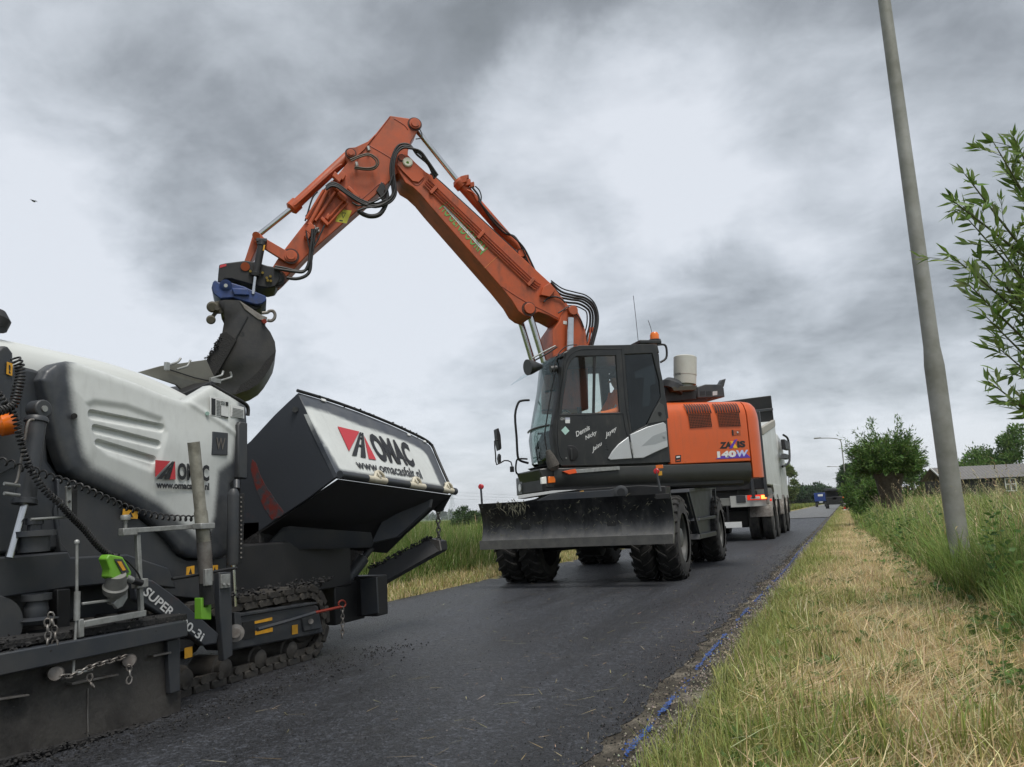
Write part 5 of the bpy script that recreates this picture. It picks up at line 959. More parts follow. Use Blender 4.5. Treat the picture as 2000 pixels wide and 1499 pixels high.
# raised edge weld seam lines and the doubler plate at the elbow
for pth in ([(780, 330), (800, 352), (812, 362), (822, 358), (830, 346)], [(980, 560), (1020, 586), (1060, 606), (1090, 622)]): tube('weld_seam', [hl(a, b, LB+.002) for a, b in pth], .006, mat('dark_orange_seam', (.30, .05, .018), .5), boom, 5, 3)
for a, b in (((947, 524), (980, 494)),): tube('weld_seam', [hl(*a, LB+.001), hl(*b, LB+.001)], .004, mat('pale_seam', (.62, .22, .06), .5), boom, 4, 1)
prism('elbow_doubler', L_([(776, 322), (778, 308), (786, 303), (798, 308), (826, 334), (828, 346), (818, 356), (806, 354), (786, 334)], LB+.022), -ll*.02, M_ORANGE, boom, .004)
MB().lathe(hl(796, 318, LB+.02), hl(796, 318, LB+.02)+ll*.03, [(0, .075), (.6, .075), (1, .06)], 22).build('pin_cap', mat('cream_cap', (.62, .6, .5), .5), boom); cyl('cap_core', hl(796, 318, LB+.05), hl(796, 318, LB+.056), .02, M_GREEN, boom); MB().cyl(hl(784, 309, LB+.02), hl(784, 309, LB+.02)+ll*.018, .045, 18).build('pivot_pin', M_ORANGE, boom, .004)
MB().cyl(hl(1033, 604, LB-.01), hl(1033, 604, LB-.01)+ll*.05, .085, 20).build('pivot_pin', M_ORANGE, boom, .008)
for pl_ in (LB-.02, -LB+.02): cyl('hoist_rod', hl(1036, 616, LB-.1)-ll*(LB-pl_-.0)*1.0, hl(1066, 715, LB-.1)-ll*(LB-pl_), .05, M_CHROME, ex)
prism('valve_box', L_([(1062, 560), (1074, 553), (1086, 566), (1074, 580), (1056, 576)], LB+.07), -ll*.07, M_ORANGE, boom, .006)
# hydraulic pipes along the boom side
def off_line(pts, d): return [(x-d*.67, y+d*.74) for x, y in pts]
pl0 = [(836, 350), (848, 362), (900, 412), (980, 488), (1040, 545), (1056, 556)]
for i, d in enumerate((0, 4.5, 9, 13.5)): tube('hydraulic_pipe', [hl(a, b, LB+.018) for a, b in off_line(pl0, d)], .0095, M_ORANGE if i % 2 else MATS['dark_orange_seam'], boom, 6, 2)
for t in ((852, 366), (944, 454), (1042, 546)): MB().box(hl(t[0]-5, t[1]+5, LB+.02), (.05, .16, .045), (hl(t[0]+10, t[1]+9.5, LB)-hl(*t, LB), (hl(t[0]-6.7, t[1]+7.4, LB)-hl(*t, LB)), ll)).build('pipe_clamp', M_ORANGE, boom, .004)
q = L_([(857, 408), (938, 499), (954, 484), (874, 393)], LB)
text('boom_lettering', 'HOGENDOORN', q, mat('green_decal', (.12, .34, .08), .5), boom, .012, 0, .004, 1.1); decal('lettering_strip', uvq(q, [(.02, .40), (.98, .40), (.98, .62), (.02, .62)]), M_DECALW, boom, .006); text('strip_lettering', 'CULTUURTECHNIEK  GRONDWERK', uvq(q, [(.15, .46), (.9, .46), (.9, .56), (.15, .56)]), M_STEEL, boom, 0, 0, .008)
# stick cylinder above the boom
prism('cylinder_bracket', L_([(1004, 488), (1012, 488), (1022, 486), (1030, 494), (1034, 506), (1046, 526), (1030, 512)], .09), -ll*.18, M_ORANGE, boom, .006); MB().cyl(hl(1018, 496, .09), hl(1018, 496, .09)+ll*.04, .06, 18).build('pivot_pin', M_ORANGE, boom, .006)
ac_ = MB().lathe(hl(1016, 493, 0), hl(892, 352, 0), [(0, .05), (.03, .075), (.9, .078), (.905, .105), (.97, .105), (1, .07)], 20).build('stick_cylinder', M_ORANGE, ex); cyl('piston_rod', hl(893, 353, 0), hl(812, 252, 0), .042, M_CHROME, ac_); MB().cyl(hl(810, 244, .12), hl(810, 244, -.12), .07, 18).build('cylinder_eye', M_ORANGE, ac_)
for (x, y, s_) in ((906, 352, .10), (914, 358, .085), (922, 362, .07), (912, 347, .06)): MB().box(hl(x, y, .08), (s_, s_*.8, s_*1.2), (V((1, .3, .2)), V((-.3, 1, 0)), EZ)).build('valve_block', M_ORANGE, ac_, .01)
tube('cylinder_pipe', [hl(a, b, .1) for a, b in [(912, 372), (925, 378), (932, 392), (960, 425), (990, 460)]], .016, M_ORANGE, ac_, 7, 3)
# stick
LS = .17
stick_pts = [(762, 226), (810, 233), (817, 238), (819, 247), (815, 257), (803, 277), (797, 295), (796, 320), (782, 336), (773, 342), (740, 376), (698, 412), (605, 494), (552, 549), (544, 556), (534, 552), (529, 540), (530, 526), (541, 508), (552, 492), (600, 430), (638, 364), (660, 342), (680, 316), (676, 306), (675, 296), (682, 290), (693, 288), (718, 277), (735, 260)]
stick = prism('stick', L_(stick_pts, LS), -ll*2*LS, M_ORANGE, ex, .012)
for pth in ([(770, 232), (790, 245), (797, 254)], [(762, 228), (735, 264), (712, 292), (695, 318)], [(722, 285), (745, 298), (765, 310)], [(700, 395), (720, 378), (738, 362), (748, 357), (752, 362)]): tube('weld_seam', [hl(a, b, LS+.001) for a, b in pth], .007, MATS['dark_orange_seam'], stick, 5, 3)
prism('pin_bracket', L_([(676, 306), (675, 296), (682, 289), (694, 288), (720, 276), (733, 264), (712, 292), (690, 312)], LS+.02), -ll*.02, M_ORANGE, stick, .004)
for (x, y, r, l, d) in ((810, 243, .085, LS, .05), (685, 300, .06, LS+.02, .04), (568, 501, .085, LS+.05, .05), (541, 545, .10, LS, .06)): MB().lathe(hl(x, y, l), hl(x, y, l)+ll*d, [(0, r), (.6, r), (.62, r*.72), (1, r*.7)], 20).build('pivot_pin', M_ORANGE if r < .1 else M_BLACK, stick)
yq = L_([(655, 433), (677, 437), (687, 412), (663, 409)], LS); decal('warning_plate', yq, mat('lime_sticker', (.62, .58, .06), .5), stick); decal('plate_print', uvq(yq, [(.25, .75), (.55, .3), (.62, .78)]), M_INK, stick, .005); decal('plate_print', uvq(yq, [(.32, .70), (.53, .40), (.57, .72)]), MATS['lime_sticker'], stick, .007); decal('plate_print', uvq(yq, [(.3, .08), (.6, .08), (.6, .18), (.3, .18)]), M_INK, stick, .005)
M_GREASE = mat('old_grease', (.02, .014, .01), .35, col2=(.12, .03, .012), nscale=22, namt=.9)
for (x, y, r, l) in ((810, 243, .11, LS), (685, 300, .085, LS+.02), (568, 501, .115, LS+.05), (541, 545, .13, LS), (1033, 604, .115, LB), (1018, 496, .085, .09), (784, 309, .06, LB+.022)): MB().lathe(hl(x, y, l)+ll*.001, hl(x, y, l)+ll*.006, [(0, r), (1, r*.96)], 22).build('grease_ring', M_GREASE, stick)
# pipe work on the stick
for a, b, r in (((640, 372), (604, 440), .03), ((655, 376), (616, 432), .022), ((671, 392), (634, 436), .016), ((678, 398), (640, 440), .016), ((632, 372), (598, 428), .02)): cyl('hydraulic_pipe', hl(*a, LS+.04), hl(*b, LS+.04), r, M_ORANGE, stick, 10)
for (x, y, sx, sy) in ((658, 348, .14, .08), (668, 345, .09, .1), (668, 386, .16, .06), (606, 448, .10, .14), (634, 434, .14, .05), (654, 366, .18, .05), (690, 378, .22, .05), (640, 425, .05, .08), (600, 462, .08, .08)): MB().box(hl(x, y, LS+.045), (sx, sy, .08), (hl(x+7, y+7, 0)-hl(x, y, 0), hl(x+5, y-8, 0)-hl(x, y, 0), ll)).build('valve_block', M_ORANGE, stick, .008)
prism('hose_guard', L_([(735, 372), (745, 355), (752, 362), (755, 388), (748, 392)], LS+.06), -ll*.05, M_BLACK, stick, .008)
for (x, y) in ((719, 287), (696, 318), (606, 460), (613, 442), (620, 446)): MB().cyl(hl(x, y, LS+.02), hl(x+2, y+8, LS+.05), .022, 8).build('hose_fitting', M_GALV, stick)
# bucket cylinder, linkage
bc = MB().lathe(hl(682, 303, 0), hl(567, 410, 0), [(0, .06), (.03, .075), (.88, .075), (.885, .098), (.98, .098), (1, .06)], 20).build('bucket_cylinder', M_ORANGE, ex); cyl('piston_rod', hl(568, 409, 0), hl(503, 461, 0), .038, M_CHROME, bc); tube('cylinder_pipe', [hl(a, b, .09) for a, b in [(668, 322), (655, 330), (600, 380), (575, 402)]], .016, M_ORANGE, bc, 7, 2)
prism('bucket_link', L_([(494, 457), (500, 453), (508, 456), (515, 464), (560, 490), (573, 496), (574, 507), (566, 513), (555, 510), (510, 482), (498, 472)], LS+.06), -ll*.05, M_ORANGE, ex, .008); prism('bucket_link', L_([(494, 457), (500, 453), (508, 456), (515, 464), (560, 490), (573, 496), (574, 507), (566, 513), (555, 510), (510, 482), (498, 472)], -LS-.01), -ll*.05, M_ORANGE, ex, .008)
prism('tipping_link', L_([(493, 462), (496, 455), (504, 453), (510, 460), (506, 476), (496, 498), (488, 516), (476, 514), (484, 490)], LS-.02), -ll*(2*LS-.04), M_ORANGE, ex, .01); MB().cyl(hl(500, 460, LS+.06), hl(500, 460, LS+.09), .05, 18).build('pivot_pin', M_ORANGE, ex)
# tiltrotator
tl = prism('tiltrotator', L_([(426, 536), (428, 517), (440, 514), (479, 509), (500, 512), (522, 519), (534, 521), (548, 530), (546, 548), (538, 560), (524, 563), (505, 560), (476, 552), (452, 545), (440, 545), (434, 552), (425, 552)], .24), -ll*.48, M_BLACK, ex, .015)
MB().cyl(hl(479, 521, .24), hl(479, 521, .27), .06, 18).build('pivot_pin', M_ORANGE, tl); decal('rotator_label', L_([(429, 524), (442, 520), (442, 516), (430, 518)], .243), M_RED, tl)
tc_ = MB().lathe(hl(512, 472, .30), hl(499, 540, .30), [(0, .055), (.12, .06), (.13, .05), (.9, .05), (.92, .065), (1, .06)], 16).build('tilt_cylinder', M_BLACK, tl); cyl('piston_rod', hl(499, 538, .30), hl(494, 575, .30), .022, M_CHROME, tc_); MB().box(hl(511, 471, .28), (.14, .1, .05), (uu, ll, EZ)).build('cylinder_head', M_CHAR, tc_, .006); decal('yellow_mark', L_([(513, 490), (516, 490), (518, 479), (515, 479)], .355), M_YELLOW, tc_)
for (x, y) in ((521, 543), (528, 540), (523, 548), (529, 549), (513, 533), (489, 530)): MB().cyl(hl(x, y, .25), hl(x, y, .29), .018, 8).build('hose_fitting', mat('brass', (.5, .36, .12), .35, .9), tl)
bp_ = prism('rotator_body', L_([(413, 562), (416, 550), (421, 547), (428, 552), (440, 549), (455, 553), (478, 560), (490, 566), (519, 578), (521, 587), (512, 594), (500, 596), (480, 590), (455, 582), (430, 584), (417, 574)], .30), -ll*.60, M_BLUE, tl, .015)
MB().lathe(hl(441, 558, .30), hl(441, 558, .34), [(0, .08), (.5, .08), (.55, .05), (1, .05)], 18).build('hub', M_BLUE, bp_); MB().cyl(hl(441, 558, .34), hl(441, 558, .35), .025, 10).build('hub_cap', M_DECALW, bp_); MB().box(hl(470, 571, .31), (.2, .06, .1), (uu, ll, EZ+uu*.3)).build('gear_housing', M_BLUE, bp_, .015)
prism('rotator_hitch', L_([(428, 582), (456, 582), (480, 590), (508, 594), (512, 600), (500, 606), (490, 604), (470, 590), (430, 590)], .22), -ll*.44, M_BLACK, tl, .01)
# bucket
LBK = .46
bk_side = [(427, 588), (440, 586), (468, 587), (483, 597), (506, 614), (519, 627), (517, 635), (528, 649), (537, 668), (539, 686), (535, 704), (526, 721), (516, 737), (504, 751), (486, 762), (459, 771), (438, 766), (418, 745), (411, 729), (402, 707), (412, 692), (421, 678), (428, 664), (434, 650), (436, 638), (439, 624), (436, 608)]
def bucket():
    near = L_(bk_side, LBK); k = len(near); back = [p-ll*2*LBK for p in near]
    vs = near+back; fs = [tuple(range(k)), tuple(range(2*k-1, k-1, -1))]
    shell = list(range(0, 19))             # from the lug round the back to the lip: closed shell, front left open
    for i in range(0, 17): fs.append((i, i+1, k+i+1, k+i))
    o = obj('bucket', vs, fs, M_BUCKET, ex, 0, 50); sd_ = o.modifiers.new('thick', 'SOLIDIFY'); sd_.thickness = .025; sd_.offset = -1; return o
bkt = bucket()
tube('side_weld', [hl(a, b, LBK+.003) for a, b in [(484, 619), (470, 645), (455, 672), (436, 706), (425, 730)]], .009, M_INK, bkt, 5, 2)
prism('side_cutter', L_([(430, 652), (441, 648), (462, 664), (452, 682), (430, 720), (418, 738), (411, 729), (403, 707), (412, 693), (423, 676)], LBK+.02), -ll*.02, M_TAR, bkt, .004)
MB().loft([[hl(a, b, LBK+.005+.05*k*(1-k)*4*.3)+V((0, 0, 0)) for a, b in [(539, 686), (535, 704), (526, 721), (516, 737), (504, 751), (486, 762), (459, 771), (470, 752), (492, 738), (508, 722), (520, 704)]] if k < 1 else [hl(a, b, LBK+.02) for a, b in [(538, 690), (533, 706), (524, 722), (514, 737), (502, 750), (484, 760), (462, 768), (474, 752), (494, 740), (508, 726), (520, 708)]] for k in (0, .5, 1)]).build('tar_crust', M_TAR, bkt, 0, 60)
text('stamped_number', '3', L_([(467, 656), (478, 658), (478, 649), (468, 647)], LBK), M_INK, bkt)
for (x, y, r) in ((415, 600, .075), (412, 625, .06)): MB().lathe(hl(x, y, LBK-.1), hl(x, y, LBK+.06), [(0, r*.9), (.5, r), (.85, r*.95), (1, r*.7)], 18).build('coupler_pin_end', mat('muddy_steel', (.10, .09, .065), .7, col2=(.05, .045, .04), nscale=16), bkt); 
MB().cyl(hl(424, 602, LBK-.02), hl(424, 602, LBK+.08), .03, 12).build('coupler_pin', M_STEEL, bkt); prism('coupler_ear', L_([(414, 590), (440, 586), (444, 600), (438, 612), (424, 612), (412, 628), (408, 622), (420, 606)], LBK-.03), -ll*.05, MATS['muddy_steel'], bkt, .006)
prism('bucket_lug', L_([(468, 588), (484, 598), (508, 614), (522, 620), (520, 628), (504, 624), (478, 604)], LBK+.015), -ll*.04, M_STEEL, bkt, .004); MB().tube([hl(x, y, LBK) for x, y in [(512, 612), (522, 611), (526, 608), (533, 608), (537, 614), (536, 622), (530, 627), (522, 626)]], .022, 8, 3).build('lifting_hook', M_STEEL, bkt); MB().cyl(hl(514, 628, LBK-.02), hl(517, 628, LBK+.05), .03, 12).build('red_pin', mat('red_primer', (.25, .03, .015), .6), bkt)
# hoses
def hose(pts, r, l=.30, parent=None, m_=None): tube('hydraulic_hose', [hl(p[0], p[1], p[2] if len(p) > 2 else l) for p in pts], r, m_ or M_RUBBER, parent or ex, 7, 4)
for d in (0, 3, -3.5): hose([(852+d, 346-d), (836, 318-d), (818+d, 299-d), (800, 287+d), (783+d, 287+d), (771+d, 303), (766+d, 330), (769+d, 362), (770+d, 380), (758+d, 393+d), (733, 402+d), (705, 394+d), (678, 377+d), (660, 364+d), (647, 361+d), (637, 368+d)], .017, .33+d*.006)
hose([(768, 340), (756, 372), (742, 388), (720, 398), (700, 402), (688, 396)], .014, .34); hose([(772, 370), (764, 388), (742, 402), (716, 406), (698, 412)], .014, .36); hose([(754, 372), (756, 390), (750, 408), (740, 420), (724, 423), (710, 419), (700, 412)], .034, .30)
hose([(684, 312), (704, 304), (721, 301), (736, 310), (739, 320), (731, 330), (715, 332), (692, 329)], .014, .30, m_=mat('brown_hose', (.09, .065, .045), .5)); hose([(686, 315), (704, 307), (721, 304), (733, 313), (735, 321), (729, 327), (715, 329), (693, 326)], .012, .31, m_=MATS['brown_hose'])
for d in (0, 4): hose([(614-d, 448), (613-d, 470), (610-d, 490), (608-d, 508), (604-d, 522), (592, 530+d*.4), (575, 529+d*.5), (555, 524+d), (536, 521+d)], .02, .26+.006*d)
hose([(606, 492), (607, 515), (604, 532), (594, 541), (578, 545), (560, 543)], .024, .26); hose([(622, 446), (614, 464), (612, 490)], .012, .28); hose([(634, 440), (622, 466), (612, 484)], .012, .28); hose([(598, 452), (601, 470), (606, 492)], .010, .28)
hose([(620, 375), (610, 388), (600, 420), (596, 432)], .012, .1); hose([(648, 362), (634, 372), (624, 388), (612, 406), (598, 424)], .02, .12)
hose([(928, 364), (936, 372), (940, 385), (938, 398)], .010, .1); hose([(922, 366), (934, 382), (940, 400), (962, 432), (986, 456), (1004, 462), (1018, 482), (1030, 510), (1042, 532), (1056, 548), (1072, 560)], .016, .12); hose([(934, 392), (964, 428), (988, 452), (1006, 466), (1024, 486), (1038, 514), (1050, 540)], .014, .16)
hose([(840, 340), (860, 356), (900, 393), (960, 448), (1010, 494), (1052, 536), (1074, 556)], .017, .10)
for i, (dx, dy) in enumerate(((0, 0), (-4, 4), (-9, 8), (-14, 14), (2, -6), (-20, 20))): hose([(1076, 552+dy*.6), (1096+dx, 570+dy), (1120+dx, 577+dy), (1142+dx, 582+dy*.8), (1158+dx, 594+dy*.5), (1166+dx, 612), (1166+dx, 635), (1160+dx, 660), (1153+dx*.5, 690)], .018 if i < 4 else .011, .16-.05*i)
for x in (1153, 1158): tube('riser_pipe', [hl(x, 640, .1), hl(x-2, 665, .1), hl(x-12, 690, .1)], .016, M_ORANGE, ex, 7, 2)
hose([(1062, 590), (1072, 582), (1084, 580), (1096, 584), (1104, 592)], .012, .27); hose([(1090, 612), (1100, 606), (1110, 600), (1124, 612), (1134, 625), (1140, 640)], .011, .3)
hose([(817, 248), (824, 262), (822, 270), (812, 272)], .008, .1)
# ---------------- operator
def operator():
    me = bpy.data.meshes.new('person'); sk = {}
    hip = T(.36, .72, 2.10)
    def w(u, l, z): return T(u, l+.09, z)
    J = [('pel', w(.34, .72, 2.12), .16), ('chest', w(.30, .72, 2.42), .175), ('neckb', w(.30, .72, 2.60), .09), ('neck', w(.32, .72, 2.66), .06), ('head', w(.36, .72, 2.76), .088), ('crown', w(.36, .72, 2.86), .07),
         ('shR', w(.30, .95, 2.53), .085), ('elR', w(.48, 1.02, 2.28), .06), ('wrR', w(.72, .98, 2.24), .042), ('haR', w(.80, .97, 2.25), .04),
         ('shL', w(.30, .49, 2.53), .085), ('elL', w(.48, .42, 2.28), .06), ('wrL', w(.72, .46, 2.24), .042), ('haL', w(.80, .47, 2.25), .04),
         ('kR', w(.85, .85, 2.12), .085), ('aR', w(1.05, .86, 1.68), .055), ('tR', w(1.22, .87, 1.62), .045), ('kL', w(.85, .59, 2.12), .085), ('aL', w(1.05, .58, 1.68), .055), ('tL', w(1.22, .57, 1.62), .045), ('hR', w(.42, .82, 2.08), .11), ('hL', w(.42, .62, 2.08), .11)]
    ix = {j[0]: i for i, j in enumerate(J)}
    E_ = [('pel', 'chest'), ('chest', 'neckb'), ('neckb', 'neck'), ('neck', 'head'), ('head', 'crown'), ('neckb', 'shR'), ('shR', 'elR'), ('elR', 'wrR'), ('wrR', 'haR'), ('neckb', 'shL'), ('shL', 'elL'), ('elL', 'wrL'), ('wrL', 'haL'), ('pel', 'hR'), ('hR', 'kR'), ('kR', 'aR'), ('aR', 'tR'), ('pel', 'hL'), ('hL', 'kL'), ('kL', 'aL'), ('aL', 'tL')]
    base_ = T(.36, .81, 2.0)
    me.from_pydata([tuple(j[1]-base_) for j in J], [(ix[a], ix[b]) for a, b in E_], [])
    o = bpy.data.objects.new('person', me); link(o, None, base_)
    m1 = o.modifiers.new('skin', 'SKIN'); m2 = o.modifiers.new('sub', 'SUBSURF'); m2.levels = 2; m2.render_levels = 2
    for i, j in enumerate(J): me.skin_vertices[0].data[i].radius = (j[2], j[2])
    me.skin_vertices[0].data[0].use_root = True
    bpy.context.view_layer.update(); dg = bpy.context.evaluated_depsgraph_get(); nm = bpy.data.meshes.new_from_object(o.evaluated_get(dg)); o.modifiers.clear(); o.data = nm; nm.materials.clear()
    for m_ in (mat('hi_vis_orange', (.95, .19, .03), .7, col2=(.8, .14, .02), nscale=14, namt=.5), mat('skin', (.42, .24, .17), .55), mat('dark_trousers', (.02, .025, .04), .8), mat('reflective_band', (.5, .52, .5), .4)): nm.materials.append(m_)
    for p in nm.polygons:
        c = p.center+base_; d = c-SC; u, l, z = d.dot(uu), d.dot(ll), c.z; p.use_smooth = True
        p.material_index = 1 if (z > 2.635 or (u > .74 and 2.18 < z < 2.32)) else 2 if (z < 2.19 and (u > .40 or z < 2.05)) else 3 if (2.30 < z < 2.35 and abs(l-.81) < .2) else 0
    tag(o, 'operator in orange high visibility jacket seated in the excavator cab', 'person')
    hc = T(.36, .81, 2.80)
    h = MB().lathe(hc+EZ*.0, hc+EZ*.10, [(0, .098), (.5, .092), (.85, .06), (1, .015)], 18); h.add([T(.43, .75, 2.81), T(.53, .77, 2.80), T(.53, .85, 2.80), T(.43, .87, 2.81)], [(0, 1, 2, 3)]); h.build('cap', mat('dark_cap', (.02, .022, .03), .8), o, 0, 60)
    for s_ in (-1, 1):
        MB().lathe(T(.445, .81+s_*.033, 2.775), T(.452, .81+s_*.033, 2.775), [(0, .013), (1, .006)], 8).build('eye', M_INK, o)
        MB().lathe(T(.36, .81+s_*.082, 2.75), T(.36, .81+s_*.1, 2.755), [(0, .03), (1, .018)], 8).build('ear', MATS['skin'], o)
        for k in range(4):
            b0 = T(.80, .81+s_*.25+(k-1.5)*.02, 2.255); MB().tube([b0, b0+uu*.05, b0+uu*.075-EZ*.03, b0+uu*.06-EZ*.055], .0085, 6, 2).build('finger', MATS['skin'], o)
        b0 = T(.79, .81+s_*.205, 2.25); MB().tube([b0, b0+uu*.03-ll*s_*.02, b0+uu*.055-ll*s_*.02-EZ*.02], .0095, 6, 2).build('thumb', MATS['skin'], o)
    MB().lathe(T(.435, .81, 2.755), T(.475, .81, 2.74), [(0, .018), (.7, .015), (1, .006)], 8).build('nose', MATS['skin'], o)
operator()
# ================================================================== tipper truck behind the excavator
tr = empty('tipper_truck', (-3.3, 24, 0)); tag(tr, 'white four-axle tipper lorry standing behind the excavator with tail lights on', 'truck')
XTR = -1.70; YT0 = 20.5
M_TRW = mat('tipper_white_paint', (.60, .62, .60), .4, col2=(.45, .46, .44), nscale=1.5, namt=.6)
def ht(x, y): return hx(x, y, XTR)
ztop = 2.72; YT1 = 25.0
body = prism('tipper_body', [V((XTR, YT0, 1.35)), V((XTR, YT1, 1.35)), V((XTR, YT1, 3.32)), V((XTR, YT0, ztop))], V((-2.45, 0, 0)), M_TRW, tr, .03)
# lower skirt cut line and rear dark frame
prism('side_skirt', [V((XTR+.01, YT0+1.7, 1.0)), V((XTR+.01, YT1-.3, 1.0)), V((XTR+.01, YT1-.3, 1.4)), V((XTR+.01, YT0+1.4, 1.4)), V((XTR+.01, YT0+1.7, 1.2))], V((-.06, 0, 0)), M_TRW, tr, .01)
MB().box((XTR-1.22, YT0-.04, 2.2), (2.4, .08, 1.9)).build('tailgate', M_BLACK, tr, .02)
for xx in (XTR-.05, XTR-.35, XTR-2.1): MB().box((xx, YT0-.10, 2.1), (.08, .08, 2.1)).build('tailgate_rib', M_CHAR, tr, .01)
# black raised cover (spoiler) above
hq_ = [hx(1450, 776, XTR-.2), hx(1505, 770, XTR-.2), hx(1508, 800, XTR-.2), hx(1514, 822, XTR-.2), hx(1485, 835, XTR-.2), hx(1450, 850, XTR-.2)]
prism('headboard', [V((XTR-.02, 24.95, 3.0)), V((XTR-.02, 24.85, 4.08)), V((XTR-2.4, 24.85, 4.0)), V((XTR-2.4, 24.95, 3.0))], V((0, .12, 0)), M_BLACK, tr, .02); prism('headboard_frame', [V((XTR-.0, 24.83, 3.62)), V((XTR-.0, 24.83, 3.70)), V((XTR-2.4, 24.83, 3.66)), V((XTR-2.4, 24.83, 3.58))], V((0, .05, 0)), M_CHAR, tr, .01)
prism('body_rim', [V((XTR+.015, YT0, ztop-.16)), V((XTR+.015, YT1, 3.16)), V((XTR+.015, YT1, 3.36)), V((XTR+.015, YT0, ztop+.04))], V((-.1, 0, 0)), mat('dusty_rim', (.34, .32, .28), .7), tr, .02)
prism('chassis', [V((XTR-.75, YT0+.1, .85)), V((XTR-.75, 27.5, .85)), V((XTR-.75, 27.5, 1.3)), V((XTR-.75, YT0+.1, 1.3))], V((-1, 0, 0)), M_BLACK, tr, .02)
# cab
cabt = MB().prism([V((XTR, 25.5, 1.0)), V((XTR, 28.0, 1.0)), V((XTR, 27.9, 2.0)), V((XTR, 27.5, 2.9)), V((XTR, 25.5, 3.0))], V((-2.45, 0, 0))).build('driver_cab', M_TRW, tr, .06)
mr_ = empty('wing_mirror', (XTR+.2, 28, 2.4), tr); XTR += .06
tube('mirror_arm', [hx(1530, 850, XTR+.05), hx(1538, 856, XTR+.12), hx(1541, 870, XTR+.14), hx(1542, 900, XTR+.14), hx(1536, 908, XTR+.06), hx(1528, 912, XTR)], .035, M_BLACK, mr_, 7, 3)
for q in ([(1533, 858), (1540, 862), (1542, 880), (1535, 878)], [(1534, 886), (1541, 888), (1540, 898), (1533, 896)]): prism('mirror_housing', [hx(a, b, XTR+.16) for a, b in q], V((-.12, 0, 0)), M_BLACK, mr_, .02)
def truck_wheel(x, y, sx):
    w = empty('wheel', (x, y, .52), tr); rz = Matrix.Rotation(0 if sx > 0 else math.pi, 4, 'Z')
    for k in (0, 1): inst('tyre', TTY, Matrix.Translation((x-sx*(.14+k*.33), y, .515)) @ rz, w)
    inst('rim', RI, Matrix.Translation((x-sx*.16, y, .515)) @ rz @ Matrix.Scale(.96, 4), w)
def truck_tyre():
    R, w = .52, .28; mb = MB().lathe((-w/2, 0, 0), (w/2, 0, 0), [(0, R*.58), (0, R*.68), (.03, R*.82), (.10, R*.97), (.16, R), (.3, R), (.31, R*.975), (.34, R*.975), (.35, R), (.65, R), (.66, R*.975), (.69, R*.975), (.7, R), (.84, R), (.9, R*.97), (.97, R*.82), (1, R*.68), (1, R*.58)], 36, cap=False)
    o = mb.build('tyre', M_TYRE, None, 0, 30); me = o.data; of = WL[o.name].copy(); bpy.data.objects.remove(o); return me, of
TTY = truck_tyre()
XTR -= .06
for y_ in (21.55, 22.95, 25.5, 27.1):
    for sx in (1, -1): truck_wheel(XTR if sx > 0 else XTR-2.42, y_, sx)
    prism('mudguard', [V((XTR+.02, y_+.62*math.cos(t), .52+.62*math.sin(t))) for t in np.linspace(.1, math.pi-.1, 12)]+[V((XTR+.02, y_+.56*math.cos(t), .52+.56*math.sin(t))) for t in np.linspace(math.pi-.1, .1, 12)], V((-.55, 0, 0)), M_STEEL, tr, 0)
MB().box((XTR-1.22, YT0+.1, .98), (2.4, .2, .2)).build('rear_underrun_bar', mat('dusty_grey_bar', (.22, .22, .2), .6), tr, .02)
M_TAIL = mat('tail_lamp', (.5, .02, .01), .3, emit=(1, .05, .02, .3)); M_BRAKE = mat('lit_tail_lamp', (.8, .2, .05), .3, emit=(1, .28, .06, 1.7))
for xx in (XTR-.28, XTR-2.15):
    tl_ = MB().box((xx, YT0-.02, 1.06), (.46, .06, .12)).build('tail_lamp_unit', M_TAIL, tr, .01)
    MB().box((xx+.16*(1 if xx > -2.6 else -1), YT0-.055, 1.06), (.12, .02, .09)).build('brake_lamp', M_BRAKE, tl_, .005); MB().box((xx-.04, YT0-.055, 1.05), (.22, .02, .06)).build('reversing_lamp', M_DECALW, tl_, .004)
MB().box((XTR-.66, YT0-.02, 1.04), (.22, .06, .18)).build('plug_box', M_CHAR, tr, .01); MB().box((XTR-.5, YT0-.01, .98), (.85, .04, .28)).build('lamp_board', mat('dusty_white_board', (.45, .45, .42), .6), tr, .01)
MB().cyl((XTR+.02, YT0-.05, .98), (XTR+.06, YT0-.05, .98), .03, 10).build('side_marker', M_TAIL, tr)
MB().box((XTR-1.2, 21.55, .55), (1.2, .4, .45)).build('axle_housing', M_BLACK, tr, .05); MB().box((XTR-1.2, 22.2, .72), (2.1, .03, .8)).build('rear_valance', M_BLACK, tr, .005); MB().box((XTR-1.2, 26.4, .62), (2.2, .05, .7)).build('front_valance', M_BLACK, tr, .005); MB().box((XTR-1.0, YT0-.08, .66), (.05, .03, .45)).build('plate_bracket', M_BLACK, tr, .004)
MB().box((XTR-1.0, YT0-.1, .42), (.62, .04, .14)).build('number_plate', M_DECALW, tr, .004)
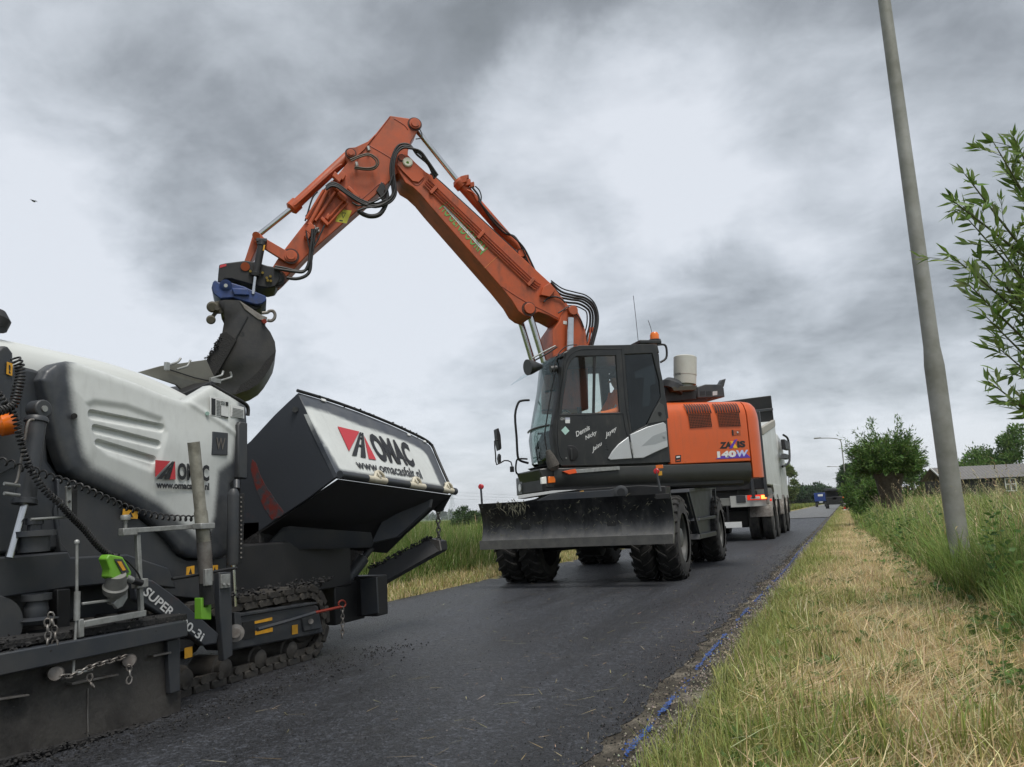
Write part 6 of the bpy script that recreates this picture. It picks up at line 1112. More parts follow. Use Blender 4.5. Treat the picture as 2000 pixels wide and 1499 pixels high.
# ================================================================== lamp posts
def lamp(name, base, h, r0, r1, reach, label, group, lean=(0, 0), collar=None):
    e = empty(name, base); tag(e, label, 'lamp post', group)
    b = V(base); top = b+V((lean[0], lean[1], h)); prof = [(0, r0), (.0+collar/h-.01, r0), (collar/h+.012, r0*.82), (1, r1)] if collar else [(0, r0), (1, r1)]
    MB().lathe(b-V((0, 0, .3)), top, prof, 24).build('post', M_POST, e, 0, 60)
    tube('arm', [top-V((0, 0, .05)), top+V((-.15, 0, .35)), top+V((-reach*.5, 0, .55)), top+V((-reach, 0, .62))], r1*.9, M_POST, e, 10, 4)
    hd = top+V((-reach, 0, .62)); MB().loft([[hd+V((x, y*w, z)) for y, z in ((-.12, 0), (-.09, .09), (.09, .09), (.12, 0), (.06, -.04), (-.06, -.04))] for x, w in ((.05, .5), (-.15, 1), (-.5, 1), (-.65, .5))]).build('lantern', M_POST, e, .01)
    return e
M_POST = mat('weathered_grey_post', (.31, .31, .29), .6, .1, col2=(.15, .15, .12), nscale=2.6, namt=.8, bump=.08, bscale=45)
def at_depth(x, y, d): r = ray(x, y); return cC + r*(d/r.dot(cF))
lb = at_depth(1868, 1030, 7.3); 
ltop = at_depth(1733, -10, 6.9+.0)
def vertical_base():
    p = at_depth(1868, 1030, 7.3); return V((p.x, p.y, 0))
LBs = vertical_base()
zc_ = None
for z in np.linspace(1, 4, 200):
    d_ = V((LBs.x, LBs.y, z))-cC; yy = IH/2-F_PX*d_.dot(cU)/d_.dot(cF)
    if yy < 655: zc_ = z; break
lamp('lamp_post', LBs, 7.9, .088, .051, 1.5, 'tall grey steel lamp post standing in long grass in the right foreground', 'lamp posts along the road', (.0, 0), zc_)
for d, px, lab in ((80, 1657, 'curved-arm lamp post beside the pollard willow, nearest of the far ones'), (150, 1652, 'lamp post far down the road, arm just clear of the trees'), (235, 1650, 'farthest small lamp post among the roadside trees')):
    p = at_depth(px, 985, d); lamp('lamp_post', (p.x, p.y, 0), 6.6, .09, .05, 1.9, lab, 'lamp posts along the road')
# ================================================================== things far down the road
def far_roller():
    c = hz(1632, 993, .03); y0 = c.y; e = empty('road_roller', (c.x, y0, 0)); tag(e, 'dark roofed road roller far down the road beside a blue lorry', 'road roller')
    k = 1.12
    MB().box((c.x, y0+.8, 1.45), (1.45*k, .1, 1.1)).build('cab_back', M_BLACK, e); MB().box((c.x, y0+.4, .85), (1.5*k, 1.6, .85)).build('body', M_BLACK, e, .05); MB().box((c.x, y0+.6, 2.05), (1.75*k, 1.8, .28)).build('roof', M_CHAR, e, .05)
    for sx in (-1, 1):
        for dy in (0, 1.2): MB().box((c.x+sx*.78*k, y0+dy, 1.45), (.07, .07, 1.1)).build('roof_post', M_BLACK, e)
        MB().lathe((c.x+sx*.62, y0, .36), (c.x+sx*.98, y0, .36), [(0, .34), (.5, .36), (1, .34)], 18).build('wheel', M_TYRE, e)
    MB().box((c.x, y0-.35, 1.1), (.5, .1, .3)).build('seat', M_BLACK, e, .03)
far_roller()
def blue_lorry():
    p = hz(1604, 989, 0); p = V((at_depth(1604, 985, 118).x, at_depth(1604, 985, 118).y, 0)); e = empty('lorry', p); tag(e, 'blue lorry seen from behind, far down the road beside the roller', 'lorry'); x, y = p.x, p.y
    MB().box((x, y+2, 1.45), (1.75, 4, 1.25)).build('cargo_box', mat('blue_lorry_paint', (.012, .045, .22), .4, col2=(.015, .03, .10), nscale=2), e, .05); MB().box((x, y+.02, 1.7), (.7, .08, .3)).build('sign', M_DECALW, e, .02); MB().box((x, y+1.9, .62), (1.5, 3.5, .3)).build('chassis', M_BLACK, e, .03)
    MB().box((x, y-.02, .72), (.5, .06, .14)).build('number_plate', M_DECALW, e)
    for sx in (-1, 1): MB().lathe((x+sx*.45, y+.5, .4), (x+sx*.82, y+.5, .4), [(0, .38), (.2, .4), (.8, .4), (1, .38)], 18).build('wheel', M_TYRE, e)
blue_lorry()
def cone():
    c = hz(1652, 998, .06); e = empty('traffic_cone', c); tag(e, 'red and white striped traffic cone on the far right verge', 'traffic cone'); mr = mat('cone_red', (.55, .04, .01), .6); z = [0, .08, .30, .50, .70, .92]; r = [.16, .15, .12, .09, .06, .035]
    MB().box(c+V((0, 0, .03)), (.42, .42, .06)).build('base', M_DECALW, e, .01)
    for i in range(5): MB().lathe(c+V((0, 0, .05+z[i])), c+V((0, 0, .05+z[i+1]-.002)), [(0, r[i]), (1, r[i+1])], 16).build('band', mr if i % 2 else M_DECALW, e)
    MB().box(c+V((-.05, 0, 1.0)), (.14, .08, .12)).build('lamp', M_AMBER, e, .02)
cone()
def shed():
    c = at_depth(1936, 968, 62); c.z = 0; e = empty('barn', c); tag(e, 'low black barn with grey ribbed roof and white windows behind the grass', 'barn')
    ax = V((math.cos(math.radians(22)), math.sin(math.radians(22)), 0)); ay = V((-ax.y, ax.x, 0))
    def q(a, b, z): return c+ax*a+ay*b+V((0, 0, z))
    MB().prism([q(-3.5, 0, 0), q(8, 0, 0), q(8, 0, 2.0), q(-3.5, 0, 2.0)], ay*3).build('wall', mat('tarred_boards', (.016, .016, .016), .8, col2=(.04, .038, .034), nscale=8), e)
    r_ = MB()
    n = 90
    xs = np.linspace(-3.7, 8.2, n); prof = []
    for i, x in enumerate(xs): prof.append(q(x, -.25, 2.0+.03*(i % 2)))
    up = [p+ay*1.75+V((0, 0, 1.05)) for p in prof]; r_.add(prof+up, [(i, i+1, n+i+1, n+i) for i in range(n-1)]); dn = [p+ay*3.6 for p in prof]; r_.add(up+dn, [(i, i+1, n+i+1, n+i) for i in range(n-1)]); r_.build('roof', mat('grey_corrugated_sheet', (.16, .155, .15), .7, col2=(.10, .095, .09), nscale=5), e, 0, 0)
    MB().prism([q(-3.72, -.28, 1.96), q(-3.72, 1.5, 3.03), q(-3.72, 1.5, 3.15), q(-3.72, -.28, 2.1)], ax*.05).build('bargeboard', M_WHITE, e)
    for x0, w in ((-3.1, .75), (1.2, .8), (4.2, .8)):
        wf = MB()
        for t in (0, .5, 1): wf.box(q(x0+w*t, -.04, 1.42), (.08, .05, .95), (ax, ay, EZ))
        for t in (0, .55, 1): wf.box(q(x0+w/2, -.045, .95+.95*t), (w+.07, .05, .07), (ax, ay, EZ))
        f_ = wf.build('window', M_WHITE, e); MB().box(q(x0+w/2, -.012, 1.42), (w, .02, .92), (ax, ay, EZ)).build('pane', mat('dark_pane', (.03, .035, .04), .15), f_)
    for x0 in (-3.4, -3.1): MB().box(q(x0, -.3, .9), (.09, .09, 1.8)).build('fence_post', M_STEEL, e)
shed()
def pylon(px, py_base, d, h, label):
    b = at_depth(px, py_base, d); b.z = 0; e = empty('electricity_pylon', b); tag(e, label, 'pylon', 'pylons on the horizon'); mb = MB(); m_ = mat('pale_lattice_steel', (.40, .43, .46), .6); r = d*.00016
    def w(z): return h*.10*(1-z/h)**1.2+h*.012
    zs = [h*t for t in (0, .14, .27, .39, .5, .6, .69, .77, .85, .92, 1)]
    for i in range(len(zs)-1):
        c0 = [b+V((sx*w(zs[i]), sy*w(zs[i]), zs[i])) for sx, sy in ((-1, -1), (1, -1), (1, 1), (-1, 1))]; c1 = [b+V((sx*w(zs[i+1]), sy*w(zs[i+1]), zs[i+1])) for sx, sy in ((-1, -1), (1, -1), (1, 1), (-1, 1))]
        for k in range(4): mb.tube([c0[k], c1[k]], r, 4, 1); mb.tube([c0[k], c1[(k+1) % 4]], r*.7, 4, 1)
    mb.build('mast', m_, e)
    for zz, a in ((h*.68, .16), (h*.80, .20), (h*.92, .13)):
        m2 = MB()
        for s_ in (-1, 1): m2.tube([b+cR*(s_*h*a)+V((0, 0, zz)), b+V((0, 0, zz+h*.03))], r, 4, 1); m2.tube([b+cR*(s_*h*a)+V((0, 0, zz)), b+V((0, 0, zz-.0))], r, 4, 1)
        m2.build('cross_arm', m_, e)
    return b
p1 = pylon(884, 1012, 900, 34, 'thin lattice pylon on the horizon between paver hopper and blade'); p2 = pylon(838, 1016, 1700, 36, 'second fainter lattice pylon farther off beside the paver hopper')
M_WIRE = mat('wire', (.35, .37, .4), .6)
for k, zz in enumerate((23, 27, 31)):
    for s_ in (-1, 1):
        a = p1+cR*(s_*5)+V((0, 0, zz)); b_ = at_depth(1620, 955+k*6, 800); mb = MB(); pts = [a.lerp(b_+cR*(s_*5), t)-V((0, 0, 6*math.sin(math.pi*t))) for t in np.linspace(0, 1, 9)]; mb.tube(pts, .07, 4, 1); o = mb.build('power_line', M_WIRE); tag(o, ('lowest', 'middle', 'topmost')[k]+' thin overhead power line above the horizon, '+('left' if s_ < 0 else 'right')+' side of the pylon', 'power line', 'overhead power lines')
def bird():
    c = at_depth(66, 393, 45); e = MB().lathe(c-cR*.02-cU*.01+cF*.2, c-cF*.2, [(0, .01), (.3, .05), (.7, .05), (.9, .035), (1, .01)], 10).build('bird', M_CHAR); tag(e, 'small dark bird gliding in the sky at far left', 'bird')
    for s_ in (-1, 1):
        tip = c+cR*(s_*.26)+cU*(-s_*.09+.0)-cF*.1*s_; mid_ = c+cR*(s_*.12)+cU*(-s_*.03+.03)
        MB().loft([[c+cF*.08, c-cF*.08, c-cF*.08+EZ*.02, c+cF*.08+EZ*.02], [mid_+cF*.07, mid_-cF*.07, mid_-cF*.07+EZ*.02, mid_+cF*.07+EZ*.02], [tip+cF*.02, tip-cF*.02, tip-cF*.02+EZ*.01, tip+cF*.02+EZ*.01]]).build('wing', M_CHAR, e)
bird()
# ================================================================== vegetation
def leafy(name, base, trans=.35, rough=.5):
    mt = bpy.data.materials.new(name); mt.use_nodes = True; nt = mt.node_tree; N = nt.nodes; L = nt.links
    b = N['Principled BSDF']; at = N.new('ShaderNodeAttribute'); at.attribute_name = 'tint'; b.inputs['Roughness'].default_value = rough; b.inputs['Specular IOR Level'].default_value = .3
    t = N.new('ShaderNodeBsdfTranslucent'); mx = N.new('ShaderNodeMixShader'); mx.inputs[0].default_value = trans; o = N['Material Output']
    L.new(at.outputs['Color'], b.inputs['Base Color']); L.new(at.outputs['Color'], t.inputs[0]); L.new(b.outputs[0], mx.inputs[1]); L.new(t.outputs[0], mx.inputs[2]); L.new(mx.outputs[0], o.inputs[0])
    MATS[name] = mt; return mt
M_BLADEG = leafy('grass_blades', None, .42, .55); M_LEAF = leafy('tree_leaves', None, .35, .5)
def np_mesh(name, co, loops, totals, colors, m_, parent=None, kind='stuff', label=None, cat=None, group=None, smooth=False):
    me = bpy.data.meshes.new(name); me.vertices.add(len(co)); me.loops.add(len(loops)); me.polygons.add(len(totals))
    org = (co.min(0)+co.max(0))/2; me.vertices.foreach_set('co', (co-org).astype(np.float32).ravel()); me.loops.foreach_set('vertex_index', loops.astype(np.int32))
    st = np.concatenate([[0], np.cumsum(totals)[:-1]]).astype(np.int32); me.polygons.foreach_set('loop_start', st)
    at = me.color_attributes.new('tint', 'FLOAT_COLOR', 'POINT'); at.data.foreach_set('color', np.hstack([colors, np.ones((len(colors), 1))]).astype(np.float32).ravel())
    me.materials.append(m_); me.update(calc_edges=True); me.validate()
    if smooth: me.polygons.foreach_set('use_smooth', np.ones(len(me.polygons), bool))
    o = bpy.data.objects.new(name, me); link(o, parent, V([float(t) for t in org])); tag(o, label, cat, group, kind); return o
def blades_data(base, h, w, az, lean, bend, c0, c1):
    n = len(base); d = np.stack([np.cos(az), np.sin(az), np.zeros(n)], 1); s_ = np.stack([-np.sin(az), np.cos(az), np.zeros(n)], 1); up = np.array([0, 0, 1.])
    p1 = base+d*(np.sin(lean)*h*.5)[:, None]+up*(np.cos(lean)*h*.5)[:, None]; l2 = lean+bend
    p2 = p1+d*(np.sin(l2)*h*.5)[:, None]+up*(np.cos(l2)*h*.5)[:, None]
    co = np.stack([base-s_*(w/2)[:, None], base+s_*(w/2)[:, None], p1+s_*(w*.42)[:, None], p1-s_*(w*.42)[:, None], p2], 1).reshape(-1, 3)
    k = (np.arange(n)*5)[:, None]; loops = (k+np.array([[0, 1, 2, 3, 3, 2, 4]])).ravel(); tot = np.tile([4, 3], n)
    cm = (c0+c1)/2; col = np.stack([c0, c0, cm, cm, c1], 1).reshape(-1, 3); return co, loops, tot, col
def merge(parts):
    co = []; lo = []; to = []; cl = []; k = 0
    for a, b, c, d in parts: co.append(a); lo.append(b+k); to.append(c); cl.append(d); k += len(a)
    return np.vstack(co), np.concatenate(lo), np.concatenate(to), np.vstack(cl)
def pick(cols, n, jit=.18, wts=None):
    c = np.array(cols)[RNG.choice(len(cols), n, p=wts)]; return np.clip(c*(1+RNG.normal(0, jit, (n, 1)))*(1+RNG.normal(0, jit*.4, (n, 3))), .004, 1)
def fnz(x, y, s, k=0.): # cheap smooth noise
    return (np.sin(x*s*1.7+k)+np.sin(y*s*1.3+k*2.1+np.sin(x*s*.9+k))+np.sin((x+y)*s*.7+k*.7+np.sin(y*s*1.1)))/3
def vz_np(x, y): return np.array([vz(a, b) for a, b in zip(x, y)])
def vzl_np(x, y): return np.array([vzl(a, b) for a, b in zip(x, y)])
GREENS = [(.26, .29, .08), (.31, .33, .11), (.19, .23, .06), (.37, .37, .15)]; TAN = [(.60, .50, .28), (.50, .40, .21), (.70, .60, .38), (.40, .31, .16)]
def scatter(n, x0, x1, y0, y1): return RNG.uniform(x0, x1, n), RNG.uniform(y0, y1, n)
def xb(y): return np.maximum(.24, .84-.032*(y-6))           # line where the mower stopped
EDGE = -.70
def mown():
    parts = []
    for n, y0, y1, ws in ((90000, 1.6, 7, 1.), (70000, 7, 18, 1.5), (50000, 18, 48, 2.6), (26000, 48, 110, 5)):
        x, y = scatter(n, EDGE-.14, 1.3, y0, y1); keep = (x < xb(y)+.15) & (x > EDGE+.05*fnz(x, y, 3.)-.06*RNG.random(n)); x, y = x[keep], y[keep]; m = len(x)
        dry = fnz(x, y, 2.1, 1.)*.5+.5+.35*np.clip((x+.35)/.5, -1, 1)*.6+RNG.normal(0, .18, m); isdry = dry > .50
        h = np.where(isdry, RNG.uniform(.03, .09, m), RNG.uniform(.04, .11, m))*(1+.35*np.sqrt(ws-1)); tall = RNG.random(m) < .035; h = np.where(tall, RNG.uniform(.14, .27, m), h)
        c = np.where(isdry[:, None], pick(TAN, m), pick(GREENS, m)); c1 = c*RNG.uniform(1., 1.5, (m, 1)); 
        b = np.stack([x, y, vz_np(x, y)-.01], 1)
        parts.append(blades_data(b, h, RNG.uniform(.0022, .0048, m)*ws, RNG.uniform(0, 6.28, m), RNG.uniform(.05, .75, m), RNG.uniform(.1, .9, m), c*.85, c1))
    np_mesh('mown_grass', *merge(parts), M_BLADEG, label='short mown grass on the right verge', cat='grass')
    # hay left lying by the mower: long pale stalks in tangled swaths
    n = 40000; x, y = scatter(n, -.55, 1.0, 1.7, 22); sw = fnz(x, y, 2.6, 3.)+.9*np.exp(-((x-.32)/.32)**2)-.25+RNG.normal(0, .25, n); k = (sw > .25) & (x < xb(y)+.1); x, y = x[k], y[k]; m = len(x); L2 = RNG.uniform(.07, .30, m); az = RNG.normal(.5, .9, m)
    b = np.stack([x, y, vz_np(x, y)+RNG.uniform(.0, .055, m)], 1); c = pick(TAN, m, .2)
    np_mesh('cut_hay', *blades_data(b, L2, RNG.uniform(.0022, .0045, m)*(1+.06*y), az, RNG.uniform(1.2, 1.62, m), RNG.uniform(-.25, .25, m), c, c*1.2), M_BLADEG, label='pale cut hay lying on the right verge', cat='hay')
    # taller fresh tufts, near foreground
    pts = []
    for (px, py, k) in ((1640, 1440, 160), (1600, 1480, 160), (1700, 1420, 120), (1760, 1480, 140), (1560, 1400, 90), (1905, 1470, 130), (1960, 1440, 120), (1990, 1490, 120), (1850, 1330, 70), (1720, 1330, 80), (1600, 1290, 70), (1500, 1330, 80), (1830, 1230, 60), (1660, 1180, 90), (1750, 1160, 90), (1570, 1220, 60), (1480, 1450, 100)):
        p = hz(px, py, .05)
        for _ in range(k): pts.append((p.x+random.gauss(0, .07), p.y+random.gauss(0, .12)))
    P = np.array(pts); P = P[P[:, 0] > EDGE+.08]; P = P[RNG.random(len(P)) < .6]; m = len(P); b = np.stack([P[:, 0], P[:, 1], vz_np(P[:, 0], P[:, 1])-.01], 1); c = pick(GREENS+[(.2, .27, .05), (.24, .26, .09)], m, .2)
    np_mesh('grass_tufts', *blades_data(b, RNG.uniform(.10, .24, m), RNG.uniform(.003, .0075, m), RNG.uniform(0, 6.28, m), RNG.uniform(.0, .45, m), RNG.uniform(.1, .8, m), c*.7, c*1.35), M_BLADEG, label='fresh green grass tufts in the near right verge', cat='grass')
mown()
def panicles(n, xs, ys, zs, hmin, hmax, col):
    """flowering grass stems with drooping seed heads"""
    az = RNG.uniform(0, 6.28, n); h = RNG.uniform(hmin, hmax, n); parts = []
    b = np.stack([xs, ys, zs], 1); c = pick(col, n); lean = RNG.uniform(.05, .45, n); bend = RNG.uniform(.15, .8, n)
    parts.append(blades_data(b, h, np.full(n, .006), az, lean, bend, c*.8, c))
    d = np.stack([np.cos(az), np.sin(az), np.zeros(n)], 1); up = np.array([0, 0, 1.]); p1 = b+d*(np.sin(lean)*h*.5)[:, None]+up*(np.cos(lean)*h*.5)[:, None]; p2 = p1+d*(np.sin(lean+bend)*h*.5)[:, None]+up*(np.cos(lean+bend)*h*.5)[:, None]
    for k in range(9):
        t = .55+.45*k/8; q = p1+(p2-p1)*t+RNG.normal(0, .004, (n, 3)); parts.append(blades_data(q, RNG.uniform(.03, .08, n), RNG.uniform(.004, .008, n), az+RNG.normal(0, .9, n), lean+bend+RNG.uniform(-.1, .7, n), RNG.uniform(.1, .6, n), c*.9, c*1.15))
    return merge(parts)
def tall_right():
    parts = []
    for n, y0, y1, ws in ((60000, 3.2, 9, 1.), (60000, 9, 22, 1.8), (40000, 22, 60, 3.4)):
        x, y = scatter(n, .2, 5.5 if y0 < 9 else 7, y0, y1); e = x-xb(y)-.10*fnz(x, y, 2.4, 5.); k = (e > 0); x, y, e = x[k], y[k], e[k]; m = len(x)
        cl = .75+.35*fnz(x, y, 3.3, 2.); h = (np.clip(.42+e*.45, .2, 1.2 if y0 < 9 else .9)*RNG.uniform(.55, 1.15, m)*cl)+.05; c = pick([(.18, .26, .06), (.23, .31, .085), (.14, .21, .05), (.29, .34, .12)], m, .22)
        dry = RNG.random(m) < .07; c = np.where(dry[:, None], pick(TAN, m), c); b = np.stack([x, y, vz_np(x, y)-.02], 1)
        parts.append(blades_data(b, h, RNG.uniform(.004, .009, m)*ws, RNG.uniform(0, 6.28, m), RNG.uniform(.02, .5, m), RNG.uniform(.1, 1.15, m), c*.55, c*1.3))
    x, y = scatter(1900, .5, 5.5, 3.8, 22); k = x > xb(y)+.25; x, y = x[k], y[k]
    parts.append(panicles(len(x), x, y, vz_np(x, y),   .6, 1.2, TAN+[(.30, .28, .14), (.24, .25, .10)]))
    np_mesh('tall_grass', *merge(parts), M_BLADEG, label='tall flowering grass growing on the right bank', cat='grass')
tall_right()
def left_side():
    parts = []
    x, y = scatter(46000, ROAD_L-.75, ROAD_L+.06, 5.5, 46); n = len(x); k = x < ROAD_L+.04*fnz(x, y, 3.); x, y = x[k], y[k]; n = len(x); c = np.where((RNG.random(n) < .55)[:, None], pick(TAN+[(.40, .36, .15)], n), pick(GREENS, n)); b = np.stack([x, y, vzl_np(x, y)-.01], 1)
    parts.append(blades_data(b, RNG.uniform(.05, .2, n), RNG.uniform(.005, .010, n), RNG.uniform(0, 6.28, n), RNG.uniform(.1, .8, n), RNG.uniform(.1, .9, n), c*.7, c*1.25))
    for n, y0, y1, ws in ((85000, 5.5, 17, 1.), (60000, 17, 55, 2.4)):
        x, y = scatter(n, ROAD_L-4.6, ROAD_L-.5, y0, y1); e = ROAD_L-.55-x+.12*fnz(x, y, 2., 4.); k = e > 0; x, y, e = x[k], y[k], e[k]; m = len(x); cl = .85+.25*fnz(x, y, 2.2, 6.)
        h = np.clip(.30+e*.62, .2, .98)*RNG.uniform(.55, 1.1, m)*cl+.25*np.exp(-((e-1.75)/.6)**2); c = pick([(.12, .19, .04), (.16, .24, .055), (.09, .145, .03), (.21, .26, .08)], m, .2); c = np.where((RNG.random(m) < .08)[:, None], pick(TAN, m), c); b = np.stack([x, y, vzl_np(x, y)-.02], 1)
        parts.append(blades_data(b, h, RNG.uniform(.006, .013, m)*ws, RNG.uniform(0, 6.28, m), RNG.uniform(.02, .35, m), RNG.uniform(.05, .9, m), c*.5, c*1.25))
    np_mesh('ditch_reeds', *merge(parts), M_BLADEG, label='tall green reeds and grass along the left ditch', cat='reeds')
    parts = []
    for n, d0, d1, ws in ((70000, 4.2, 30, 5.), (60000, 30, 140, 16.)):
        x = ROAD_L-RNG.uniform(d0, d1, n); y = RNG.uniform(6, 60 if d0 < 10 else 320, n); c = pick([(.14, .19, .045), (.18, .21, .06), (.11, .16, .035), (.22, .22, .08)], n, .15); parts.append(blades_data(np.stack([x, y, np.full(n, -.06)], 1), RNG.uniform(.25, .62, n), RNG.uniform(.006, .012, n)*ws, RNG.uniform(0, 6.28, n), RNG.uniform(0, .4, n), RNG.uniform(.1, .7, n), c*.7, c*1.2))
    n = 22000; x = RNG.uniform(-30, -5.2, n); y = RNG.uniform(55, 230, n); c = pick([(.16, .2, .05), (.2, .22, .06)], n, .15); parts.append(blades_data(np.stack([x, y, np.full(n, -.05)], 1), RNG.uniform(.3, .8, n), RNG.uniform(.08, .2, n), RNG.uniform(0, 6.28, n), RNG.uniform(0, .4, n), RNG.uniform(.1, .7, n), c*.7, c*1.2))
    np_mesh('meadow_grass', *merge(parts), M_BLADEG, label='yellow-green meadow grass in the fields beyond the road', cat='grass')
left_side()
def post_tufts():
    n = 3200; x = LBs.x+RNG.normal(.05, .42, n); y = LBs.y-.35+RNG.normal(0, .75, n); kk = (x > xb(y)-.06*RNG.random(n)) & (np.hypot(x-LBs.x, y-LBs.y) > .1); x, y = x[kk], y[kk]; n = len(x); c = pick([(.18, .26, .06), (.23, .31, .085), (.14, .21, .05)], n, .2); b = np.stack([x, y, vz_np(x, y)-.02], 1)
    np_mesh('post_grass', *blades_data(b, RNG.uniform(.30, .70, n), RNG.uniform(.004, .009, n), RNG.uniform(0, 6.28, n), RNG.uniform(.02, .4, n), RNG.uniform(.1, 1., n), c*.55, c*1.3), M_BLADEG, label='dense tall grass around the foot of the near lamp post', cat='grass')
post_tufts()
def weeds():
    P = []; D = []; Ls = []; W = []; C = []
    for i in range(420):
        y = 3.6+RNG.random()**1.5*20; x = float(xb(np.array([y]))[0])+RNG.exponential(.5)-.25; z0 = vz(x, y); hgt = RNG.uniform(.12, .75) if x > xb(np.array([y]))[0]+.1 else RNG.uniform(.03, .10); a0 = RNG.uniform(0, 6.28); n = int(8+hgt*26); k = RNG.uniform(.8, 1.3); lean = RNG.normal(0, .12, 2)
        for j in range(n): t = (j+.5)/n; a = a0+j*2.4; P.append((x+lean[0]*t, y+lean[1]*t, z0+hgt*t)); D.append((math.cos(a), math.sin(a), RNG.uniform(.0, .7))); Ls.append(RNG.uniform(.05, .12)*(1.1-.6*t)); W.append(Ls[-1]*RNG.uniform(.35, .6)); C.append(np.array([(.10, .19, .045), (.14, .24, .06), (.08, .15, .05)])[RNG.integers(3)]*k)
    for i in range(260):      # low rosettes in the mown strip
        y = 2.2+RNG.random()**1.6*12; x = RNG.uniform(-.62, .7); a0 = RNG.uniform(0, 6.28)
        for j in range(7): a = a0+j*.9+RNG.normal(0, .2); P.append((x, y, vz(x, y)+.015)); D.append((math.cos(a), math.sin(a), RNG.uniform(.15, .8))); Ls.append(RNG.uniform(.04, .09)); W.append(Ls[-1]*RNG.uniform(.3, .5)); C.append((.13, .21, .06))
    np_mesh('verge_weeds', *leaves_data(np.array(P), np.array(D), np.array(Ls), np.array(W), np.array(C)), M_LEAF, label='broad-leaved weeds among the grass of the right verge', cat='weeds')
# ---------------- trees
def leaves_data(pos, dirs, length, width, cols):
    """lens-shaped folded leaves: 6 vertices, 4 triangles"""
    n = len(pos); d = dirs/np.linalg.norm(dirs, axis=1, keepdims=True); r = RNG.normal(0, 1, (n, 3)); s_ = np.cross(d, r); s_ /= np.linalg.norm(s_, axis=1, keepdims=True)+1e-9; u = np.cross(s_, d); L_v = length[:, None]; W_v = width[:, None]
    a = pos; t = pos+d*L_v-u*L_v*.08; m0 = pos+d*L_v*.45+u*W_v*.12; e1 = pos+d*L_v*.42+s_*W_v*.5; e2 = pos+d*L_v*.42-s_*W_v*.5
    co = np.stack([a, e1, t, e2, m0], 1).reshape(-1, 3); k = (np.arange(n)*5)[:, None]; loops = (k+np.array([[0, 1, 4, 1, 2, 4, 2, 3, 4, 3, 0, 4]])).ravel(); return co, loops, np.full(n*4, 3), np.repeat(cols, 5, 0)
weeds()
LEAFG = [(.09, .165, .04), (.125, .21, .055), (.17, .26, .075), (.065, .125, .03)]
M_BARK = mat('bark', (.055, .043, .033), .9, col2=(.11, .09, .07), nscale=9, namt=.8, bump=1., bscale=22)
def crown_tree(name, base, h, rx, rz, n, leaf, label, group=None, cols=LEAFG, trunk_r=.12, trunk_h=None, shape=1., clumps=26, loose=.25, cat='tree'):
    b = V(base); e = empty(name, b); tag(e, label, cat, group); th = trunk_h if trunk_h is not None else h*.35
    mb = MB(); mb.tube([b-V((0, 0, .2)), b+V((.03, .02, th*.5)), b+V((-.02, .05, th)), b+V((.04, 0, th+(h-th)*.6))], [trunk_r*1.2, trunk_r*1.1, trunk_r, trunk_r*.95, trunk_r*.9, trunk_r*.85, trunk_r*.8, trunk_r*.75, trunk_r*.7, trunk_r*.5, trunk_r*.4, trunk_r*.3, trunk_r*.2], 9, 4)
    cz = h-rz; cen = []
    for i in range(clumps):
        while True:
            q = RNG.uniform(-1, 1, 3)
            if .15 < np.linalg.norm(q) < 1: break
        q = q/np.linalg.norm(q)*np.linalg.norm(q)**.5; zz = q[2]; taper = (1-shape*.5*max(0, zz)); p = np.array([b.x+q[0]*rx*taper, b.y+q[1]*rx*taper, b.z+cz+zz*rz]); cen.append((p, RNG.uniform(.22, .42)*min(rx, rz)))
        if i < 12: mb.tube([b+V((0, 0, th*.9)), V((b.x*.5+p[0]*.5, b.y*.5+p[1]*.5, (b.z+th+p[2])*.5+.1)), V(p)], trunk_r*.28, 5, 2)
    mb.build('trunk', M_BARK, e, 0, 60)
    per = n//clumps; P = []; D = []; C = []
    for p, r in cen:
        q = RNG.normal(0, 1, (per, 3)); q /= np.linalg.norm(q, axis=1, keepdims=True); rad = r*RNG.random((per, 1))**.4*(1+loose*RNG.exponential(.5, (per, 1))); pos = p+q*rad*np.array([1, 1, .8]); P.append(pos); D.append(q+np.array([0, 0, .5])+RNG.normal(0, .5, (per, 3))); k = RNG.uniform(.75, 1.25); C.append(pick(cols, per, .2)*k)
    P = np.vstack(P); D = np.vstack(D); C = np.vstack(C); m = len(P)
    np_mesh('crown', *leaves_data(P, D, RNG.uniform(.7, 1.3, m)*leaf, RNG.uniform(.3, .55, m)*leaf, C), M_LEAF, e, kind=None); return e
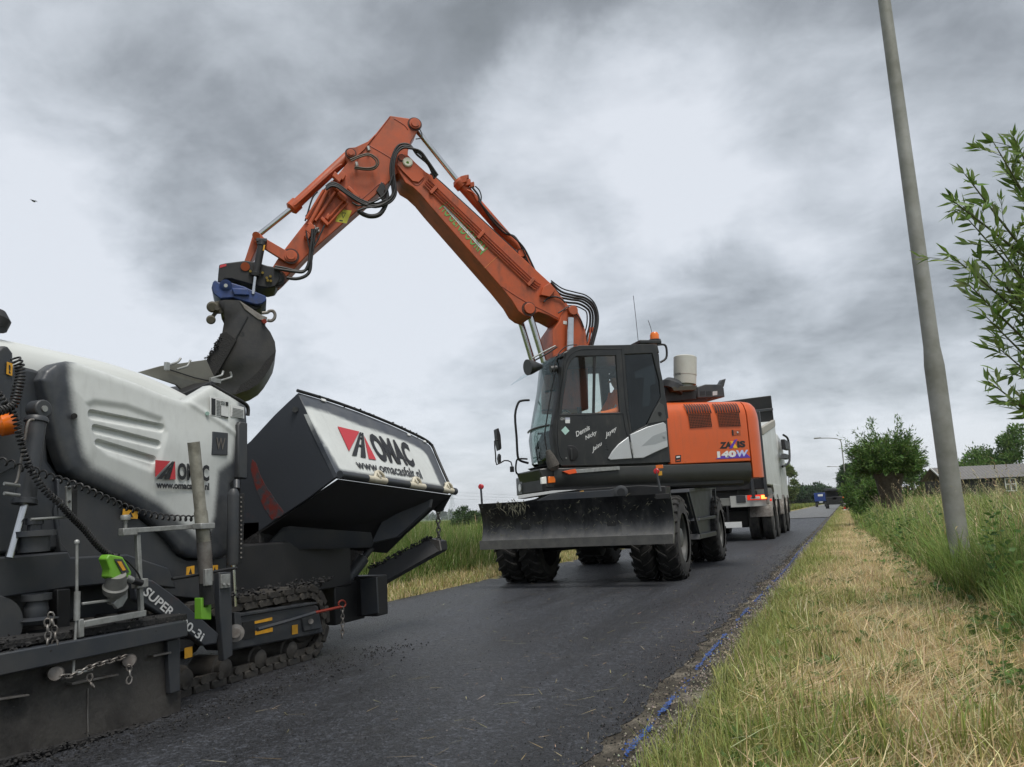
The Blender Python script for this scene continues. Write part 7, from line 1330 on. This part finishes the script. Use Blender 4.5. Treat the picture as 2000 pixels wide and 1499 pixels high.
def pollard():
    b = at_depth(1742, 975, 24.3); b.z = 0; e = empty('pollard_willow', b); tag(e, 'pollard willow with dense round crown left of the lamp post', 'tree')
    hd = b+V((0, 0, 1.75)); mb = MB(); mb.tube([b-V((0, 0, .2)), b+V((.02, 0, .5)), b+V((-.03, 0, 1.1)), hd], [.36, .35, .34, .33, .32, .31, .31, .32, .33, .36, .40, .44, .42], 14, 4)
    for i in range(16): a = RNG.uniform(0, 6.28); q = hd+V((math.cos(a)*.34, math.sin(a)*.34, RNG.uniform(-.25, .2))); mb.lathe(q-V((0, 0, .13)), q+V((0, 0, .13)), [(0, .03), (.3, .14), (.7, .14), (1, .03)], 8)
    tw = MB(); P = []; D = []; C = []
    for i in range(320):
        a = RNG.uniform(0, 6.28); el = math.asin(RNG.uniform(-.45, 1.)); ln = RNG.uniform(.60, .92)*(1.0 if el > .2 else .9)*(1.35 if RNG.random() < .12 and el > .1 else 1); d = V((math.cos(a)*math.cos(el), math.sin(a)*math.cos(el), math.sin(el))); s_ = hd+V((math.cos(a)*.25, math.sin(a)*.25, RNG.uniform(-.1, .2))); t = s_+d*ln+V((0, 0, .28*ln)); m_ = s_.lerp(t, .5)+d*.1
        if i < 150: tw.tube([s_, m_, t], .009, 4, 2)
        k = 60; tt = RNG.random(k)**.6; pts = np.array([tuple(s_*(1-x)**2+m_*2*x*(1-x)+t*x*x) for x in tt])+RNG.normal(0, .05, (k, 3)); P.append(pts); D.append(np.array(tuple(d))+RNG.normal(0, .7, (k, 3))); C.append(pick(LEAFG, k, .2)*RNG.uniform(.7, 1.3))
    mb.build('trunk', M_BARK, e, 0, 60); tw.build('shoots', mat('willow_shoot', (.12, .12, .05), .7), e, 0, 60); P = np.vstack(P); m = len(P); np_mesh('crown', *leaves_data(P, np.vstack(D), RNG.uniform(.09, .16, m), RNG.uniform(.022, .04, m), np.vstack(C)), M_LEAF, e, kind=None)
pollard()
def dpt(x, d): p = at_depth(x, 975, d); return (p.x, p.y, -.05)
for (px, d, h, rx, rz, n, lf, lab) in ((1706, 36, 2.0, 1.0, 1.0, 7000, .13, 'bright green shrub at the foot of the pollard willow'), (1712, 31, 1.5, .7, .75, 5000, .11, 'low green shrub just left of the pollard willow trunk'), (1698, 50, 3.1, 1.3, 1.55, 8000, .2, 'leafy bush behind the far lamp post'),
        (1692, 68, 4.2, 1.5, 2.0, 8000, .26, 'rounded roadside tree beyond the leafy bush'), (1690, 62, 3.6, 1.5, 1.8, 7000, .25, 'dark bushy tree behind the pollard willow'), (1668, 120, 6.3, 2.1, 3.0, 8000, .42, 'tall narrow tree standing at the far road bend'), (1668, 140, 6.0, 2.4, 3.0, 7000, .45, 'broad tree behind the far lamp posts'), (1722, 44, 2.2, 1.2, 1.1, 6000, .18, 'low hedge bush right behind the willow')):
    crown_tree('roadside_bush' if h < 3 else 'roadside_tree', dpt(px, d), h, rx, rz, n, lf, lab, 'bushes and trees along the right roadside', [(.07, .13, .028), (.095, .17, .035), (.12, .19, .05), (.05, .095, .022)] if d < 70 else [(.04, .08, .03), (.055, .10, .035), (.07, .12, .045)], trunk_r=.1, cat='bush' if h < 3 else 'tree', trunk_h=.3)
for (px, d, h, rx, rz, n, lf, lab) in ((1930, 72, 5.3, 2.2, 2.2, 6000, .28, 'spiky-topped tree rising over the barn roof'), (2002, 68, 6.2, 2.6, 3.0, 8000, .28, 'dark tree at the right picture edge above the barn'), (1885, 75, 3.9, 2.6, 1.6, 6000, .3, 'broad low tree behind the barn roof'), (1785, 72, 4.0, 2.0, 1.6, 6000, .3, 'tree between pollard willow and barn')):
    crown_tree('garden_tree', dpt(px, d), h, rx, rz, n, lf, lab, 'trees around the barn', LEAFG, trunk_r=.12)
for (px, d, h, rx, rz, lab) in ((1552, 190, 4.4, 3.2, 2.4, 'leftmost tree of the far row left of the road'), (1572, 200, 4.2, 3.6, 2.2, 'dark tree behind the white marker in the far row'), (1592, 210, 5.6, 3.6, 2.9, 'tallest tree of the far row, above the blue lorry'), (1611, 220, 4.6, 3.4, 2.6, 'tree at the right end of the far row')):
    crown_tree('far_tree', dpt(px, d), h, rx, rz, 4000, .7, lab, 'far row of trees left of the road', [(.03, .065, .03), (.045, .085, .035), (.06, .10, .045)], trunk_h=.5)
crown_tree('young_tree', dpt(1543, 100), 5.4, 1.15, 2.0, 3000, .3, 'pale young tree peeping out beside the lorry mirror', None, [(.16, .2, .08), (.12, .17, .06)], trunk_r=.06)
for (px, d, h, rx, rz, lab) in ((905, 62, 1.75, 1.15, .95, 'round grey-green bush in the meadow left of the blade'), (930, 70, 1.5, 1.3, .8, 'low bush beside the dozer blade end'), (985, 60, 1.7, .7, .7, 'small bush showing above the blade at left')):
    crown_tree('meadow_bush', dpt(px, d), h, rx, rz, 4000, .17, lab, 'bushes in the left meadow', [(.06, .10, .04), (.08, .125, .05), (.045, .08, .032)], trunk_h=.3, cat='bush')
def far_woods():
    n = 9000; px = RNG.uniform(-400, 2300, n); P = []
    for x in px: d = RNG.uniform(1500, 1900); p = at_depth(x, 985, d); P.append((p.x, p.y, RNG.random()**1.2*(9+6*math.sin(x*.011)+4*math.sin(x*.037+1))))
    P = np.array(P); np_mesh('distant_woodland', *leaves_data(P, RNG.normal(0, 1, (n, 3)), RNG.uniform(8, 18, n), RNG.uniform(6, 12, n), pick([(.045, .08, .035), (.06, .10, .04)], n, .1)), M_LEAF, kind='stuff', label='low blue-green woodland along the horizon', cat='woodland')
far_woods()
# ---------------- near willow on the right: branches reach into the picture
def near_willow():
    b = at_depth(2230, 1000, 5.9); b.z = 0; e = empty('willow_tree', b); tag(e, 'willow with slender leafy twigs reaching in from the right edge', 'tree')
    mb = MB(); mb.tube([b-V((0, 0, .2)), b+V((.02, 0, .8)), b+V((-.05, .05, 1.7)), b+V((0, 0, 2.1))], [.17, .16, .15, .15, .14, .14, .14, .13, .13, .12, .11, .10, .08], 12, 4); mb.build('trunk', M_BARK, e, 0, 60)
    tips = [(1815, 497, 5.2), (1822, 393, 5.3), (1872, 340, 5.4), (1928, 278, 5.5), (1968, 268, 5.6), (1852, 556, 5.2), (1880, 430, 5.5), (1915, 620, 5.3), (1940, 682, 5.3), (1918, 745, 5.2), (1978, 790, 5.3), (1950, 330, 5.7), (1900, 505, 5.6), (1955, 560, 5.4), (1990, 300, 5.3), (2010, 420, 5.2), (1985, 640, 5.5), (2005, 720, 5.3), (1930, 470, 5.3), (2030, 250, 5.4), (2060, 560, 5.2), (2000, 500, 5.8), (1995, 580, 5.2), (2020, 640, 5.2), (2050, 330, 5.2), (2040, 480, 5.6), (2000, 400, 5.5), (1985, 540, 5.6), (2015, 560, 5.4), (2010, 350, 5.6)]
    L0 = []; br = MB()
    for (x, y, d) in tips:
        x += 40 if x < 1860 else 12
        tip = at_depth(x, y, d); root = b+V((random.uniform(-.05, .05), random.uniform(-.05, .05), min(2.1, max(1.2, tip.z-.9+random.uniform(-.2, .1))))); mid_ = root.lerp(tip, .55)+V((0, 0, random.uniform(-.12, .05))); path = smooth_path([root, mid_, tip], 10); br.tube(path, [.016*(1-i/len(path))+.0022 for i in range(len(path))], 5, 1)
        ln = sum((q-p).length for p, q in zip(path, path[1:])); seg = []
        for i, p in enumerate(path[:-1]):
            t0 = i/(len(path)-1); dr = (path[i+1]-p).normalized()
            for k in range(2 if t0 > .35 else 0):
                q = p.lerp(path[i+1], random.random()); side = V((random.gauss(0, 1), random.gauss(0, 1), random.gauss(0, 1))); side = (side-dr*side.dot(dr)).normalized(); L0.append((q, (dr*.75+side*.75+V((0, 0, -.05))).normalized(), 1.0)) 
            if .45 < t0 < .93 and i % 2 == 0:      # side twig
                side = V((random.gauss(0, 1), random.gauss(0, 1), random.gauss(.2, .6))); side = (side-dr*side.dot(dr)).normalized(); td = (dr*.8+side*.7).normalized(); tl2 = random.uniform(.10, .26); tp = [p, p+td*tl2*.5+V((0, 0, .01)), p+td*tl2]; br.tube(tp, .0022, 4, 2)
                for m in range(8): tt = random.uniform(.15, 1); s2 = V((random.gauss(0, 1), random.gauss(0, 1), random.gauss(0, 1))); L0.append((p+td*tl2*tt, (td*.8+s2*.35).normalized(), .85))
        for k in range(4): L0.append((tip, ((path[-1]-path[-2]).normalized()+V((random.gauss(0, .4), random.gauss(0, .4), random.gauss(0, .4)))).normalized(), .75))
    br.build('branches', mat('green_twig', (.10, .11, .045), .6, col2=(.06, .05, .03), nscale=10), e, 0, 60)
    def inframe(p): dd = p-cC; z = dd.dot(cF); return IW/2+F_PX*dd.dot(cR)/z < 1995
    # leaf meshes with folded midrib, a few shapes shared between leaves
    cols = [(.17, .26, .06), (.12, .20, .045), (.21, .30, .075), (.26, .33, .15)]
    vis = [l for l in L0 if inframe(l[0])]; random.shuffle(vis); single = vis[:300]; sid = set(id(l) for l in single); rest = [l for l in L0 if id(l) not in sid]
    shapes = []
    for c in range(4):
        for wv in (.19, .25):
            me = bpy.data.meshes.new('leaf'); vs = []; fs = []; N_ = 6
            for i in range(N_+1):
                t = i/N_; w = wv*(math.sin(math.pi*t**.8)**.9)*.5; z = -.16*t*t; vs += [(t, -w, z+w*.35), (t, 0, z), (t, w, z+w*.35)]
            for i in range(N_): fs += [(i*3, i*3+1, i*3+4, i*3+3), (i*3+1, i*3+2, i*3+5, i*3+4)]
            me.from_pydata(vs, [], fs); at = me.color_attributes.new('tint', 'FLOAT_COLOR', 'POINT'); at.data.foreach_set('color', np.tile(np.array([*cols[c], 1]), len(vs)).astype(np.float32)); me.materials.append(M_LEAF); me.polygons.foreach_set('use_smooth', np.ones(len(fs), bool)); shapes.append(me)
    for (p, d, s_) in single:
        o = bpy.data.objects.new('leaf', random.choice(shapes)); COL.objects.link(o); o.parent = e; q = d.to_track_quat('X', 'Z') @ Quaternion((1, 0, 0), random.uniform(-1.2, 1.2)); k = random.uniform(.08, .16)*s_; m4 = Matrix.Translation(p-WL[e.name]) @ q.to_matrix().to_4x4() @ Matrix.Scale(k, 4); o.matrix_local = m4
    P = np.array([tuple(l[0]) for l in rest]); D = np.array([tuple(l[1]) for l in rest]); m = len(P); np_mesh('foliage', *leaves_data(P, D, RNG.uniform(.09, .15, m), RNG.uniform(.020, .032, m), pick(cols, m, .15)), M_LEAF, e, kind='stuff')
near_willow()
# ---------------- litter on the road
def litter():
    n = 420; x = RNG.uniform(-4.2, -.95, n); x = np.where(RNG.random(n) < .5, -1.0-RNG.exponential(.5, n), x); y = RNG.uniform(2.4, 16, n); k = (x > -4.4) & ~((x < -2.9) & (y < 6.5)); x, y = x[k], y[k]; n = len(x); c = pick(TAN, n, .2)
    np_mesh('straw_litter', *blades_data(np.stack([x, y, np.full(n, .017)], 1), RNG.uniform(.03, .16, n), RNG.uniform(.002, .004, n), RNG.uniform(0, 6.28, n), np.full(n, 1.55), RNG.uniform(-.02, .02, n), c, c), M_BLADEG, label='loose straw scattered on the road', cat='straw')
    n = 3600; x = np.where(RNG.random(n) < .6, -.93-RNG.exponential(.12, n), RNG.uniform(-4.6, -.8, n)); y = 1.8+RNG.random(n)**1.6*16; s_ = RNG.uniform(.002, .006, n)*(.7+.06*y); b = np.stack([x, y, np.full(n, .016)], 1); parts = []
    T4 = np.array([(1, 0, -.3), (-.5, .87, -.3), (-.5, -.87, -.3), (0, 0, 1.)]); a = RNG.uniform(0, 6.28, n); R = np.stack([np.stack([np.cos(a), -np.sin(a), 0*a], 1), np.stack([np.sin(a), np.cos(a), 0*a], 1), np.stack([0*a, 0*a, 1+0*a], 1)], 1)
    co = (b[:, None]+np.einsum('nij,kj->nki', R, T4)*s_[:, None, None]).reshape(-1, 3); kk = (np.arange(n)*4)[:, None]; loops = (kk+np.array([[0, 1, 3, 1, 2, 3, 2, 0, 3]])).ravel(); dark = RNG.random(n) < .7; c = np.where(dark[:, None], pick([(.014, .014, .015), (.022, .021, .021)], n), pick([(.16, .14, .11), (.25, .22, .18)], n))
    np_mesh('asphalt_crumbs', co, loops, np.full(n*3, 3), np.repeat(c, 4, 0), M_BLADEG, label='loose asphalt crumbs and grit on the road', cat='grit')
litter()
def crust(name, pts, n, size, spread, parent):
    p = smooth_path([V(q) for q in pts], 12); mb = MB()
    for i in range(n):
        q = p[RNG.integers(len(p))]+V((RNG.normal(0, spread), RNG.normal(0, spread), RNG.normal(0, spread*.6) if parent else 0)); r = size*RNG.uniform(.4, 1.3); a = [q+V((RNG.normal(0, r*.3), RNG.normal(0, r*.3), RNG.normal(0, r*.2)))+V(d)*r for d in ((1, 0, 0), (-1, 0, 0), (0, 1, 0), (0, -1, 0), (0, 0, .8), (0, 0, -.8))]
        mb.add(a, [(0, 2, 4), (2, 1, 4), (1, 3, 4), (3, 0, 4), (2, 0, 5), (1, 2, 5), (3, 1, 5), (0, 3, 5)])
    o = mb.build(name, M_TAR, parent, 0, 0); o['kind'] = 'stuff'; return o
crust('asphalt_crust', [hop(722, 1110, 5.66), hop(780, 1080, 5.88), hop(838, 1050, 6.1)], 220, .011, .012, pv)
crust('asphalt_crust', [hw(a, b)+wn*.01 for a, b in [(600, 771), (700, 803), (800, 845), (840, 870)]], 90, .008, .008, wing)
crust('asphalt_crust', [V((-3.32, y, .53)) for y in (3.7, 4.0, 4.4, 4.7)], 160, .012, .025, pv)
crust('asphalt_crust', [hx(a, b, -3.17) for a, b in [(-40, 1508), (100, 1468), (230, 1434), (350, 1402)]], 500, .010, .016, pv)
crust('asphalt_crust', [hx(a, b, -3.2) for a, b in [(-40, 1270), (150, 1242), (300, 1218)]], 420, .010, .03, pv)
crust('asphalt_crust', [hl(a, b, LBK+.01) for a, b in [(404, 706), (416, 686), (430, 660)]], 120, .014, .02, bkt)
tag(crust('spilled_mix', [V((-3.1, y, .016)) for y in (2.2, 3.0, 3.6, 4.4, 5.2)], 800, .006, .13, None), 'loose black asphalt mix spilled beside the paver track', 'asphalt')
def shoulder_grit():
    n = 9000; x = RNG.normal(-.80, .10, n); y = 1.6+RNG.random(n)**1.7*20; k = (x > -1.12) & (x < -.55); x, y = x[k], y[k]; n = len(x); s_ = RNG.uniform(.002, .0075, n)*(.8+.05*y); z = .012+.014*np.clip((x+.95)/.2, 0, 1); b = np.stack([x, y, z], 1)
    T4 = np.array([(1, 0, -.3), (-.5, .87, -.3), (-.5, -.87, -.3), (0, 0, .8)]); a = RNG.uniform(0, 6.28, n); R = np.stack([np.stack([np.cos(a), -np.sin(a), 0*a], 1), np.stack([np.sin(a), np.cos(a), 0*a], 1), np.stack([0*a, 0*a, 1+0*a], 1)], 1)
    co = (b[:, None]+np.einsum('nij,kj->nki', R, T4)*s_[:, None, None]).reshape(-1, 3); kk = (np.arange(n)*4)[:, None]; loops = (kk+np.array([[0, 1, 3, 1, 2, 3, 2, 0, 3]])).ravel(); pale = RNG.random(n) < np.clip((x+1.0)/.32, .08, .9); c = np.where(pale[:, None], pick([(.34, .30, .24), (.24, .21, .17), (.42, .38, .31)], n), pick([(.02, .02, .02), (.05, .045, .04)], n))
    blue = (np.abs(x+.845) < .035) & (RNG.random(n) < .15); c = np.where(blue[:, None], pick([(.025, .09, .36)], n), c)
    np_mesh('shoulder_gravel', co, loops, np.full(n*3, 3), np.repeat(c, 4, 0), M_BLADEG, label='fine pale gravel along the right road edge', cat='gravel')
shoulder_grit()
# ================================================================== air
def haze():
    o = MB().box((0, 300, 24), (5200, 5200, 52)).build('haze', bpy.data.materials.new('pale_haze')); o['kind'] = 'stuff'; o['label'] = 'thin pale haze over the fields'
    mt = o.data.materials[0]; mt.use_nodes = True; N = mt.node_tree.nodes; L = mt.node_tree.links; N.clear(); out = N.new('ShaderNodeOutputMaterial'); v = N.new('ShaderNodeVolumePrincipled'); v.inputs['Color'].default_value = (.93, .96, 1, 1); v.inputs['Density'].default_value = .00016; v.inputs['Anisotropy'].default_value = .2
    L.new(v.outputs[0], out.inputs['Volume'])
haze()
